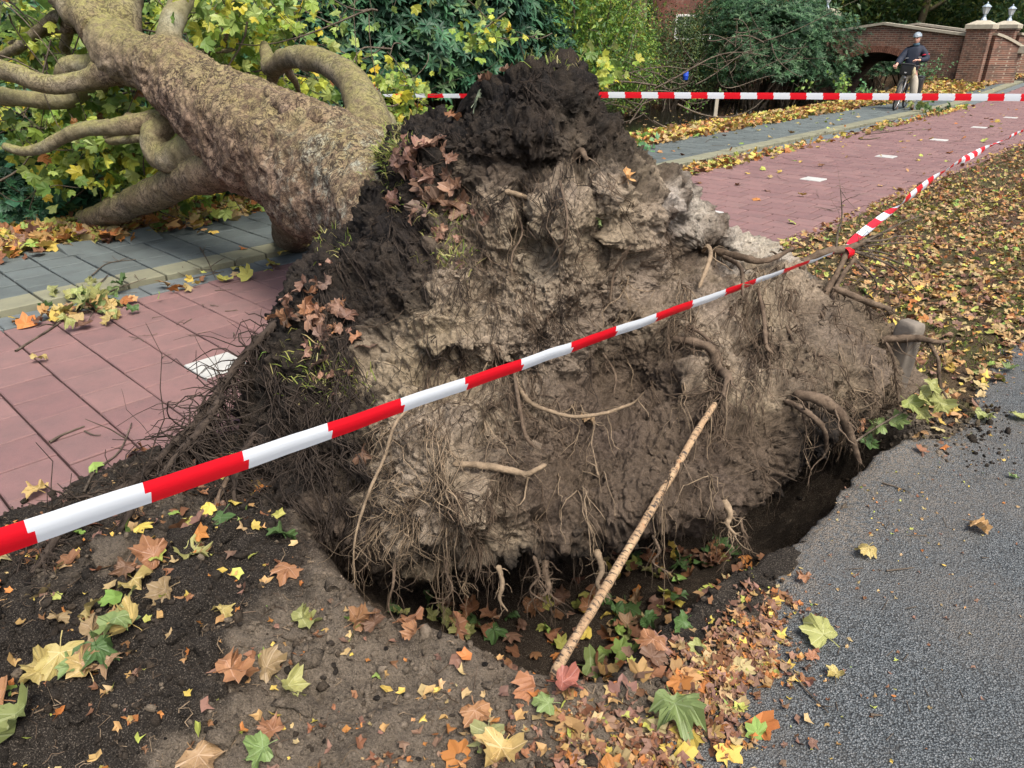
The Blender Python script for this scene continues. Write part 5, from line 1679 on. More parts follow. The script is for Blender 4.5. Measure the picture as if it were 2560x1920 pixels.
chain(['chest', 'spine', 'hip', 'hem', 'nb', 'col', 'slo', 'el', 'cl', 'sro', 'er', 'cr'],
      [('chest', 'spine'), ('spine', 'hip'), ('hip', 'hem'), ('chest', 'nb'), ('nb', 'col'), ('chest', 'slo'), ('slo', 'el'), ('el', 'cl'), ('chest', 'sro'), ('sro', 'er'), ('er', 'cr')],
      dict(chest=(0.225, 0.165), spine=(0.235, 0.17), hip=(0.24, 0.175), hem=(0.245, 0.18), nb=(0.12, 0.10), col=(0.085, 0.085), slo=0.112, el=0.092, cl=0.062, sro=0.112, er=0.092, cr=0.062), 'jacket', navy, person)
J['tl'] = (0.12, 0.03, 0.13); J['trr'] = (-0.245, 0.0, 0.13); J['wst'] = (0.01, 0.02, 0.95)
chain(['hip', 'wst', 'hl', 'kl', 'tl', 'hr', 'kr', 'trr'], [('hip', 'wst'), ('hip', 'hl'), ('hl', 'kl'), ('kl', 'tl'), ('hip', 'hr'), ('hr', 'kr'), ('kr', 'trr')],
      dict(hip=(0.185, 0.145), wst=(0.17, 0.13), hl=0.122, kl=0.100, tl=0.085, hr=0.122, kr=0.100, trr=0.085), 'trousers', beige, person)


# head, hands: shaped meshes, welded to the body object's look
def head_np():
    V, F = icosa(4)
    x, y, z = V[:, 0].copy(), V[:, 1].copy(), V[:, 2].copy()
    fr = np.clip(-y, 0, 1)
    X = x * 0.078 * (1 - 0.22 * np.clip(-z, 0, 1)); Y = y * 0.098; Z = z * 0.122
    Y += -0.024 * np.exp(-((x) / 0.16) ** 2 - ((z + 0.10) / 0.22) ** 2) * (y < 0)           # nose
    Y += 0.014 * np.exp(-((np.abs(x) - 0.40) / 0.17) ** 2 - ((z - 0.08) / 0.12) ** 2) * (y < 0)   # eye sockets
    Y += -0.008 * np.exp(-(x / 0.45) ** 2 - ((z - 0.25) / 0.10) ** 2) * (y < 0)             # brow
    Y += -0.010 * np.exp(-(x / 0.26) ** 2 - ((z + 0.46) / 0.07) ** 2) * (y < 0)             # lips
    Y += 0.008 * np.exp(-(x / 0.22) ** 2 - ((z + 0.50) / 0.025) ** 2) * (y < 0)
    Y += -0.014 * np.exp(-(x / 0.3) ** 2 - ((z + 0.82) / 0.16) ** 2) * (y < 0)              # chin
    X += np.sign(x) * 0.018 * np.exp(-((np.abs(x) - 0.98) / 0.1) ** 2 - ((z + 0.02) / 0.26) ** 2 - ((y - 0.1) / 0.16) ** 2)  # ears
    return np.stack([X, Y, Z], -1), F


HV, HF = head_np()
hc = Vector((0.10, -0.035, 1.70))
hm_ = Matrix.Translation(hc) @ Matrix.Rotation(math.radians(-18), 4, 'Z') @ Matrix.Rotation(math.radians(4), 4, 'X')
HW = np.array([tuple(hm_ @ Vector(v)) for v in HV])


def hand_np(wrist, to, side, curl):
    """palm and five bent fingers; to = direction of the knuckles"""
    w_ = np.array(wrist); d = np.array(to, float); d /= np.linalg.norm(d)
    upv = np.array([0, 0, 1.0]); s = np.cross(d, upv); s /= np.linalg.norm(s); n_ = np.cross(s, d)
    parts = []
    pc = [w_ - d * 0.01, w_ + d * 0.03, w_ + d * 0.07, w_ + d * 0.095]
    V_, F_ = tube1(pc, [0.028, 0.036, 0.042, 0.036], 10); ctr = np.array(pc).mean(0)
    q = V_ - ctr; V_ = ctr + q - np.outer(q @ n_, n_) * 0.45
    parts.append((V_, F_))
    for k, (o_, L_) in enumerate([(-0.030, 0.075), (-0.010, 0.085), (0.011, 0.080), (0.030, 0.062)]):
        b = w_ + d * 0.085 + s * o_
        pts = [b, b + d * L_ * 0.4 - n_ * L_ * 0.15 * curl, b + d * L_ * 0.55 - n_ * L_ * 0.5 * curl, b + d * L_ * 0.35 - n_ * L_ * 0.85 * curl]
        parts.append(tube1(pts, [0.0095, 0.009, 0.0085, 0.006], 6))
    b = w_ + d * 0.03 + s * side * 0.035
    parts.append(tube1([b, b + s * side * 0.022 + d * 0.025, b + s * side * 0.02 + d * 0.05 - n_ * 0.02, b + d * 0.065 - n_ * 0.035], [0.013, 0.012, 0.010, 0.007], 6))
    V_, F_, _ = join_np(parts)
    return V_, np.vstack([F_[:, [0, 1, 2]], F_[:, [0, 2, 3]]])


hr = hand_np((-0.315, -0.40, 1.14), (-0.2, -0.9, -0.25), 1, 1.0)
hl = hand_np((0.17, -0.30, 1.19), (-0.9, -0.35, 0.1), -1, 0.8)
link('head', mesh_np('head', HW, HF, skin), body_o)
for h_ in (hr, hl): link('hand', mesh_np('hand', *h_, skin), body_o)
# eyes, hair, helmet, scarf
for sx_ in (-1, 1):
    e = hm_ @ Vector((sx_ * 0.031, -0.083, 0.012))
    MB().lathe([(0.001, -0.008), (0.011, -0.004), (0.012, 0.0), (0.011, 0.004), (0.001, 0.008)], 8, tuple(e)).build('eye', black, body_o, True)
m = HV[:, 2] > -0.05
hv = HV * 1.03; keep = (HV[:, 1] > -0.03) & (HV[:, 2] > -0.06) | (HV[:, 2] > 0.065)
hf = np.array([f for f in HF if keep[f].all()])
link('hair', mesh_np('hair', np.array([tuple(hm_ @ Vector(v)) for v in hv]), hf, hairm), person)
HV2, HF2 = icosa(4)
sel = np.array([f for f in HF2 if (HV2[f, 2] > -0.12).all()])
hx = HV2 * np.array([0.104, 0.138, 0.118]) + np.array([0, 0.005, 0.035])
rib_ = 0.006 * np.cos(HV2[:, 0] * 16) * (HV2[:, 2] > 0.1)
hx = hx * (1 + rib_[:, None] * 3)
vent = [f for f in sel if (np.abs(np.sin(HV2[f, 0].mean() * 8.0)) < 0.34) and 0.25 < HV2[f, 2].mean() < 0.93 and abs(HV2[f, 0].mean()) < 0.8 and abs(np.sin(HV2[f, 1].mean() * 5)) > 0.25]
solid = [f for f in sel if not any((f == g).all() for g in vent)]
hxw = np.array([tuple(hm_ @ Vector(v)) for v in hx])
ho = link('helmet', mesh_np('helmet', hxw, np.array(solid), helm), person)
so = ho.modifiers.new('t', 'SOLIDIFY'); so.thickness = 0.012
link('helmet_liner', mesh_np('helmet_liner', np.array([tuple(hm_ @ Vector(v * 0.93 + np.array([0, 0, 0.002]))) for v in hx]), sel, black), ho)
MB().lathe([(0.070, -0.04), (0.082, -0.02), (0.080, 0.01), (0.068, 0.03)], 14, (0.092, -0.015, 1.565)).build('scarf', scarf_m, person, True)
st = MB()
st.box((-0.03, -0.158, 1.265), (0.20, 0.008, 0.012)).box((0.17, -0.150, 1.255), (0.13, 0.008, 0.012), Matrix.Translation((0, 0, 0)))
st.build('reflective_stripe', greyr, person)
MB().lathe([(0.096, -0.015), (0.097, 0.0), (0.094, 0.015)], 12, (0.315, -0.03, 1.30)).build('arm_band', redm, person, True)
MB().box((0.165, -0.158, 1.335), (0.035, 0.006, 0.04), bev=0.002).build('jacket_emblem', simple('emblem', (0.20, 0.06, 0.10), 0.6, 0.3, 0.3, 60), person)
for nm, (x, y) in (('l', (0.12, 0.03)), ('r', (-0.25, 0.0))):
    V_, F_ = icosa(3)
    V_ = V_ * np.array([0.052, 0.145, 0.075]); V_[:, 2] = np.maximum(V_[:, 2], -0.045); V_[:, 2] *= np.where(V_[:, 1] < -0.02, 0.75, 1.15)
    link('shoe', mesh_np('shoe', V_ + np.array([x, y - 0.065, 0.05]), F_, brownl), person)

# bicycle: local x forward, z up
fl = (Matrix.Translation(Vector(cbase)) @ Matrix.Rotation(crot, 4, 'Z')) @ Vector((-0.285, -0.52, 0.0))
yaw = crot + math.atan2(-1.05, -0.20)
BM = Matrix.Translation(fl) @ Matrix.Rotation(yaw, 4, 'Z') @ Matrix.Rotation(math.radians(-5), 4, 'X')
bike = thing('bicycle', 'dark touring bicycle held upright by the person on the footpath', 'bicycle')
bike.matrix_world = BM
WR = 0.345
frame_m = simple('dark_frame', (0.03, 0.032, 0.035), 0.4, 0.5, 0.1, 10)


def wheel(cx, parent, steer=0.0):
    t_ = MB()
    V_, F_ = [], []
    nA, nB = 48, 8
    for i in range(nA):
        a_ = 2 * math.pi * i / nA
        for j in range(nB):
            b_ = 2 * math.pi * j / nB
            r_ = WR - 0.022 + 0.022 * math.cos(b_)
            V_.append((cx + r_ * math.cos(a_), 0.022 * math.sin(b_), WR + r_ * math.sin(a_)))
            F_.append((i * nB + j, i * nB + (j + 1) % nB, ((i + 1) % nA) * nB + (j + 1) % nB, ((i + 1) % nA) * nB + j))
    w_ = t_.add(V_, F_).build('wheel', black, parent, True)
    r = MB(); V_, F_ = [], []
    for i in range(nA):
        a_ = 2 * math.pi * i / nA
        for rr_, yy in ((WR - 0.042, -0.010), (WR - 0.042, 0.010), (WR - 0.060, 0.008), (WR - 0.060, -0.008)):
            V_.append((cx + rr_ * math.cos(a_), yy, WR + rr_ * math.sin(a_)))
        for j in range(4): F_.append((i * 4 + j, i * 4 + (j + 1) % 4, ((i + 1) % nA) * 4 + (j + 1) % 4, ((i + 1) % nA) * 4 + j))
    r.add(V_, F_).build('rim', silver, w_, True)
    s_ = MB()
    for i in range(24):
        a_ = 2 * math.pi * i / 24; y_ = 0.03 if i % 2 else -0.03
        s_.tube([(cx + 0.02 * math.cos(a_ + 1), y_, WR + 0.02 * math.sin(a_ + 1)), (cx + (WR - 0.05) * math.cos(a_), 0, WR + (WR - 0.05) * math.sin(a_))], 0.0013, 3, False)
    s_.tube([(cx, -0.05, WR), (cx, 0.05, WR)], 0.022, 8)
    s_.build('spokes', silver, w_)
    g = MB(); aa_ = np.linspace(math.radians(10), math.radians(175), 20)
    V_, F_ = [], []
    for a_ in aa_:
        for rr_, yy in ((WR + 0.012, -0.028), (WR + 0.024, 0.0), (WR + 0.012, 0.028)): V_.append((cx + rr_ * math.cos(a_), yy, WR + rr_ * math.sin(a_)))
    for i in range(19):
        for j in range(2): F_.append((i * 3 + j, i * 3 + j + 1, i * 3 + 4 + j, i * 3 + 3 + j))
    g.add(V_, F_).build('mudguard', black, w_)
    return w_


wheel(0.0, bike); wheel(-1.08, bike)
fr = MB()
fr.tube([(-0.42, 0, 0.30), (-0.18, 0, 0.80)], 0.02).tube([(-0.42, 0, 0.30), (-0.62, 0, 0.92)], 0.017).tube([(-0.60, 0, 0.82), (-0.20, 0, 0.88)], 0.018)
for s_ in (-1, 1):
    fr.tube([(-0.42, 0.03 * s_, 0.30), (-1.08, 0.06 * s_, WR)], 0.010).tube([(-0.58, 0.02 * s_, 0.78), (-1.08, 0.06 * s_, WR)], 0.009)
fr.tube([(-0.16, 0, 0.72), (-0.22, 0, 0.93)], 0.022)
fr.build('frame', frame_m, bike, True)
fk = MB()
for s_ in (-1, 1): fk.tube([(0.0, 0.055 * s_, WR), (-0.09, 0.055 * s_, 0.62), (-0.145, 0.03 * s_, 0.73)], 0.013)
fk.build('fork', silver, bike, True)
hbm = MB().tube([(-0.22, 0, 0.92), (-0.245, 0, 1.06)], 0.014).tube([(-0.36, 0.33, 1.10), (-0.27, 0.22, 1.09), (-0.22, 0.10, 1.07), (-0.22, -0.10, 1.07), (-0.27, -0.22, 1.09), (-0.36, -0.33, 1.10)], 0.012)
hbm.build('handlebar', frame_m, bike, True)
for s_ in (-1, 1): MB().tube([(-0.36, 0.33 * s_, 1.10), (-0.27, 0.225 * s_, 1.09)], 0.018).build('grip', black, bike, True)
MB().lathe([(0.02, -0.03), (0.04, 0.0), (0.042, 0.04), (0.001, 0.045)], 12, (0, 0, 0), Matrix.Translation((-0.08, 0, 0.80)) @ Matrix.Rotation(math.pi / 2, 4, 'Y')).build('headlight', silver, bike, True)
V_, F_ = icosa(2)
V_ = V_ * np.array([0.14, 0.08, 0.035]); V_[:, 1] *= np.where(V_[:, 0] > 0, 0.45, 1.0)
link('saddle', mesh_np('saddle', V_ + np.array([-0.64, 0, 0.96]), F_, black), bike)
ck = MB().lathe([(0.09, -0.004), (0.09, 0.004)], 20, (0, 0, 0), Matrix.Translation((-0.42, -0.05, 0.30)) @ Matrix.Rotation(math.pi / 2, 4, 'X'))
ck.box((-0.38, -0.07, 0.22), (0.03, 0.015, 0.17)).box((-0.46, 0.07, 0.38), (0.03, 0.015, 0.17)).box((-0.36, -0.11, 0.14), (0.09, 0.08, 0.02)).box((-0.48, 0.11, 0.46), (0.09, 0.08, 0.02))
ck.build('crank', silver, bike)
rk = MB()
for s_ in (-1, 1): rk.tube([(-1.08, 0.07 * s_, WR), (-1.0, 0.07 * s_, 0.74), (-1.3, 0.07 * s_, 0.74)], 0.006, 5)
rk.build('rack', frame_m, bike)


def bag(name, label, cat, c, d, bevel, mat):
    o_ = thing(name, label, cat); o_.matrix_world = BM
    V_, F_ = icosa(3)
    V_ = np.sign(V_) * np.abs(V_) ** bevel; V_ = V_ / np.abs(V_).max(0)
    V_ = V_ * (np.array(d) / 2) * (1 + 0.05 * fbm(V_ * 3, 3, 9))[:, None] + np.array(c)
    link('bag_body', mesh_np('bag_body', V_, F_, mat), o_)
    return o_


b1 = bag('handlebar_bag', 'boxy black bag hanging on the handlebar in front of the person', 'bag', (-0.08, 0.0, 0.99), (0.17, 0.31, 0.27), 0.3, blackv)
MB().box((-0.08, 0, 1.115), (0.19, 0.32, 0.03), bev=0.01).build('lid', blackv, b1)
MB().prism([(-0.03, 0.93), (0.03, 0.93), (0.022, 0.91), (0.0, 0.90), (-0.022, 0.91)], 0.006, 0.012, 0).build('reflector', greyr, b1)
b2 = bag('pannier', 'black pannier hanging beside the rear wheel of the bicycle', 'bag', (-1.10, 0.19, 0.56), (0.34, 0.20, 0.52), 0.4, blackv)
MB().lathe([(0.02, -0.004), (0.045, -0.003), (0.045, 0.003), (0.001, 0.006)], 12, (0, 0, 0), Matrix.Translation((-0.925, 0.19, 0.52)) @ Matrix.Rotation(math.pi / 2, 4, 'Y')).build('reflector', greyr, b2)
MB().box((-1.10, 0.19, 0.80), (0.30, 0.16, 0.05), bev=0.015).build('roll_top', blackv, b2)
gl = tag(link('gloves', None, None), 'pair of pale work gloves hanging from the handlebar bag', 'gloves')
gl.matrix_world = BM
pl_m = simple('pale_leather', (0.42, 0.37, 0.24), 0.9, 0.2, 0.3, 40)
for k, (dy, dz) in enumerate(((0.165, 0.0), (0.185, -0.05))):
    b_ = np.array([-0.04, dy, 1.06 + dz]); g_ = []
    g_.append(tube1([b_, b_ + (0.01, 0.01, -0.06), b_ + (0.02, 0.01, -0.12), b_ + (0.02, 0.0, -0.15)], [0.025, 0.038, 0.036, 0.02], 8))
    for f_ in range(4):
        c_ = b_ + np.array([0.02 + 0.015 * (f_ - 1.5), 0.012 * (f_ - 1.5), -0.14])
        g_.append(tube1([c_, c_ + (0.004, 0, -0.04), c_ + (0.0, 0.004, -0.075)], [0.011, 0.010, 0.006], 6))
    V, F, _ = join_np(g_)
    link('glove', mesh_np('glove', V, F, pl_m), gl)
# ------------------------------------------------------------------ shrubs and trees
def lance(L=1.0, wd=0.26, droop=0.25, fold=0.12):
    """long leathery leaf along +y, 8 triangles"""
    V = [(0, 0, 0)]
    for t_, w_ in ((0.3, 0.85), (0.62, 1.0)):
        z = -droop * t_ * t_
        V += [(-wd / 2 * w_, t_ * L, z + fold * w_ * wd), (0, t_ * L, z), (wd / 2 * w_, t_ * L, z + fold * w_ * wd)]
    V.append((0, L, -droop))
    return np.array(V), np.array([(0, 2, 1), (0, 3, 2), (1, 2, 5), (1, 5, 4), (2, 3, 6), (2, 6, 5), (4, 5, 7), (5, 6, 7)])


def oval(wd=0.5):
    return np.array([(0, 0, 0), (-wd / 2, 0.4, 0.05), (0, 0.45, 0), (wd / 2, 0.4, 0.05), (0, 1.0, -0.08)]), np.array([(0, 2, 1), (0, 3, 2), (1, 2, 4), (2, 3, 4)])


def crown_points(n, rx, ry, rz, seed, zlow=-0.35, lump=0.35, shell=(0.72, 1.0)):
    """points and outward directions in the outer shell of a lumpy crown centred on the origin"""
    r_ = np.random.default_rng(seed)
    d = r_.normal(0, 1, (n * 3, 3)); d /= np.linalg.norm(d, axis=1, keepdims=True)
    d = d[d[:, 2] > zlow][:n]
    lm = 1 + lump * fbm(d * 1.7 + seed * 3.1, 2, seed) + 0.5 * lump * fbm(d * 4.3 + seed, 2, seed + 5)
    rad = lm * r_.uniform(*shell, len(d)) ** 0.6
    rad = np.where(r_.random(len(d)) < 0.08, rad * r_.uniform(1.0, 1.15, len(d)), rad)
    return d * rad[:, None] * np.array([rx, ry, rz]), d


def rosette_shrub(n, rx, ry, rz, leaf, per, pal, wts, seed, mat, wdt=0.27, tilt=(0.1, 0.6)):
    r_ = np.random.default_rng(seed)
    P, d = crown_points(n, rx, ry, rz, seed)
    ax = d + np.array([0, 0, 0.7]) + r_.normal(0, 0.3, d.shape); ax /= np.linalg.norm(ax, axis=1, keepdims=True)
    n = len(P)
    az = (np.arange(per)[None] * 2 * math.pi / per + r_.uniform(0, 6.3, (n, 1))) + r_.normal(0, 0.25, (n, per))
    el = r_.uniform(*tilt, (n, per))
    R = rot_from(ax, np.zeros(n))
    ld = np.stack([np.cos(az) * np.cos(el), np.sin(az) * np.cos(el), np.sin(el)], -1)          # leaf direction
    ln = np.stack([-np.cos(az) * np.sin(el), -np.sin(az) * np.sin(el), np.cos(el)], -1)         # leaf normal
    ld = np.einsum('nij,npj->npi', R, ld); ln = np.einsum('nij,npj->npi', R, ln)
    ls = np.cross(ld, ln)
    S = (leaf * r_.uniform(0.7, 1.2, (n, per)))[..., None, None]
    LV, LF = lance(1.0, wdt)
    V = P[:, None, None] + S * (ls[:, :, None] * LV[None, None, :, 0:1] + ld[:, :, None] * LV[None, None, :, 1:2] + ln[:, :, None] * LV[None, None, :, 2:3])
    k = len(LV)
    F = LF[None] + (np.arange(n * per) * k)[:, None, None]
    C = pick(pal, wts, n, r_, 0.3)
    C = np.repeat(C, per * k, 0) * r_.uniform(0.85, 1.15, (n * per, 1)).repeat(k, 0)
    return mesh_np('foliage', V.reshape(-1, 3), F.reshape(-1, 3), mat, C, smooth=False)


def loose_shrub(n, rx, ry, rz, leaf, pal, wts, seed, mat, shapes=None, zlow=-0.5, lump=0.45, shell=(0.5, 1.0)):
    r_ = np.random.default_rng(seed)
    P, d = crown_points(n, rx, ry, rz, seed, zlow, lump, shell)
    # leaves sit in little sprays
    P = P + r_.normal(0, leaf * 0.8, P.shape)
    Nn = d * 0.4 + r_.normal(0, 0.6, d.shape) + np.array([0, -0.2, 0.5])
    C = pick(pal, wts, len(P), r_, 0.3)
    V, F, C = scatter(P, Nn, leaf * r_.uniform(0.6, 1.3, len(P)), C, shapes or [oval(0.5), oval(0.4)], seed + 1)
    return mesh_np('foliage', V, F, mat, C, smooth=False)


def stems_mesh(n, rx, rz, seed, r0=0.035, spread=0.7):
    r_ = np.random.default_rng(seed)
    A = np.stack([r_.normal(0, 0.12, n), r_.normal(0, 0.12, n), np.full(n, -rz)], -1)
    B = np.stack([r_.normal(0, rx * spread * 0.6, n), r_.normal(0, rx * spread * 0.6, n), r_.uniform(-0.2 * rz, 0.75 * rz, n)], -1)
    P = bezier_twigs(A, B, seed + 2, 9, 0.05)
    V, F = tubes(P, r_.uniform(0.5, 1.2, n)[:, None] * r0 * np.linspace(1, 0.3, 9)[None], 5)
    return mesh_np('stems', V, F, MAT['twig'])


RHO = np.array([[0.032, 0.098, 0.05], [0.048, 0.13, 0.062], [0.026, 0.072, 0.042], [0.085, 0.165, 0.06], [0.13, 0.17, 0.04]])
LGT = np.array([[0.13, 0.25, 0.045], [0.20, 0.31, 0.05], [0.09, 0.19, 0.045], [0.30, 0.33, 0.05], [0.06, 0.13, 0.035]])
OLV = np.array([[0.06, 0.105, 0.035], [0.09, 0.14, 0.045], [0.045, 0.08, 0.034], [0.15, 0.18, 0.045], [0.18, 0.12, 0.035]])
DRK = np.array([[0.03, 0.08, 0.034], [0.05, 0.12, 0.05], [0.085, 0.16, 0.075], [0.022, 0.055, 0.026]])
FAR = np.array([[0.065, 0.135, 0.045], [0.11, 0.18, 0.045], [0.042, 0.095, 0.038], [0.20, 0.23, 0.05], [0.14, 0.19, 0.05]])

A_RHO = [rosette_shrub(2100, 1.6, 1.4, 1.7, 0.14, 9, RHO, (4, 4, 3, 2, 0.4), 21 + i, MAT['gloss']) for i in range(2)]
A_LAU = [rosette_shrub(2600, 1.7, 1.5, 2.0, 0.12, 7, DRK, (4, 4, 3, 2), 31 + i, MAT['gloss'], 0.22, (0.2, 0.9)) for i in range(1)]
A_LGT = [loose_shrub(9000, 1.6, 1.4, 1.8, 0.085, LGT, (4, 4, 3, 2, 2), 41 + i, MAT['foliage']) for i in range(2)]
A_OLV = [loose_shrub(8000, 1.6, 1.4, 1.6, 0.095, OLV, (4, 4, 4, 1.5, 0.4), 51 + i, MAT['foliage'], [lance(1.0, 0.3), oval(0.4)]) for i in range(2)]
A_FAR = [loose_shrub(9000, 3.0, 2.6, 3.2, 0.22, FAR, (4, 4, 4, 2, 2), 61 + i, MAT['foliage'], None, -0.9) for i in range(2)]
A_STEM = [stems_mesh(16, 1.5, 1.7, 71 + i) for i in range(2)]
KINDS = dict(rho=(A_RHO, 1.7), lau=(A_LAU, 2.0), lgt=(A_LGT, 1.8), olv=(A_OLV, 1.6))
cnt = [0]


def shrub(kind, x, Y, ztop, wdt, label, name, cat='shrub', group=None, zbase=None, rot=None, far=14.6):
    """one shrub: sight-line column x, distance Y, height of its top, half width"""
    ms, rz = KINDS[kind]
    i = cnt[0]; cnt[0] += 1
    k_ = 1.0
    if far:
        v0 = float(UV(D(x, 90, Y))[1])
        if v0 < far: k_ = far / v0; Y = Y * k_; ztop = 1.8 + (ztop - 1.8) * k_
    p = D(x, 90, Y)
    if zbase is None:
        u_, v_ = UV(p); zbase = max(-0.45, float(terrain_z(np.array([u_]), np.array([v_]))[0]) - 0.05)
    hgt = (ztop - zbase)
    wdt = wdt * k_; 
    o_ = thing(name, label, cat, (p[0], p[1], zbase), i * 1.7 if rot is None else rot, group)
    sz = hgt / (rz * 1.75)
    k = link('foliage', ms[i % len(ms)], o_, (0, 0, rz * 0.75 * sz), None, (wdt / 1.6, wdt / 1.6, sz))
    link('stems', A_STEM[i % 2], o_, (0, 0, 1.7 * 0.75 * sz), None, (wdt / 1.6, wdt / 1.6, sz * 0.75 / 0.75))
    return o_


g1 = 'rhododendron shrubs on the far bank'
for x, Y, zt, wd_, lb in [
    (1130, 14.5, 3.3, 1.9, 'dark green rhododendron directly behind the top of the root plate'),
    (960, 14.0, 3.6, 1.9, 'dark green rhododendron behind the arching limb and tape knot'),
    (800, 13.0, 3.9, 1.8, 'tall rhododendron between the pale limb and the arching limb'),
    (1290, 16.5, 2.7, 1.6, 'rounded rhododendron right of the root plate top'),
    (600, 12.6, 4.0, 1.9, 'rhododendron behind the middle of the fallen trunk'),
    (400, 12.4, 4.2, 1.9, 'rhododendron behind the pale grey limb'),
    (210, 12.0, 4.0, 2.0, 'rhododendron behind the fork of the trunk'),
    (20, 11.4, 4.0, 2.0, 'rhododendron behind the branches at the upper left corner'),
    (-190, 11.0, 4.0, 2.0, 'rhododendron at the left edge behind the smooth limbs'),
    (1060, 17.5, 5.2, 2.4, 'tallest rhododendron, rising behind the others')]:
    shrub('rho', x, Y, zt, wd_, lb, 'rhododendron', 'shrub', g1)
for x, Y, zt, wd_, lb in [(60, 8.6, 0.95, 1.0, 'low rhododendron on the bank under the snaking branch'), (250, 9.2, 0.9, 1.1, 'low rhododendron behind the propping limb'), (480, 9.6, 1.0, 1.1, 'low rhododendron under the knobbly limb stub'), (-130, 8.0, 1.2, 1.0, 'low rhododendron cut by the left edge'),
                     (700, 10.5, 1.3, 1.2, 'low rhododendron seen under the arching limb')]:
    shrub('rho', x, Y, zt, wd_, lb, 'rhododendron', 'shrub', 'low rhododendrons on the near bank', far=None)
for x, Y, zt, wd_, lb in [(1450, 21.0, 4.2, 1.9, 'light green leafy bush left of the grey tree trunk'), (1545, 22.0, 2.6, 1.4, 'light green bush in front of the grey tree trunk'), (1330, 21.0, 5.5, 2.6, 'tall yellow green bush behind the root plate top'), (1500, 16.8, 1.3, 1.0, 'small bright bush hanging over the canal')]:
    shrub('lgt', x, Y, zt, wd_, lb, 'leafy_bush', 'shrub', 'light green bushes on the far bank')
for x, Y, zt, wd_, lb in [(1690, 26.5, 2.7, 1.6, 'olive green shrub below the brick house'), (1775, 27.0, 2.9, 1.6, 'olive green shrub hiding the house wall'), (1625, 27, 2.1, 1.3, 'low olive shrub beside the brown bank'), (1420, 17.5, 0.9, 1.3, 'low straggly shrub along the water behind the tape')]:
    shrub('olv', x, Y, zt, wd_, lb, 'evergreen_shrub', 'shrub', 'olive shrubs on the far bank')
for x, Y, zt, wd_, lb, zb in [(1905, 27.5, 3.4, 2.2, 'big dark laurel overhanging the canal, left of the arch', -0.45), (1985, 28.5, 2.9, 1.9, 'dark laurel standing against the left end of the bridge', -0.45), (1920, 31, 4.6, 2.2, 'tallest dark laurel left of the bridge', None), (1862, 30, 3.6, 1.7, 'dark laurel next to the brick house', None), (2040, 27, 1.5, 1.1, 'low laurel at the waterline before the arch', -0.45)]:
    shrub('lau', x, Y, zt, wd_, lb, 'laurel', 'shrub', 'laurels beside the bridge', zb, None, 12.6)
for x, Y, zt, wd_, lb in [(2215, 40, 2.4, 2.4, 'dark laurel seen through the bridge arch'), (2290, 41, 2.2, 2.2, 'second dark laurel seen through the bridge arch, right of the other')]:
    shrub('lau', x, Y, zt, wd_, lb, 'laurel', 'shrub', 'laurels behind the arch', -0.6, None, None)


# ---- trees with trunks that show
def tree_at(x, Y, r, hgt, crown, cw, label, seed, lean=0.0, name='tree', group=None):
    p = D(x, 90, Y); u_, v_ = UV(p)
    zb = max(-0.2, float(terrain_z(np.array([u_]), np.array([v_]))[0]) - 0.1)
    o_ = thing(name, label, 'tree', (p[0], p[1], zb), 0, group)
    pts = [(0, 0, 0), (0.02 * hgt * lean, 0, hgt * 0.3), (0.12 * hgt * lean, 0.05, hgt * 0.6), (0.3 * hgt * lean, 0, hgt * 0.95)]
    Q, dirs, F, _, _ = limb_np(pts, [r * 1.3, r, r * 0.85, r * 0.4], 50, 20, seed, 0.12, 2.0)
    c_ = np.stack([0.5 * sstep(-1, 1, dirs[..., 0]), 0 * dirs[..., 0] + 0.5, 0 * dirs[..., 0]], -1)
    link('trunk', mesh_np('trunk', Q.reshape(-1, 3), F, MAT['bark'], c_.reshape(-1, 3)), o_)
    for k in range(4):
        a_ = seed + k * 1.6
        z_ = hgt * (0.5 + 0.1 * k)
        b0 = np.array([np.interp(z_, [0, hgt], [0, 0.3 * hgt * lean]), 0, z_])
        e_ = b0 + np.array([math.cos(a_) * cw * 0.6, math.sin(a_) * cw * 0.6, hgt * 0.2])
        Q, dirs, F, _, _ = limb_np([b0, (b0 + e_) / 2 + np.array([0, 0, 0.2]), e_], [r * 0.5, r * 0.35, r * 0.12], 20, 8, seed + k, 0.1, 2.0)
        link('limb', mesh_np('limb', Q.reshape(-1, 3), F, MAT['bark'], np.tile([[0.2, 0.6, 0]], (len(F) + 8, 1))[:Q.shape[0] * Q.shape[1]]), o_)
    link('crown', A_FAR[seed % 2], o_, (0.25 * hgt * lean, 0, hgt * 0.95), (0, 0, seed), (cw / 3.0, cw / 3.0, crown / 3.2))
    return o_


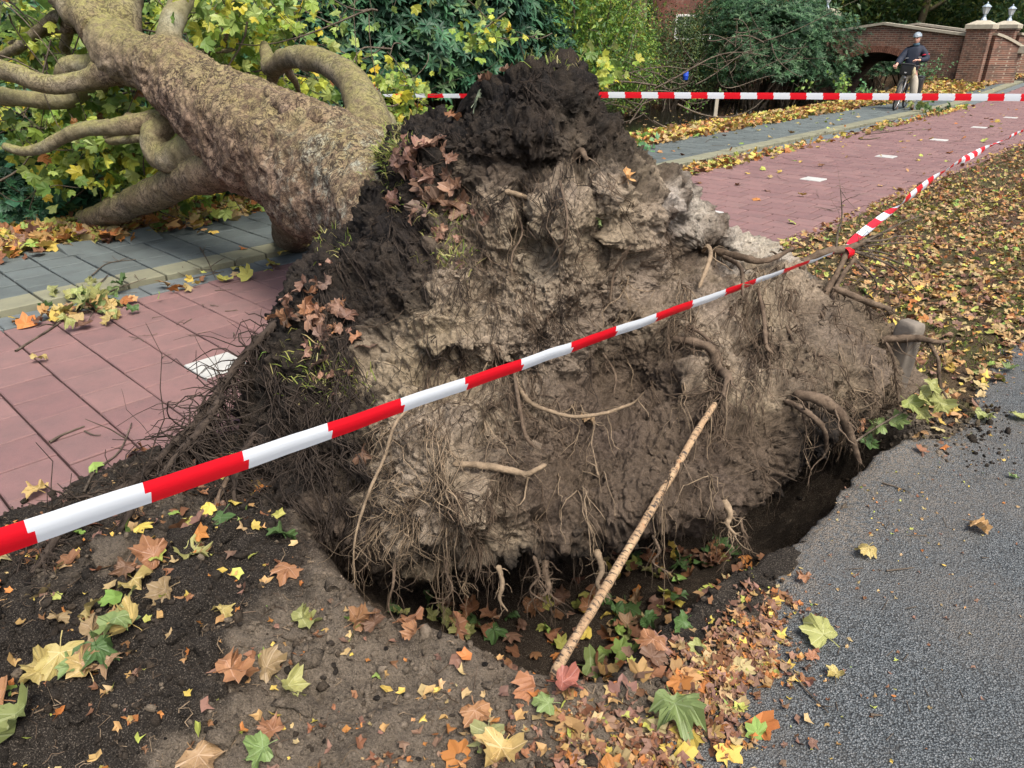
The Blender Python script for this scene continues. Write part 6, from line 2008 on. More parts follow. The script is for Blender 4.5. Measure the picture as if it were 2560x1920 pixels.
gt = 'trees beyond the canal'
tree_at(1345, 22, 0.20, 7.5, 2.8, 3.0, 'slim dark trunked tree behind the light green bush', 3, 0.0, group=gt)
tree_at(1588, 27, 0.33, 8.0, 3.0, 3.4, 'thick grey trunked tree left of the brick house', 4, 0.0, group=gt)
tree_at(1014, 19, 0.09, 7.0, 2.5, 2.4, 'thin pale trunked tree behind the rhododendrons', 5, -0.05, group=gt)
tree_at(2290, 46, 0.22, 6.5, 3.6, 4.4, 'leaning tree behind the crest of the bridge', 6, 0.35, group=gt)
for i, (x, Y, h_, cr, cw, lb) in enumerate([
    (2180, 50, 4.6, 4.4, 4.4, 'round leafy tree behind the left half of the bridge'), (2400, 52, 4.8, 4.6, 4.6, 'leafy tree behind the near bridge pillar'), (2540, 48, 4.4, 4.6, 4.2, 'yellow green tree behind the farther bridge pillar'), (2660, 40, 4.2, 4.2, 4.0, 'leafy tree outside the right edge by the bridge'),
    (2050, 48, 6.0, 5.0, 4.4, 'tall leafy tree behind the laurels'), (1900, 45, 6.4, 5.0, 4.4, 'tall leafy tree right of the brick house'), (1680, 50, 7.0, 5.0, 4.4, 'leafy tree behind the brick house roof'), (1480, 42, 5.4, 5.0, 4.4, 'leafy tree between the two visible trunks'),
    (1280, 38, 5.2, 5.0, 4.2, 'leafy tree high behind the root plate'), (1080, 32, 5.0, 4.8, 3.8, 'leafy tree behind the tallest rhododendron'), (860, 28, 4.8, 4.6, 3.6, 'leafy tree behind the arching limb'), (640, 26, 4.8, 4.6, 3.6, 'leafy tree behind the middle of the trunk'),
    (420, 24, 4.8, 4.6, 3.6, 'leafy tree behind the pale limb'), (180, 22, 4.8, 4.6, 3.6, 'leafy tree behind the trunk fork'), (-60, 20, 4.8, 4.6, 3.6, 'leafy tree in the upper left corner')]):
    tree_at(x, Y, 0.2, h_, cr, cw, lb, 10 + i, 0.0, group=gt)
# the wood behind reads as one mass
r_ = np.random.default_rng(77)
n = 36000
uu = r_.uniform(-60, 70, n); hh = r_.uniform(0, 1, n) ** 0.8
P = np.stack([uu * 1.15 + 6, 58 + r_.uniform(0, 6, n) - 0.0035 * uu * uu * 2 + 2.2 * fbm(np.stack([uu * 0.15, hh * 3, 0 * uu], -1), 2, 8), 0.2 + hh * (9 + 2.5 * fbm(np.stack([uu * 0.12, 0 * uu, 0 * uu], -1), 2, 9))], -1)
C = pick(FAR, (4, 3, 5, 1.5, 2), n, r_, 0.35)
V, F, C = scatter(P, r_.normal(0, 0.7, (n, 3)) + np.array([0, -0.6, 0.5]), r_.uniform(0.4, 0.8, n), C, [oval(0.6), oval(0.45)], 5)
tag(link('woods', mesh_np('woods', V, F, MAT['foliage'], C, smooth=False)), 'dense green wood closing the view behind the canal', 'woods', None, 'stuff')


# ---- small plants on the near bank
def sapling(x, Y, hgt, n, leaf, pal, label, seed, zb=0.0, name='young_shrub', spread=0.35):
    r_ = np.random.default_rng(seed)
    p = D(x, 90, Y)
    o_ = thing(name, label, 'plant', (p[0], p[1], zb))
    k = max(4, n // 14)
    A = np.zeros((k, 3)); A[:, :2] = r_.normal(0, 0.05, (k, 2))
    B = np.stack([r_.normal(0, spread, k), r_.normal(0, spread, k), r_.uniform(0.5, 1.0, k) * hgt], -1)
    T_ = bezier_twigs(A, B, seed, 8, 0.03)
    V_, F_ = tubes(T_, np.linspace(0.010, 0.004, 8)[None] * np.ones((k, 1)), 4)
    link('stems', mesh_np('stems', V_, F_, MAT['twig']), o_)
    i = r_.integers(0, k, n); j = r_.integers(2, 8, n)
    P_ = T_[i, j] + r_.normal(0, leaf * 0.5, (n, 3))
    V_, F_, C_ = scatter(P_, r_.normal(0, 0.6, (n, 3)) + np.array([0, -0.5, 0.5]), leaf * r_.uniform(0.6, 1.2, n), pick(pal, np.ones(len(pal)), n, r_, 0.25), [oval(0.75), oval(0.65)], seed)
    link('foliage', mesh_np('foliage', V_, F_, MAT['foliage'], C_, smooth=False), o_)


sapling(2125, 24.0, 1.05, 150, 0.13, LGT[:3], 'bright green young shrub at the waterline left of the cyclist', 1, -0.3, spread=0.5)
sapling(2185, 24.5, 0.75, 110, 0.12, DRK[1:3] * 1.8, 'blue green young shrub just left of the cyclist', 2, -0.2, spread=0.4)
sapling(2335, 27.5, 1.15, 320, 0.10, DRK[1:3] * 1.6, 'grey green bush growing against the bridge wall', 3, 0.1, spread=0.35)
sapling(2385, 28.5, 1.1, 380, 0.09, LGT[:3] * 0.7, 'feathery green bush in the corner of bridge and pillar', 4, 0.15, spread=0.3)
sapling(2205, 23.8, 0.4, 40, 0.06, np.array([[0.28, 0.22, 0.06]]), 'dry yellow seedhead plant beside the young shrubs', 5, -0.05, spread=0.12)
sapling(1620, 13.2, 0.75, 60, 0.08, LGT[:3], 'spindly green weed at the water behind the tape', 6, -0.3, spread=0.12)
sapling(1650, 13.0, 0.35, 26, 0.13, DRK[1:3] * 2, 'blue green weed on the near bank', 7, -0.2, spread=0.15)
sapling(30, 7.9, 0.85, 90, 0.16, np.array([[0.04, 0.14, 0.07], [0.05, 0.17, 0.09]]), 'broad leaved blue green sapling at the left edge', 8, 0.0, spread=0.45)
sapling(1740, 22.0, 0.55, 90, 0.10, LGT[:3], 'pale green sprouts on the brown far bank', 9, -0.2, spread=0.5)
# bare tangled branches on the far bank
r_ = np.random.default_rng(31)
for q, (x, y, Y, n, lb) in enumerate([(1690, 195, 21.5, 26, 'bare brushwood under the olive shrubs'), (1860, 130, 21.2, 30, 'bare grey stems hanging in front of the laurel'), (1500, 250, 16.0, 30, 'bare twigs drooping over the water behind the tape')]):
    c_ = D(x, y, Y)
    b_ = thing('brushwood', lb, 'branches', (c_[0], c_[1], c_[2] - 0.6))
    A = r_.normal(0, 0.5, (n, 3)) * np.array([1.4, 0.5, 0.5]) + np.array([0, 0, 0.6]); B = A + r_.normal(0, 0.7, (n, 3)) * np.array([1.4, 0.4, 0.7])
    V_, F_ = tubes(bezier_twigs(A, B, 40 + q, 10), r_.uniform(0.008, 0.022, n)[:, None] * np.linspace(1, 0.4, 10)[None], 4)
    tag(link('bare_branches', mesh_np('bare_branches', V_, F_, MAT['twig']), b_), None, None, None, 'stuff')
# blue drum and white post
c_ = D(1713, 200, 23.0)
bd = thing('blue_drum', 'small blue plastic drum under the shrubs on the far bank', 'drum', (c_[0], c_[1], c_[2]))
bl_m = simple('blue_plastic', (0.012, 0.06, 0.45), 0.4, 0.5, 0.1, 10)
dr = MB().lathe([(0.075, 0), (0.08, 0.02), (0.08, 0.10), (0.085, 0.11), (0.08, 0.12), (0.08, 0.20), (0.07, 0.225), (0.03, 0.23), (0.03, 0.25)], 14).build('drum_body', bl_m, bd, True)
c_ = D(1794, 232, 20.5)
po = thing('white_post', 'short pale post standing at the waterline behind the tape', 'post', (c_[0], c_[1], -0.6))
MB().box((0, 0, 0.45), (0.09, 0.09, 0.95), bev=0.01).build('post_shaft', MAT['stone'], po)
# ------------------------------------------------------------------ fallen leaves, twigs, grass
def floor_z(u, v):
    """top of whatever lies there: earth, asphalt, paving"""
    z = terrain_z(u, v)
    rz_ = ramp_z(u, v)
    z = np.where(v < asphalt_edge(u), 0.008, z)
    z = np.where((v > 2.76) & (v < 5.72), np.maximum(z, 0.002 + rz_), z)
    z = np.where((v >= 5.72) & (v < 6.0), np.maximum(z, -0.002 + rz_), z)
    return np.where((v >= 6.0) & (v < 7.75), np.maximum(z, 0.040 + rz_), z)


def floor_at(x, y):
    x = np.atleast_1d(np.asarray(x, float)); y = np.atleast_1d(np.asarray(y, float)); z = np.zeros_like(x)
    for _ in range(12):
        p = G(x, y, z); u_, v_ = UV(p); z = 0.5 * z + 0.5 * floor_z(u_, v_)
    p = G(x, y, z)
    e = 0.02
    gx = (floor_z(*UV(p + np.array([e, 0, 0]))) - floor_z(*UV(p - np.array([e, 0, 0])))) / (2 * e)
    gy = (floor_z(*UV(p + np.array([0, e, 0]))) - floor_z(*UV(p - np.array([0, e, 0])))) / (2 * e)
    n_ = np.stack([-gx, -gy, np.ones_like(gx)], -1); n_ /= np.linalg.norm(n_, axis=1, keepdims=True)
    p[:, 2] = floor_z(*UV(p))
    return p, n_


YE, YG, GR, OR, BR, TN, PK, LG = (0.48, 0.36, 0.08), (0.34, 0.36, 0.085), (0.075, 0.165, 0.03), (0.36, 0.145, 0.04), (0.18, 0.085, 0.042), (0.34, 0.21, 0.085), (0.20, 0.115, 0.08), (0.20, 0.30, 0.07)
# hero leaf shapes share their meshes
HERO = []
for i, (c_, w_) in enumerate([((-0.25, -0.15), 0.3), ((0.35, 0.10), 0.4), ((-0.5, 0.3), 0.5), ((0.6, 0.5), 0.5), ((0.1, -0.6), 0.6), ((1.1, 0.2), 0.5), ((0.2, 0.5), 0.5), ((-0.9, -0.3), 0.6), ((1.0, 0.4), 0.6), ((0.0, 0.2), 0.8)]):
    V_, F_ = leaf_np(LEAF_HI, True, c_, w_, i + 1, True)
    V_[:, 2] -= V_[:, 2].min() * 0.9
    HERO.append(mesh_np('leaf', V_, F_, MAT['leaf'], smooth=False))
rl = np.random.default_rng(99)
NLEAF = [0]
NAMED = {}


def leaf_obj(p, n_, size, col, label, group=None, spin=None, shape=None, tilt=0.18, lift=0.004, name='fallen_leaf'):
    k = NLEAF[0]; NLEAF[0] += 1
    n2 = np.asarray(n_) + rl.normal(0, tilt, 3)
    R = rot_from(n2[None], np.array([rl.uniform(0, 6.28) if spin is None else spin]))[0]
    o_ = bpy.data.objects.new(name, HERO[(k * 7 + k // 3) % 10 if shape is None else shape]); COL.objects.link(o_)
    M_ = Matrix([[*(R[0] * size), p[0] + n_[0] * lift], [*(R[1] * size), p[1] + n_[1] * lift], [*(R[2] * size), p[2] + n_[2] * lift], [0, 0, 0, 1]])
    o_.matrix_world = M_
    c_ = np.array(col) * rl.uniform(0.85, 1.15) * rl.uniform(0.94, 1.06, 3)
    o_.color = (*c_, 1)
    tag(o_, label, 'leaf', group)
    if group: NAMED.setdefault(('leaf', group), []).append((o_, c_))
    return o_


# leaves one can point at
GROUND_LEAVES = [
    (2055, 1600, .105, YG, 'large pale yellow leaf lying alone on the asphalt', 0.5), (2165, 1385, .062, YE, 'rounded yellow leaf on the asphalt near the edge of the hole', 2.2), (2432, 1325, .075, (0.48, 0.29, 0.07), 'tan yellow leaf far out on the asphalt', 4.0),
    (2015, 1455, .05, OR, 'small orange brown leaf on the asphalt beside the litter', 1.0), (1682, 1795, .115, LG, 'big bright green leaf at the edge of the brown litter', 3.3), (2030, 1650, .035, OR, 'tiny orange leaf beside the large yellow one on the asphalt', 0.2),
    (2468, 1050, .075, YG, 'yellow green leaf on asphalt, near the dark crumbled patch', 1.8), (2452, 938, .075, YG, 'yellow leaf at the corner where verge meets asphalt', 0.3), (2515, 928, .07, LG, 'pale green leaf beside the yellow one at the asphalt corner', 5.0), (2545, 1045, .08, YG, 'yellow leaf on asphalt at the right edge', 2.9), (2530, 1195, .035, LG, 'scrap of lime green leaf on the asphalt at the right edge', 2.9),
    (1572, 1525, .115, GR, 'large dark green leaf in the hole right of the peeled branch', 3.1), (1478, 1668, .105, LG, 'folded green leaf standing at the rim of the hole', 4.4), (1120, 1545, .095, YG, 'pale green leaf standing up in the hole', 3.0), (1022, 1575, .085, OR, 'orange leaf in the left corner of the hole', 1.0), (1180, 1560, .09, GR, 'dark green leaf in the middle of the hole floor', 2.0),
    (1232, 1590, .085, GR, 'glossy green leaf just inside the rim of the hole', 4.0), (1345, 1530, .09, OR, 'rust orange leaf in the hole below the hanging roots', 2.0), (1403, 1500, .08, BR, 'curled brown leaf in the hole left of the peeled branch', 0.4), (1705, 1430, .08, GR, 'green leaf in the hole by the far slope', 1.2), (1770, 1385, .085, GR, 'deep green leaf under the overhang of the roots', 5.2),
    (567, 1700, .100, OR, 'big rust red leaf on the dark earth in the foreground', 3.4), (672, 1672, .085, TN, 'pale orange leaf overlapping the rust red one', 5.0), (712, 1725, .085, YG, 'yellow and green leaf beside the rust red one', 2.6), (385, 1390, .105, OR, 'large orange leaf below the trailing root', 0.9), (478, 1385, .10, YG, 'yellow green leaf below the slender standing root', 4.3),
    (560, 1305, .105, GR, 'dark green leaf behind the slender standing root', 3.6), (55, 1800, .12, (0.20, 0.24, 0.06), 'big dull green leaf near the left edge of the foreground', 3.3), (12, 1760, .09, OR, 'orange leaf cut by the left edge of the picture', 1.4), (702, 1360, .095, GR, 'folded green leaf under the hanging dark roots', 0.4), (722, 1430, .09, OR, 'rusty leaf at the foot of the hanging dark roots', 3.1),
    (546, 1545, .06, YE, 'small yellow leaf alone on the dark earth', 3.6), (750, 1565, .08, YG, 'pale mottled leaf on the earth left of the hole', 5.5), (100, 1240, .085, (0.50, 0.33, 0.06), 'curled yellow brown leaf on the red paving by the tape', 1.1), (98, 908, .07, YE, 'yellow leaf alone on the red paving', 0.2), (500, 1895, .10, TN, 'tan leaf at the bottom edge, left of centre', 4.0),
    (662, 1880, .07, LG, 'small green leaf at the bottom edge on the earth', 2.1), (680, 1835, .06, OR, 'small orange leaf low on the dark earth', 0.8), (1252, 1885, .10, YE, 'yellow leaf at the bottom edge among brown litter', 2.7), (1192, 1780, .075, OR, 'orange leaf at the left end of the brown litter', 3.9), (1220, 1835, .085, (0.30, 0.32, 0.12), 'dull green leaf flat in the brown litter', 3.0),
    (1372, 1765, .06, LG, 'narrow green leaf just below the rim of the hole', 1.5), (1352, 1715, .09, OR, 'orange leaf leaning on the rim of the hole', 0.3), (1405, 1718, .08, (0.40, 0.10, 0.05), 'reddish leaf on the rim of the hole', 4.6), (300, 1572, .10, LG, 'upright lime green leaf in the left leaf cluster', 3.3), (160, 1632, .11, (0.46, 0.38, 0.08), 'broad yellow leaf in the left leaf cluster', 3.1),
    (232, 1640, .10, GR, 'long green leaf in the left leaf cluster', 2.5), (118, 1677, .085, YE, 'golden leaf at the lower corner of the left cluster', 1.0), (190, 1690, .08, LG, 'folded green leaf at the foot of the left cluster', 0.9), (330, 1420, .08, BR, 'brown leaf behind the large orange leaf', 2.9), (420, 1480, .085, TN, 'tan orange leaf half under a root on the earth', 2.0), (345, 1465, .085, YE, 'yellow orange leaf left of centre on the earth', 4.0),
    (1925, 345, .09, YE, 'yellow leaf on the grey footpath', 2.0), (2090, 1690, .04, YE, 'small yellow scrap beside a twig on asphalt', 2.0), (1750, 1620, .05, YG, 'yellow green leaf scrap in the litter edge', 2.0)]
p, nr = floor_at([g[0] for g in GROUND_LEAVES], [g[1] for g in GROUND_LEAVES])
for (x, y, s, c_, lb, sp), pp, n_ in zip(GROUND_LEAVES, p, nr):
    up_ = 0.55 if ('stand' in lb or 'upright' in lb or 'lean' in lb) else 0.12
    leaf_obj(pp, n_, s * 0.88, c_, lb, None, sp, None, up_, 0.006)

PLATE_LEAVES = [(1550, 456, .05, (0.55, 0.26, 0.03), 'yellow orange leaf caught on the sandy face of the root plate'), (1190, 258, .075, (0.32, 0.42, 0.24), 'pale green leaf standing on the left shoulder of the root plate'), (1215, 212, .06, BR, 'brown leaf on top of the root plate, left of the peak'),
                (1255, 208, .055, BR, 'second brown leaf on top of the root plate'), (1468, 1052, .055, TN, 'tan leaf behind the pale arching root'), (606, 1082, .06, GR, 'green leaf on the dark earth of the left flank'), (928, 1130, .06, BR, 'brown leaf beside the sandy bulge'), (1125, 300, .06, OR, 'rust leaf on the left shoulder of the root plate'), (912, 860, .045, OR, 'orange brown leaf alone on the dark left face'), (1470, 560, .03, LG, 'scrap of green leaf on the sandy face')]
for x, y, s, c_, lb in PLATE_LEAVES:
    q, n_, _, _ = surf(np.array([x]), np.array([y]))
    leaf_obj(q[0], n_[0], s, c_, lb, None, None, None, 0.5, 0.02)


def pile(cx, cy, sx, sy, n, size, cols, label, group, plate=True, tilt=0.45, lift=0.03):
    x = rl.normal(cx, sx, n); y = rl.normal(cy, sy, n)
    if plate: q, n_, r, _ = surf(x, y); ok = r < 0.97
    else: q, n_ = floor_at(x, y); ok = np.ones(n, bool)
    for i in np.where(ok)[0]:
        leaf_obj(q[i], n_[i], rl.uniform(*size), cols[rl.integers(len(cols))], label, group, None, None, tilt, rl.uniform(0.006, lift))


BRN = [BR, PK, (0.30, 0.15, 0.09), (0.36, 0.18, 0.10), (0.24, 0.12, 0.07)]
PHR = {}
pile(1075, 455, 42, 50, 30, (.045, .085), BRN, 'dry brown leaf in the upper leaf pile on the root plate', 'the upper leaf pile on the root plate')
pile(815, 800, 48, 42, 30, (.04, .075), BRN + [OR], 'dry brown leaf in the lower leaf pile on the root plate', 'the lower leaf pile on the root plate')
pile(1130, 560, 45, 40, 16, (.02, .05), BRN, 'small brown leaf scrap below the upper pile', 'the scraps below the upper leaf pile')
pile(830, 930, 40, 60, 14, (.02, .045), BRN, 'small brown leaf scrap below the lower pile', 'the scraps below the lower leaf pile')
pile(225, 770, 55, 28, 26, (.06, .11), [YG, YG, LG, YE, GR, (0.30, 0.33, 0.09)], 'yellow green leaf in the torn sprig lying on the kerb', 'the torn sprig on the kerb', False, 0.6, 0.08)
pile(170, 800, 60, 22, 14, (.05, .09), [OR, BR, YE, TN], 'orange brown leaf under the torn sprig on the kerb', 'the withered leaves under the torn sprig', False, 0.3, 0.03)
pile(240, 1620, 50, 45, 9, (.06, .10), [YG, LG, GR, YE, TN], 'green or yellow leaf in the left leaf cluster on earth', 'the left leaf cluster on dark earth', False, 0.35, 0.03)
pile(1160, 1562, 130, 20, 22, (.04, .075), [GR, YG, OR, BR, GR], 'leaf in the heap along the floor of the hole', 'the leaves on the hole floor', False, 0.5, 0.04)
pile(1600, 1560, 70, 60, 20, (.04, .08), [GR, OR, BR, BR, YG, TN], 'leaf on the hole slope right of the peeled branch', 'the leaves on the right hole slope', False, 0.35, 0.02)
pile(1740, 1400, 60, 25, 12, (.05, .08), [OR, BR, BR, GR], 'leaf under the overhanging roots at the back of the hole', 'the leaves at the back of the hole', False, 0.35, 0.02)
pile(2310, 277, 22, 7, 14, (.10, .17), [YG, (0.24, 0.28, 0.04), GR], 'leaf of the small green sprig on the kerb near the cyclist', 'the small sprig near the cyclist', False, 0.8, 0.2)

# leafy sprig at the corner of the hole
sg = thing('leafy_sprig', 'fresh yellow green leafy sprig lying at the corner of the hole', 'sprig', G(2190, 1085))
inv = Matrix.Translation(-Vector(sg.location))
tw_ = [D(2130, 1110, 2.95), D(2180, 1075, 3.05), D(2230, 1045, 3.1), D(2290, 1010, 3.2), D(2320, 975, 3.25)]
V_, F_ = tube1(spline(tw_, 16), np.linspace(0.006, 0.003, 16), 6)
o_ = link('stem', mesh_np('stem', V_, F_, MAT['twig']), sg); o_.matrix_parent_inverse = inv
for x, y, s, c_, sp in [(2300, 985, .085, YG, 3.3), (2345, 1010, .085, YG, 2.5), (2270, 1010, .075, (0.30, 0.36, 0.07), 4.0), (2325, 960, .07, YG, 3.0), (2240, 1050, .07, LG, 4.6), (2200, 1070, .07, LG, 2.0), (2165, 1100, .07, GR, 3.6), (2300, 1030, .07, (0.40, 0.42, 0.10), 3.1), (2150, 1065, .06, OR, 1.0)]:
    Rm = rot_from(np.array([[rl.normal(0, 0.3), -0.6, 0.7]]), np.array([sp]))[0] * s
    q = D(x, y, 3.15)
    o_ = bpy.data.objects.new('leaf', HERO[rl.integers(10)]); COL.objects.link(o_); o_.parent = sg
    o_.matrix_parent_inverse = inv
    o_.matrix_basis = Matrix([[*Rm[0], q[0]], [*Rm[1], q[1]], [*Rm[2], q[2]], [0, 0, 0, 1]]); o_.color = (*c_, 1)

# ---- litter nobody could count
LIT = np.array([YE, YG, OR, BR, TN, PK, (0.36, 0.27, 0.13), LG])
FR = [leaf_np([(90, 1.0), (60, .5), (30, .8), (-10, .5), (-50, .6)], False, c_, w_, 7 + i) for i, (c_, w_) in enumerate([((0.4, 0.2), 0.5), ((-0.3, 0.4), 0.5), ((0.8, -0.3), 0.5)])]
FRAG = [(V_ * np.array([1, 0.6, 1]), F_) for V_, F_ in FR]


def litter(name, label, u_, v_, size, wts, seed, shapes, tilt=0.35, lift=(0.0, 0.02), mat='litter', z=None):
    r_ = np.random.default_rng(seed)
    n = len(u_)
    zz = floor_z(u_, v_) if z is None else z
    P_ = W(u_, v_, zz + r_.uniform(*lift, n))
    Nn = r_.normal(0, tilt, (n, 3)) + np.array([0, 0, 1.0])
    S_ = r_.uniform(*size, n)
    C_ = pick(LIT, wts, n, r_, 0.28)
    V_, F_, C2 = scatter(P_, Nn, S_, C_, shapes, seed + 1)
    return tag(link(name, mesh_np(name, V_, F_, MAT[mat], C2, smooth=False)), label, 'leaf litter', None, 'stuff')


r_ = np.random.default_rng(123)
# verge beyond the roots
n = 13000
u_ = 3.4 + r_.gamma(1.5, 4.5, n); v_ = r_.uniform(0.55, 2.85, n)
m_ = (u_ < 32) & ((poly_sdf(u_, v_, PIT) < -0.03)) & (r_.random(n) < 0.55 + 0.45 * (fbm(np.stack([u_ * 1.5, v_ * 1.5, 0 * u_], -1), 2, 4) > -0.1))
litter('leaf_litter', 'brown and yellow leaf litter covering the verge', u_[m_], v_[m_], (0.016, 0.054), (1.3, 1.6, 1.6, 3.8, 5.0, 3.0, 5.0, 0.6), 1, LO + FRAG, 0.4, (0, 0.03))
# drift along the footpath's far edge
n = 15000
u_ = np.where(r_.random(n) < 0.75, r_.uniform(-3, 30, n), r_.uniform(22, 42, n)); v_ = 7.50 - 1.15 * sstep(22, 31, u_) + r_.gamma(2.2, 0.33, n) * (1 + 0.5 * sstep(22, 31, u_)) - 0.18 * fbm(np.stack([u_ * 0.9, 0 * u_, 0 * u_], -1), 3, 6)
k = v_ < 9.3
litter('leaf_litter', 'deep drift of yellow and orange leaves between footpath and canal', u_[k], v_[k], (0.055, 0.125), (5, 3, 3, 1.6, 4, 1, 3, 0.5), 2, LO, 0.5, (0, 0.09))
# gutter drifts and strays on the paving
u_ = np.concatenate([r_.normal(c_, s, k) for c_, s, k in ((10.4, 0.9, 420), (8.6, 0.6, 160), (13.0, 0.8, 90), (18, 1.6, 120), (22.5, 1.2, 160), (2.2, 1.0, 40))]); v_ = r_.normal(5.62, 0.11, len(u_))
litter('leaf_litter', 'leaves swept together along the kerb of the cycle path', u_, v_, (0.04, 0.10), (4, 3, 3, 2, 3, 1, 2, 1), 3, LO, 0.5, (0, 0.06))
n = 330
u_ = r_.uniform(3, 30, n); v_ = r_.uniform(2.8, 7.6, n)
litter('leaf_litter', 'single leaves strewn over the paving', u_, v_, (0.035, 0.085), (4, 3, 2, 1.5, 3, 1, 2, 1), 4, LO, 0.3, (0, 0.02))
# brown scraps round the rim of the hole
n = 4600
u_ = 0.5 + 1.65 * r_.beta(1.0, 1.5, n); w2 = r_.normal(0, 1, n)
v_ = asphalt_edge(u_) + np.interp(u_, [0.5, 1.2, 1.8, 2.6], [0.10, 0.02, -0.06, -0.03]) + w2 * np.interp(u_, [0.5, 1.0, 1.6, 2.1, 2.6], [0.26, 0.17, 0.10, 0.07, 0.03])
k = (poly_sdf(u_, v_, PIT) < 0.03) & (r_.random(n) < 0.25 + 1.1 * sstep(-0.25, 0.3, fbm(np.stack([u_ * 6, v_ * 6, 0 * u_], -1), 3, 44)))
litter('leaf_litter', 'trampled brown leaf scraps round the rim of the hole', u_[k], v_[k], (0.006, 0.030), (.5, .2, 1.4, 5, 2.4, 6, 1.5, .1), 5, FRAG + FR, 0.4, (0, 0.012))
n = 150
u_ = r_.uniform(0.6, 1.75, n); v_ = asphalt_edge(u_) + r_.normal(0.03, 0.14, n)
k = poly_sdf(u_, v_, PIT) < 0.0
litter('leaf_litter', 'whole brown and orange leaves on the rim of the hole', u_[k], v_[k], (0.03, 0.07), (1.5, 1, 3, 4, 3, 4, 2, .5), 15, LO, 0.45, (0, 0.015))
# crumbs on the asphalt
n = 900
u_ = r_.uniform(0.3, 6, n); v_ = asphalt_edge(u_) - r_.gamma(1.3, 0.35, n)
litter('leaf_litter', 'tiny leaf crumbs blown over the asphalt', u_, v_, (0.004, 0.016), (2, 1, 2, 3, 4, 3, 4, .3), 6, FRAG, 0.2, (0, 0.003))
# loose earth on the left
n = 1000
u_ = r_.uniform(-0.3, 1.7, n); v_ = r_.uniform(0.9, 3.1, n)
k = poly_sdf(u_, v_, PIT) < -0.02
litter('leaf_litter', 'leaf scraps mixed into the loose dark earth', u_[k], v_[k], (0.008, 0.036), (2, 1, 3, 4, 4, 4, 3, .8), 7, FRAG + FR, 0.5, (0, 0.012))
n = 90
u_ = r_.normal(0.35, 0.55, n); v_ = r_.normal(2.75, 0.28, n)
litter('leaf_litter', 'yellow and green leaves under the trailing side root', u_, v_, (0.03, 0.07), (2, 3, 1, 3, 1, 2, 2, 2), 8, LO, 0.5, (0.0, 0.03))
# floor of the hole, far bank
n = 260
u_ = r_.uniform(1.3, 2.9, n); v_ = r_.uniform(0.75, 1.75, n)
k = poly_sdf(u_, v_, PIT) > 0.05
litter('leaf_litter', 'leaves fallen into the hole', u_[k], v_[k], (0.03, 0.07), (1.5, 2, 2, 4, 1.5, 2, 1, 2), 9, LO, 0.5, (0, 0.03))
n = 5000
u_ = r_.uniform(8, 34, n); v_ = r_.uniform(14.6, 18, n)
litter('leaf_litter', 'brown leaves on the far bank of the canal', u_, v_, (0.06, 0.13), (.5, .3, 1, 5, 4, 4, 2, .1), 10, LO, 0.4, (0, 0.05))
n = 420
u_ = r_.uniform(8, 32, n); v_ = r_.uniform(9.6, 14.5, n)
litter('leaf_litter', 'leaves floating on the canal', u_, v_, (0.03, 0.08), (3, 2, 1, 3, 4, 1, 4, .1), 11, LO, 0.02, (0.004, 0.006), z=np.full(n, wz))
n = 1500
u_ = r_.normal(2.6, 0.9, n); v_ = r_.normal(8.15, 0.35, n)
litter('leaf_litter', 'leaves heaped under the fallen trunk and its limb', u_, v_, (0.05, 0.11), (3, 2, 3, 4, 3, 2, 2, 1), 12, LO, 0.5, (0, 0.10))

# ---- crumbs of earth
def crumbs(name, label, u_, v_, s, cols, seed):
    r_ = np.random.default_rng(seed)
    P_ = W(u_, v_, floor_z(u_, v_) + s * 0.3)
    near = tc[np.clip(np.searchsorted(us, u_), 0, nu - 1), np.clip(np.searchsorted(vs, v_), 0, nv - 1)]
    C_ = cols[r_.integers(0, len(cols), len(u_))]
    C_ = np.where(r_.random((len(u_), 1)) < 0.75, near, C_) * r_.uniform(0.7, 1.3, (len(u_), 1))
    V_, F_, C2 = blobs1(P_, s, C_, seed)
    tag(link(name, mesh_np(name, V_, F_, MAT['soil'], C2)), label, 'earth crumbs', None, 'stuff')


IC1V, IC1F = icosa(1); pass


def blobs1(P, S, C, seed):
    r_ = np.random.default_rng(seed); n = len(P)
    off = r_.uniform(0, 100, (n, 1, 3))
    rad_ = 1 + 0.5 * vn(IC1V[None] * 1.9 + off, seed)
    V_ = P[:, None] + IC1V[None] * rad_[..., None] * r_.uniform(0.6, 1.3, (n, 1, 3)) * S[:, None, None]
    return V_.reshape(-1, 3), (IC1F[None] + (np.arange(n) * len(IC1V))[:, None, None]).reshape(-1, 3), np.repeat(C, len(IC1V), 0)


n = 9500
u_ = r_.uniform(-0.6, 2.2, n); v_ = r_.uniform(0.7, 3.3, n) ; s = r_.gamma(1.5, 0.0030, n) + 0.0015
k = (poly_sdf(u_, v_, PIT) < 0.06)
crumbs('earth_crumbs', 'loose crumbs of dark earth and sand in the foreground', u_[k], v_[k], s[k], np.array([[0.02, 0.018, 0.016], [0.02, 0.018, 0.016], [0.06, 0.048, 0.036], [0.17, 0.14, 0.105]]), 3)
n = 1500
u_ = r_.uniform(3.5, 4.3, n); v_ = r_.normal(0.72, 0.16, n); s = r_.gamma(1.4, 0.0028, n) + 0.0015
crumbs('earth_crumbs', 'black earth spilled over the asphalt corner beside the block', u_, v_, s, np.array([[0.014, 0.012, 0.011], [0.03, 0.025, 0.02]]), 4)

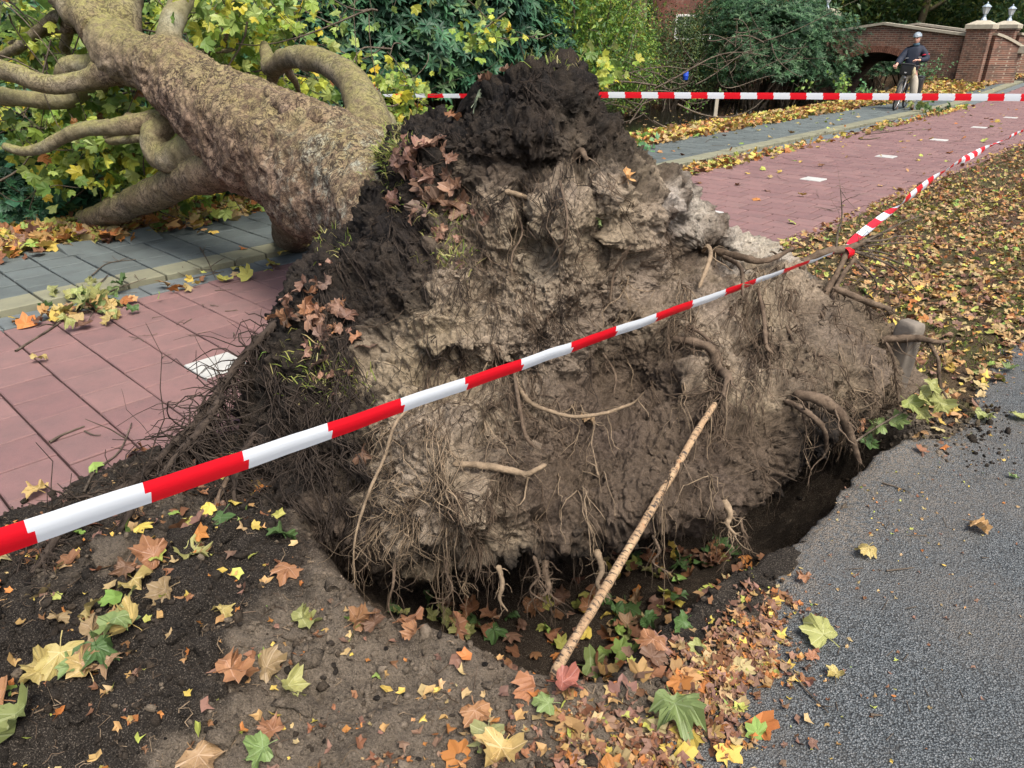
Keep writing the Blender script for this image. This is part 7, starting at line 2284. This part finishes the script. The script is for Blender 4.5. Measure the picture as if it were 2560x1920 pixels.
# half buried clods
n = 620
u_ = r_.uniform(-0.5, 1.7, n); v_ = r_.uniform(0.8, 3.2, n); s = r_.gamma(2.2, 0.007, n) + 0.005
k = (poly_sdf(u_, v_, PIT) < 0.0) & (r_.random(n) < 0.25 + sstep(1.2, 2.0, v_)); u_, v_, s = u_[k], v_[k], s[k]
near = tc[np.clip(np.searchsorted(us, u_), 0, nu - 1), np.clip(np.searchsorted(vs, v_), 0, nv - 1)] * r_.uniform(0.8, 1.2, (len(u_), 1))
V_, F_, C_ = blobs(W(u_, v_, floor_z(u_, v_) - s * 0.1), s, near, 17, 0.75)
V_ = V_ + (0.004 * fbm(V_ * 60, 3, 18))[:, None]
tag(link('earth_clods', mesh_np('earth_clods', V_, F_, MAT['terrain'], C_)), 'half buried clods of dark earth thrown out of the hole', 'earth clods', None, 'stuff')

# ---- twigs lying about
def twig(pts, r0, label, group=None, zl=0.006, forks=2, seed=0):
    r2 = np.random.default_rng(seed)
    q, _ = floor_at([a for a, b in pts], [b for a, b in pts])
    q[:, 2] += zl
    c = q.mean(0)
    S_ = spline(q, 14)
    parts = [tube1(S_ - c, np.linspace(r0, r0 * 0.5, 14), 5)]
    for k in range(forks):
        i = r2.integers(3, 12); d = r2.normal(0, 1, 3); d[2] = abs(d[2]) * 0.3; d /= np.linalg.norm(d)
        L_ = np.linalg.norm(S_[-1] - S_[0]) * r2.uniform(0.15, 0.4)
        parts.append(tube1([S_[i] - c, S_[i] - c + d * L_ * 0.5 + r2.normal(0, 0.1 * L_, 3) * np.array([1, 1, 0.2]), S_[i] - c + d * L_], [r0 * 0.6, r0 * 0.5, r0 * 0.3], 4))
    V_, F_, _ = join_np(parts)
    o_ = tag(link('twig', mesh_np('twig', V_, F_, MAT['twig']), None, c), label, 'twig', group)
    if group: NAMED.setdefault(('twig', group), []).append((o_, None))
    return o_


TW = [([(125, 1108), (160, 1088), (212, 1068)], .008, 'short thick stick on the red paving', 0), ([(212, 1080), (235, 1090), (253, 1090)], .005, 'stub of twig next to the thick stick on the paving', 0), ([(210, 1235), (240, 1180), (300, 1130), (330, 1060)], .006, 'long bent twig on the red paving beside the trailing root', 2),
      ([(500, 620), (520, 655), (540, 700)], .006, 'pale curved twig on the paving near the kerb', 3), ([(470, 700), (515, 690), (560, 680)], .005, 'forked twig on the red paving', 3), ([(230, 690), (270, 660), (340, 650)], .006, 'forked grey twig on the footpath', 4), ([(40, 880), (160, 800), (240, 720), (270, 690)], .009, 'branch of the torn sprig across the kerb', 5),
      ([(1975, 1680), (2020, 1735), (2070, 1785)], .004, 'long straight twig on the asphalt', 1), ([(2175, 1790), (2205, 1792)], .005, 'short reddish stick on the asphalt', 0), ([(2205, 1210), (2240, 1220), (2275, 1235)], .004, 'thin twig on asphalt by the hole', 2), ([(2215, 1430), (2285, 1422)], .004, 'curved twig on the asphalt below the rounded leaf', 0), ([(2200, 345), (2150, 350), (2190, 320), (2240, 300)], .012, 'bare forked branch on the cycle path', 6),
      ([(1960, 1660), (1985, 1690), (2000, 1710)], .004, 'little twig by the litter edge', 0), ([(1310, 1700), (1360, 1720), (1420, 1715)], .004, 'twig on the rim of the hole', 1)]
for i, (pts, r0, lb, fk_) in enumerate(TW): twig(pts, r0, lb, None, 0.006, fk_, i)
r2 = np.random.default_rng(8)
for i in range(34):
    x, y = [(r2.uniform(300, 620), r2.uniform(650, 900)), (r2.uniform(1650, 2500), r2.uniform(300, 560))][i % 2]
    a_ = r2.uniform(0, 6.28); L_ = r2.uniform(20, 60)
    twig([(x, y), (x + math.cos(a_) * L_ * 0.5 + r2.normal(0, 6), y + math.sin(a_) * L_ * 0.2), (x + math.cos(a_) * L_, y + math.sin(a_) * L_ * 0.4)], r2.uniform(.002, .004), 'thin dark twig strewn on the red paving', 'the small twigs on the red paving', 0.004, 1, 50 + i)
for i in range(26):
    x, y = r2.uniform(1700, 2540), r2.uniform(1250, 1900)
    a_ = r2.uniform(0, 6.28); L_ = r2.uniform(15, 50)
    twig([(x, y), (x + math.cos(a_) * L_ * 0.5, y + math.sin(a_) * L_ * 0.35), (x + math.cos(a_) * L_, y + math.sin(a_) * L_ * 0.7)], r2.uniform(.0012, .0025), 'thin straw coloured twig on the asphalt', 'the small twigs on the asphalt', 0.003, 0, 90 + i)

# ---- torn root ends and straw trodden into the earth
n = 1100
u_ = r_.uniform(-0.4, 1.9, n); v_ = r_.uniform(0.75, 3.2, n)
k = poly_sdf(u_, v_, PIT) < -0.01; u_, v_ = u_[k], v_[k]; n = len(u_)
a_ = r_.uniform(0, 6.28, n); L_ = r_.gamma(2.0, 0.018, n) + 0.008
K = 5; P_ = []
for q in range(K):
    uu_ = u_ + np.cos(a_) * L_ * q / K; vv_ = v_ + np.sin(a_) * L_ * q / K
    P_.append(W(uu_, vv_, floor_z(uu_, vv_) + 0.003 + r_.uniform(0, 0.006, n))); a_ = a_ + r_.normal(0, 0.5, n)
V_, F_ = tubes(np.stack(P_, 1), r_.uniform(0.0006, 0.0022, n)[:, None] * np.ones((1, K)), 3)
for i_, mt in enumerate(('root', 'root_pale')):
    h_ = len(F_) // 2
    tag(link('root_scraps', mesh_np('root_scraps', V_, F_[:h_] if i_ == 0 else F_[h_:], MAT[mt])), ('brown' if i_ == 0 else 'pale straw coloured') + ' root scraps trodden into the loose earth', 'root scraps', None, 'stuff')

# ---- grass
def blades(P_, Nn, L_, seed, wd_=0.0022, lean=0.6):
    r_ = np.random.default_rng(seed); n = len(P_)
    d = Nn + r_.normal(0, lean, (n, 3)); d /= np.linalg.norm(d, axis=1, keepdims=True)
    sd_ = np.cross(d, r_.normal(0, 1, (n, 3))); sd_ /= np.linalg.norm(sd_, axis=1, keepdims=True)
    g = np.array([0, 0, -1.0])
    m1 = P_ + d * L_[:, None] * 0.5; e = P_ + d * L_[:, None] * 0.85 + g * L_[:, None] * r_.uniform(0.05, 0.5, (n, 1))
    w2 = sd_ * wd_ * r_.uniform(0.6, 1.4, (n, 1))
    V_ = np.stack([P_ - w2, P_ + w2, m1 + w2 * 0.8, m1 - w2 * 0.8, e], 1).reshape(-1, 3)
    b = (np.arange(n) * 5)[:, None]
    F_ = np.concatenate([b + np.array([0, 1, 2]), b + np.array([0, 2, 3]), b + np.array([3, 2, 4])])
    return V_, F_


GP = np.array([[0.20, 0.26, 0.05], [0.28, 0.30, 0.08], [0.36, 0.33, 0.14], [0.13, 0.20, 0.04]])
parts_ = []
for cx_, cy_, sx_, sy_, n in ((990, 365, 22, 34, 420), (968, 410, 10, 26, 160), (1110, 555, 34, 26, 110), (1130, 640, 30, 18, 90), (845, 965, 38, 32, 190), (770, 905, 30, 40, 90), (820, 620, 30, 18, 110), (1380, 178, 40, 10, 70), (1010, 470, 20, 40, 60)):
    x = r_.normal(cx_, sx_, n); y = r_.normal(cy_, sy_, n)
    q, n_, r, _ = surf(x, y); k = r < 1.02
    up_ = n_ * 0.5 + np.array([0, 0, 0.6])
    V_, F_ = blades(q[k], up_[k], r_.uniform(0.03, 0.11, k.sum()), int(cx_))
    parts_.append((V_, F_, np.repeat(pick(GP, (3, 3, 3, 1), k.sum(), r_), 5, 0)))
V_, F_, C_ = join_np(parts_)
tag(tchild('turf', mesh_np('turf', V_, F_, MAT['grass'], C_, smooth=False)), 'tufts of yellow green grass still growing on the upturned turf', None, None, 'stuff')
n = 15000
u_ = 3.9 + r_.gamma(1.5, 3.6, n); v_ = r_.uniform(0.6, 2.75, n)
k = (u_ < 25) & (poly_sdf(u_, v_, PIT) < -0.1) & (fbm(np.stack([u_ * 2, v_ * 2, 0 * u_], -1), 2, 14) > -0.05)
u_, v_ = u_[k], v_[k]; n = len(u_)
V_, F_ = blades(W(u_, v_, floor_z(u_, v_)), np.tile([[0, 0, 1.0]], (n, 1)), r_.uniform(0.025, 0.07, n), 3, 0.003)
tag(link('verge_grass', mesh_np('verge_grass', V_, F_, MAT['grass'], np.repeat(pick(GP * 0.75, (3, 2, 1, 3), n, r_), 5, 0), smooth=False)), 'thin grass growing through the leaves on the verge', 'grass', None, 'stuff')

# ---- every leaf and twig of a heap gets a label that tells it from its neighbours
ORD = ['first', 'second', 'third', 'fourth', 'fifth', 'sixth', 'seventh', 'eighth', 'ninth', 'tenth', 'eleventh', 'twelfth', 'thirteenth', 'fourteenth', 'fifteenth', 'sixteenth', 'seventeenth', 'eighteenth', 'nineteenth', 'twentieth']


def tone(c):
    r_, g_, b_ = c
    if g_ > r_ * 1.15: return 'green'
    if g_ > r_ * 0.85: return 'yellow green'
    if g_ > r_ * 0.66: return 'yellow'
    if r_ > 0.28 and g_ < r_ * 0.48: return 'orange'
    if r_ > 0.33: return 'tan'
    return 'brown'


for (what, grp), items in NAMED.items():
    def key(t_):
        q = t_[0].matrix_world.translation if what == 'leaf' else t_[0].location
        zc_ = q.y * cP - (q.z - H) * sP
        return q.x / zc_
    by = {}
    for it in sorted(items, key=key):
        by.setdefault(tone(it[1]) if what == 'leaf' else 'thin', []).append(it[0])
    for tn, obs in by.items():
        half = (len(obs) + 1) // 2
        for i, o_ in enumerate(obs):
            j, side = (i, 'left') if i < half else (len(obs) - 1 - i, 'right')
            pre = ORD[min(j, 19)] + ' ' if len(obs) > 1 else ''
            tail = ' from the ' + side if len(obs) > 1 else ''
            o_['label'] = (f'{pre}{tn} {what}{tail} among ' if len(obs) > 1 else f'only {tn} {what} among ') + grp
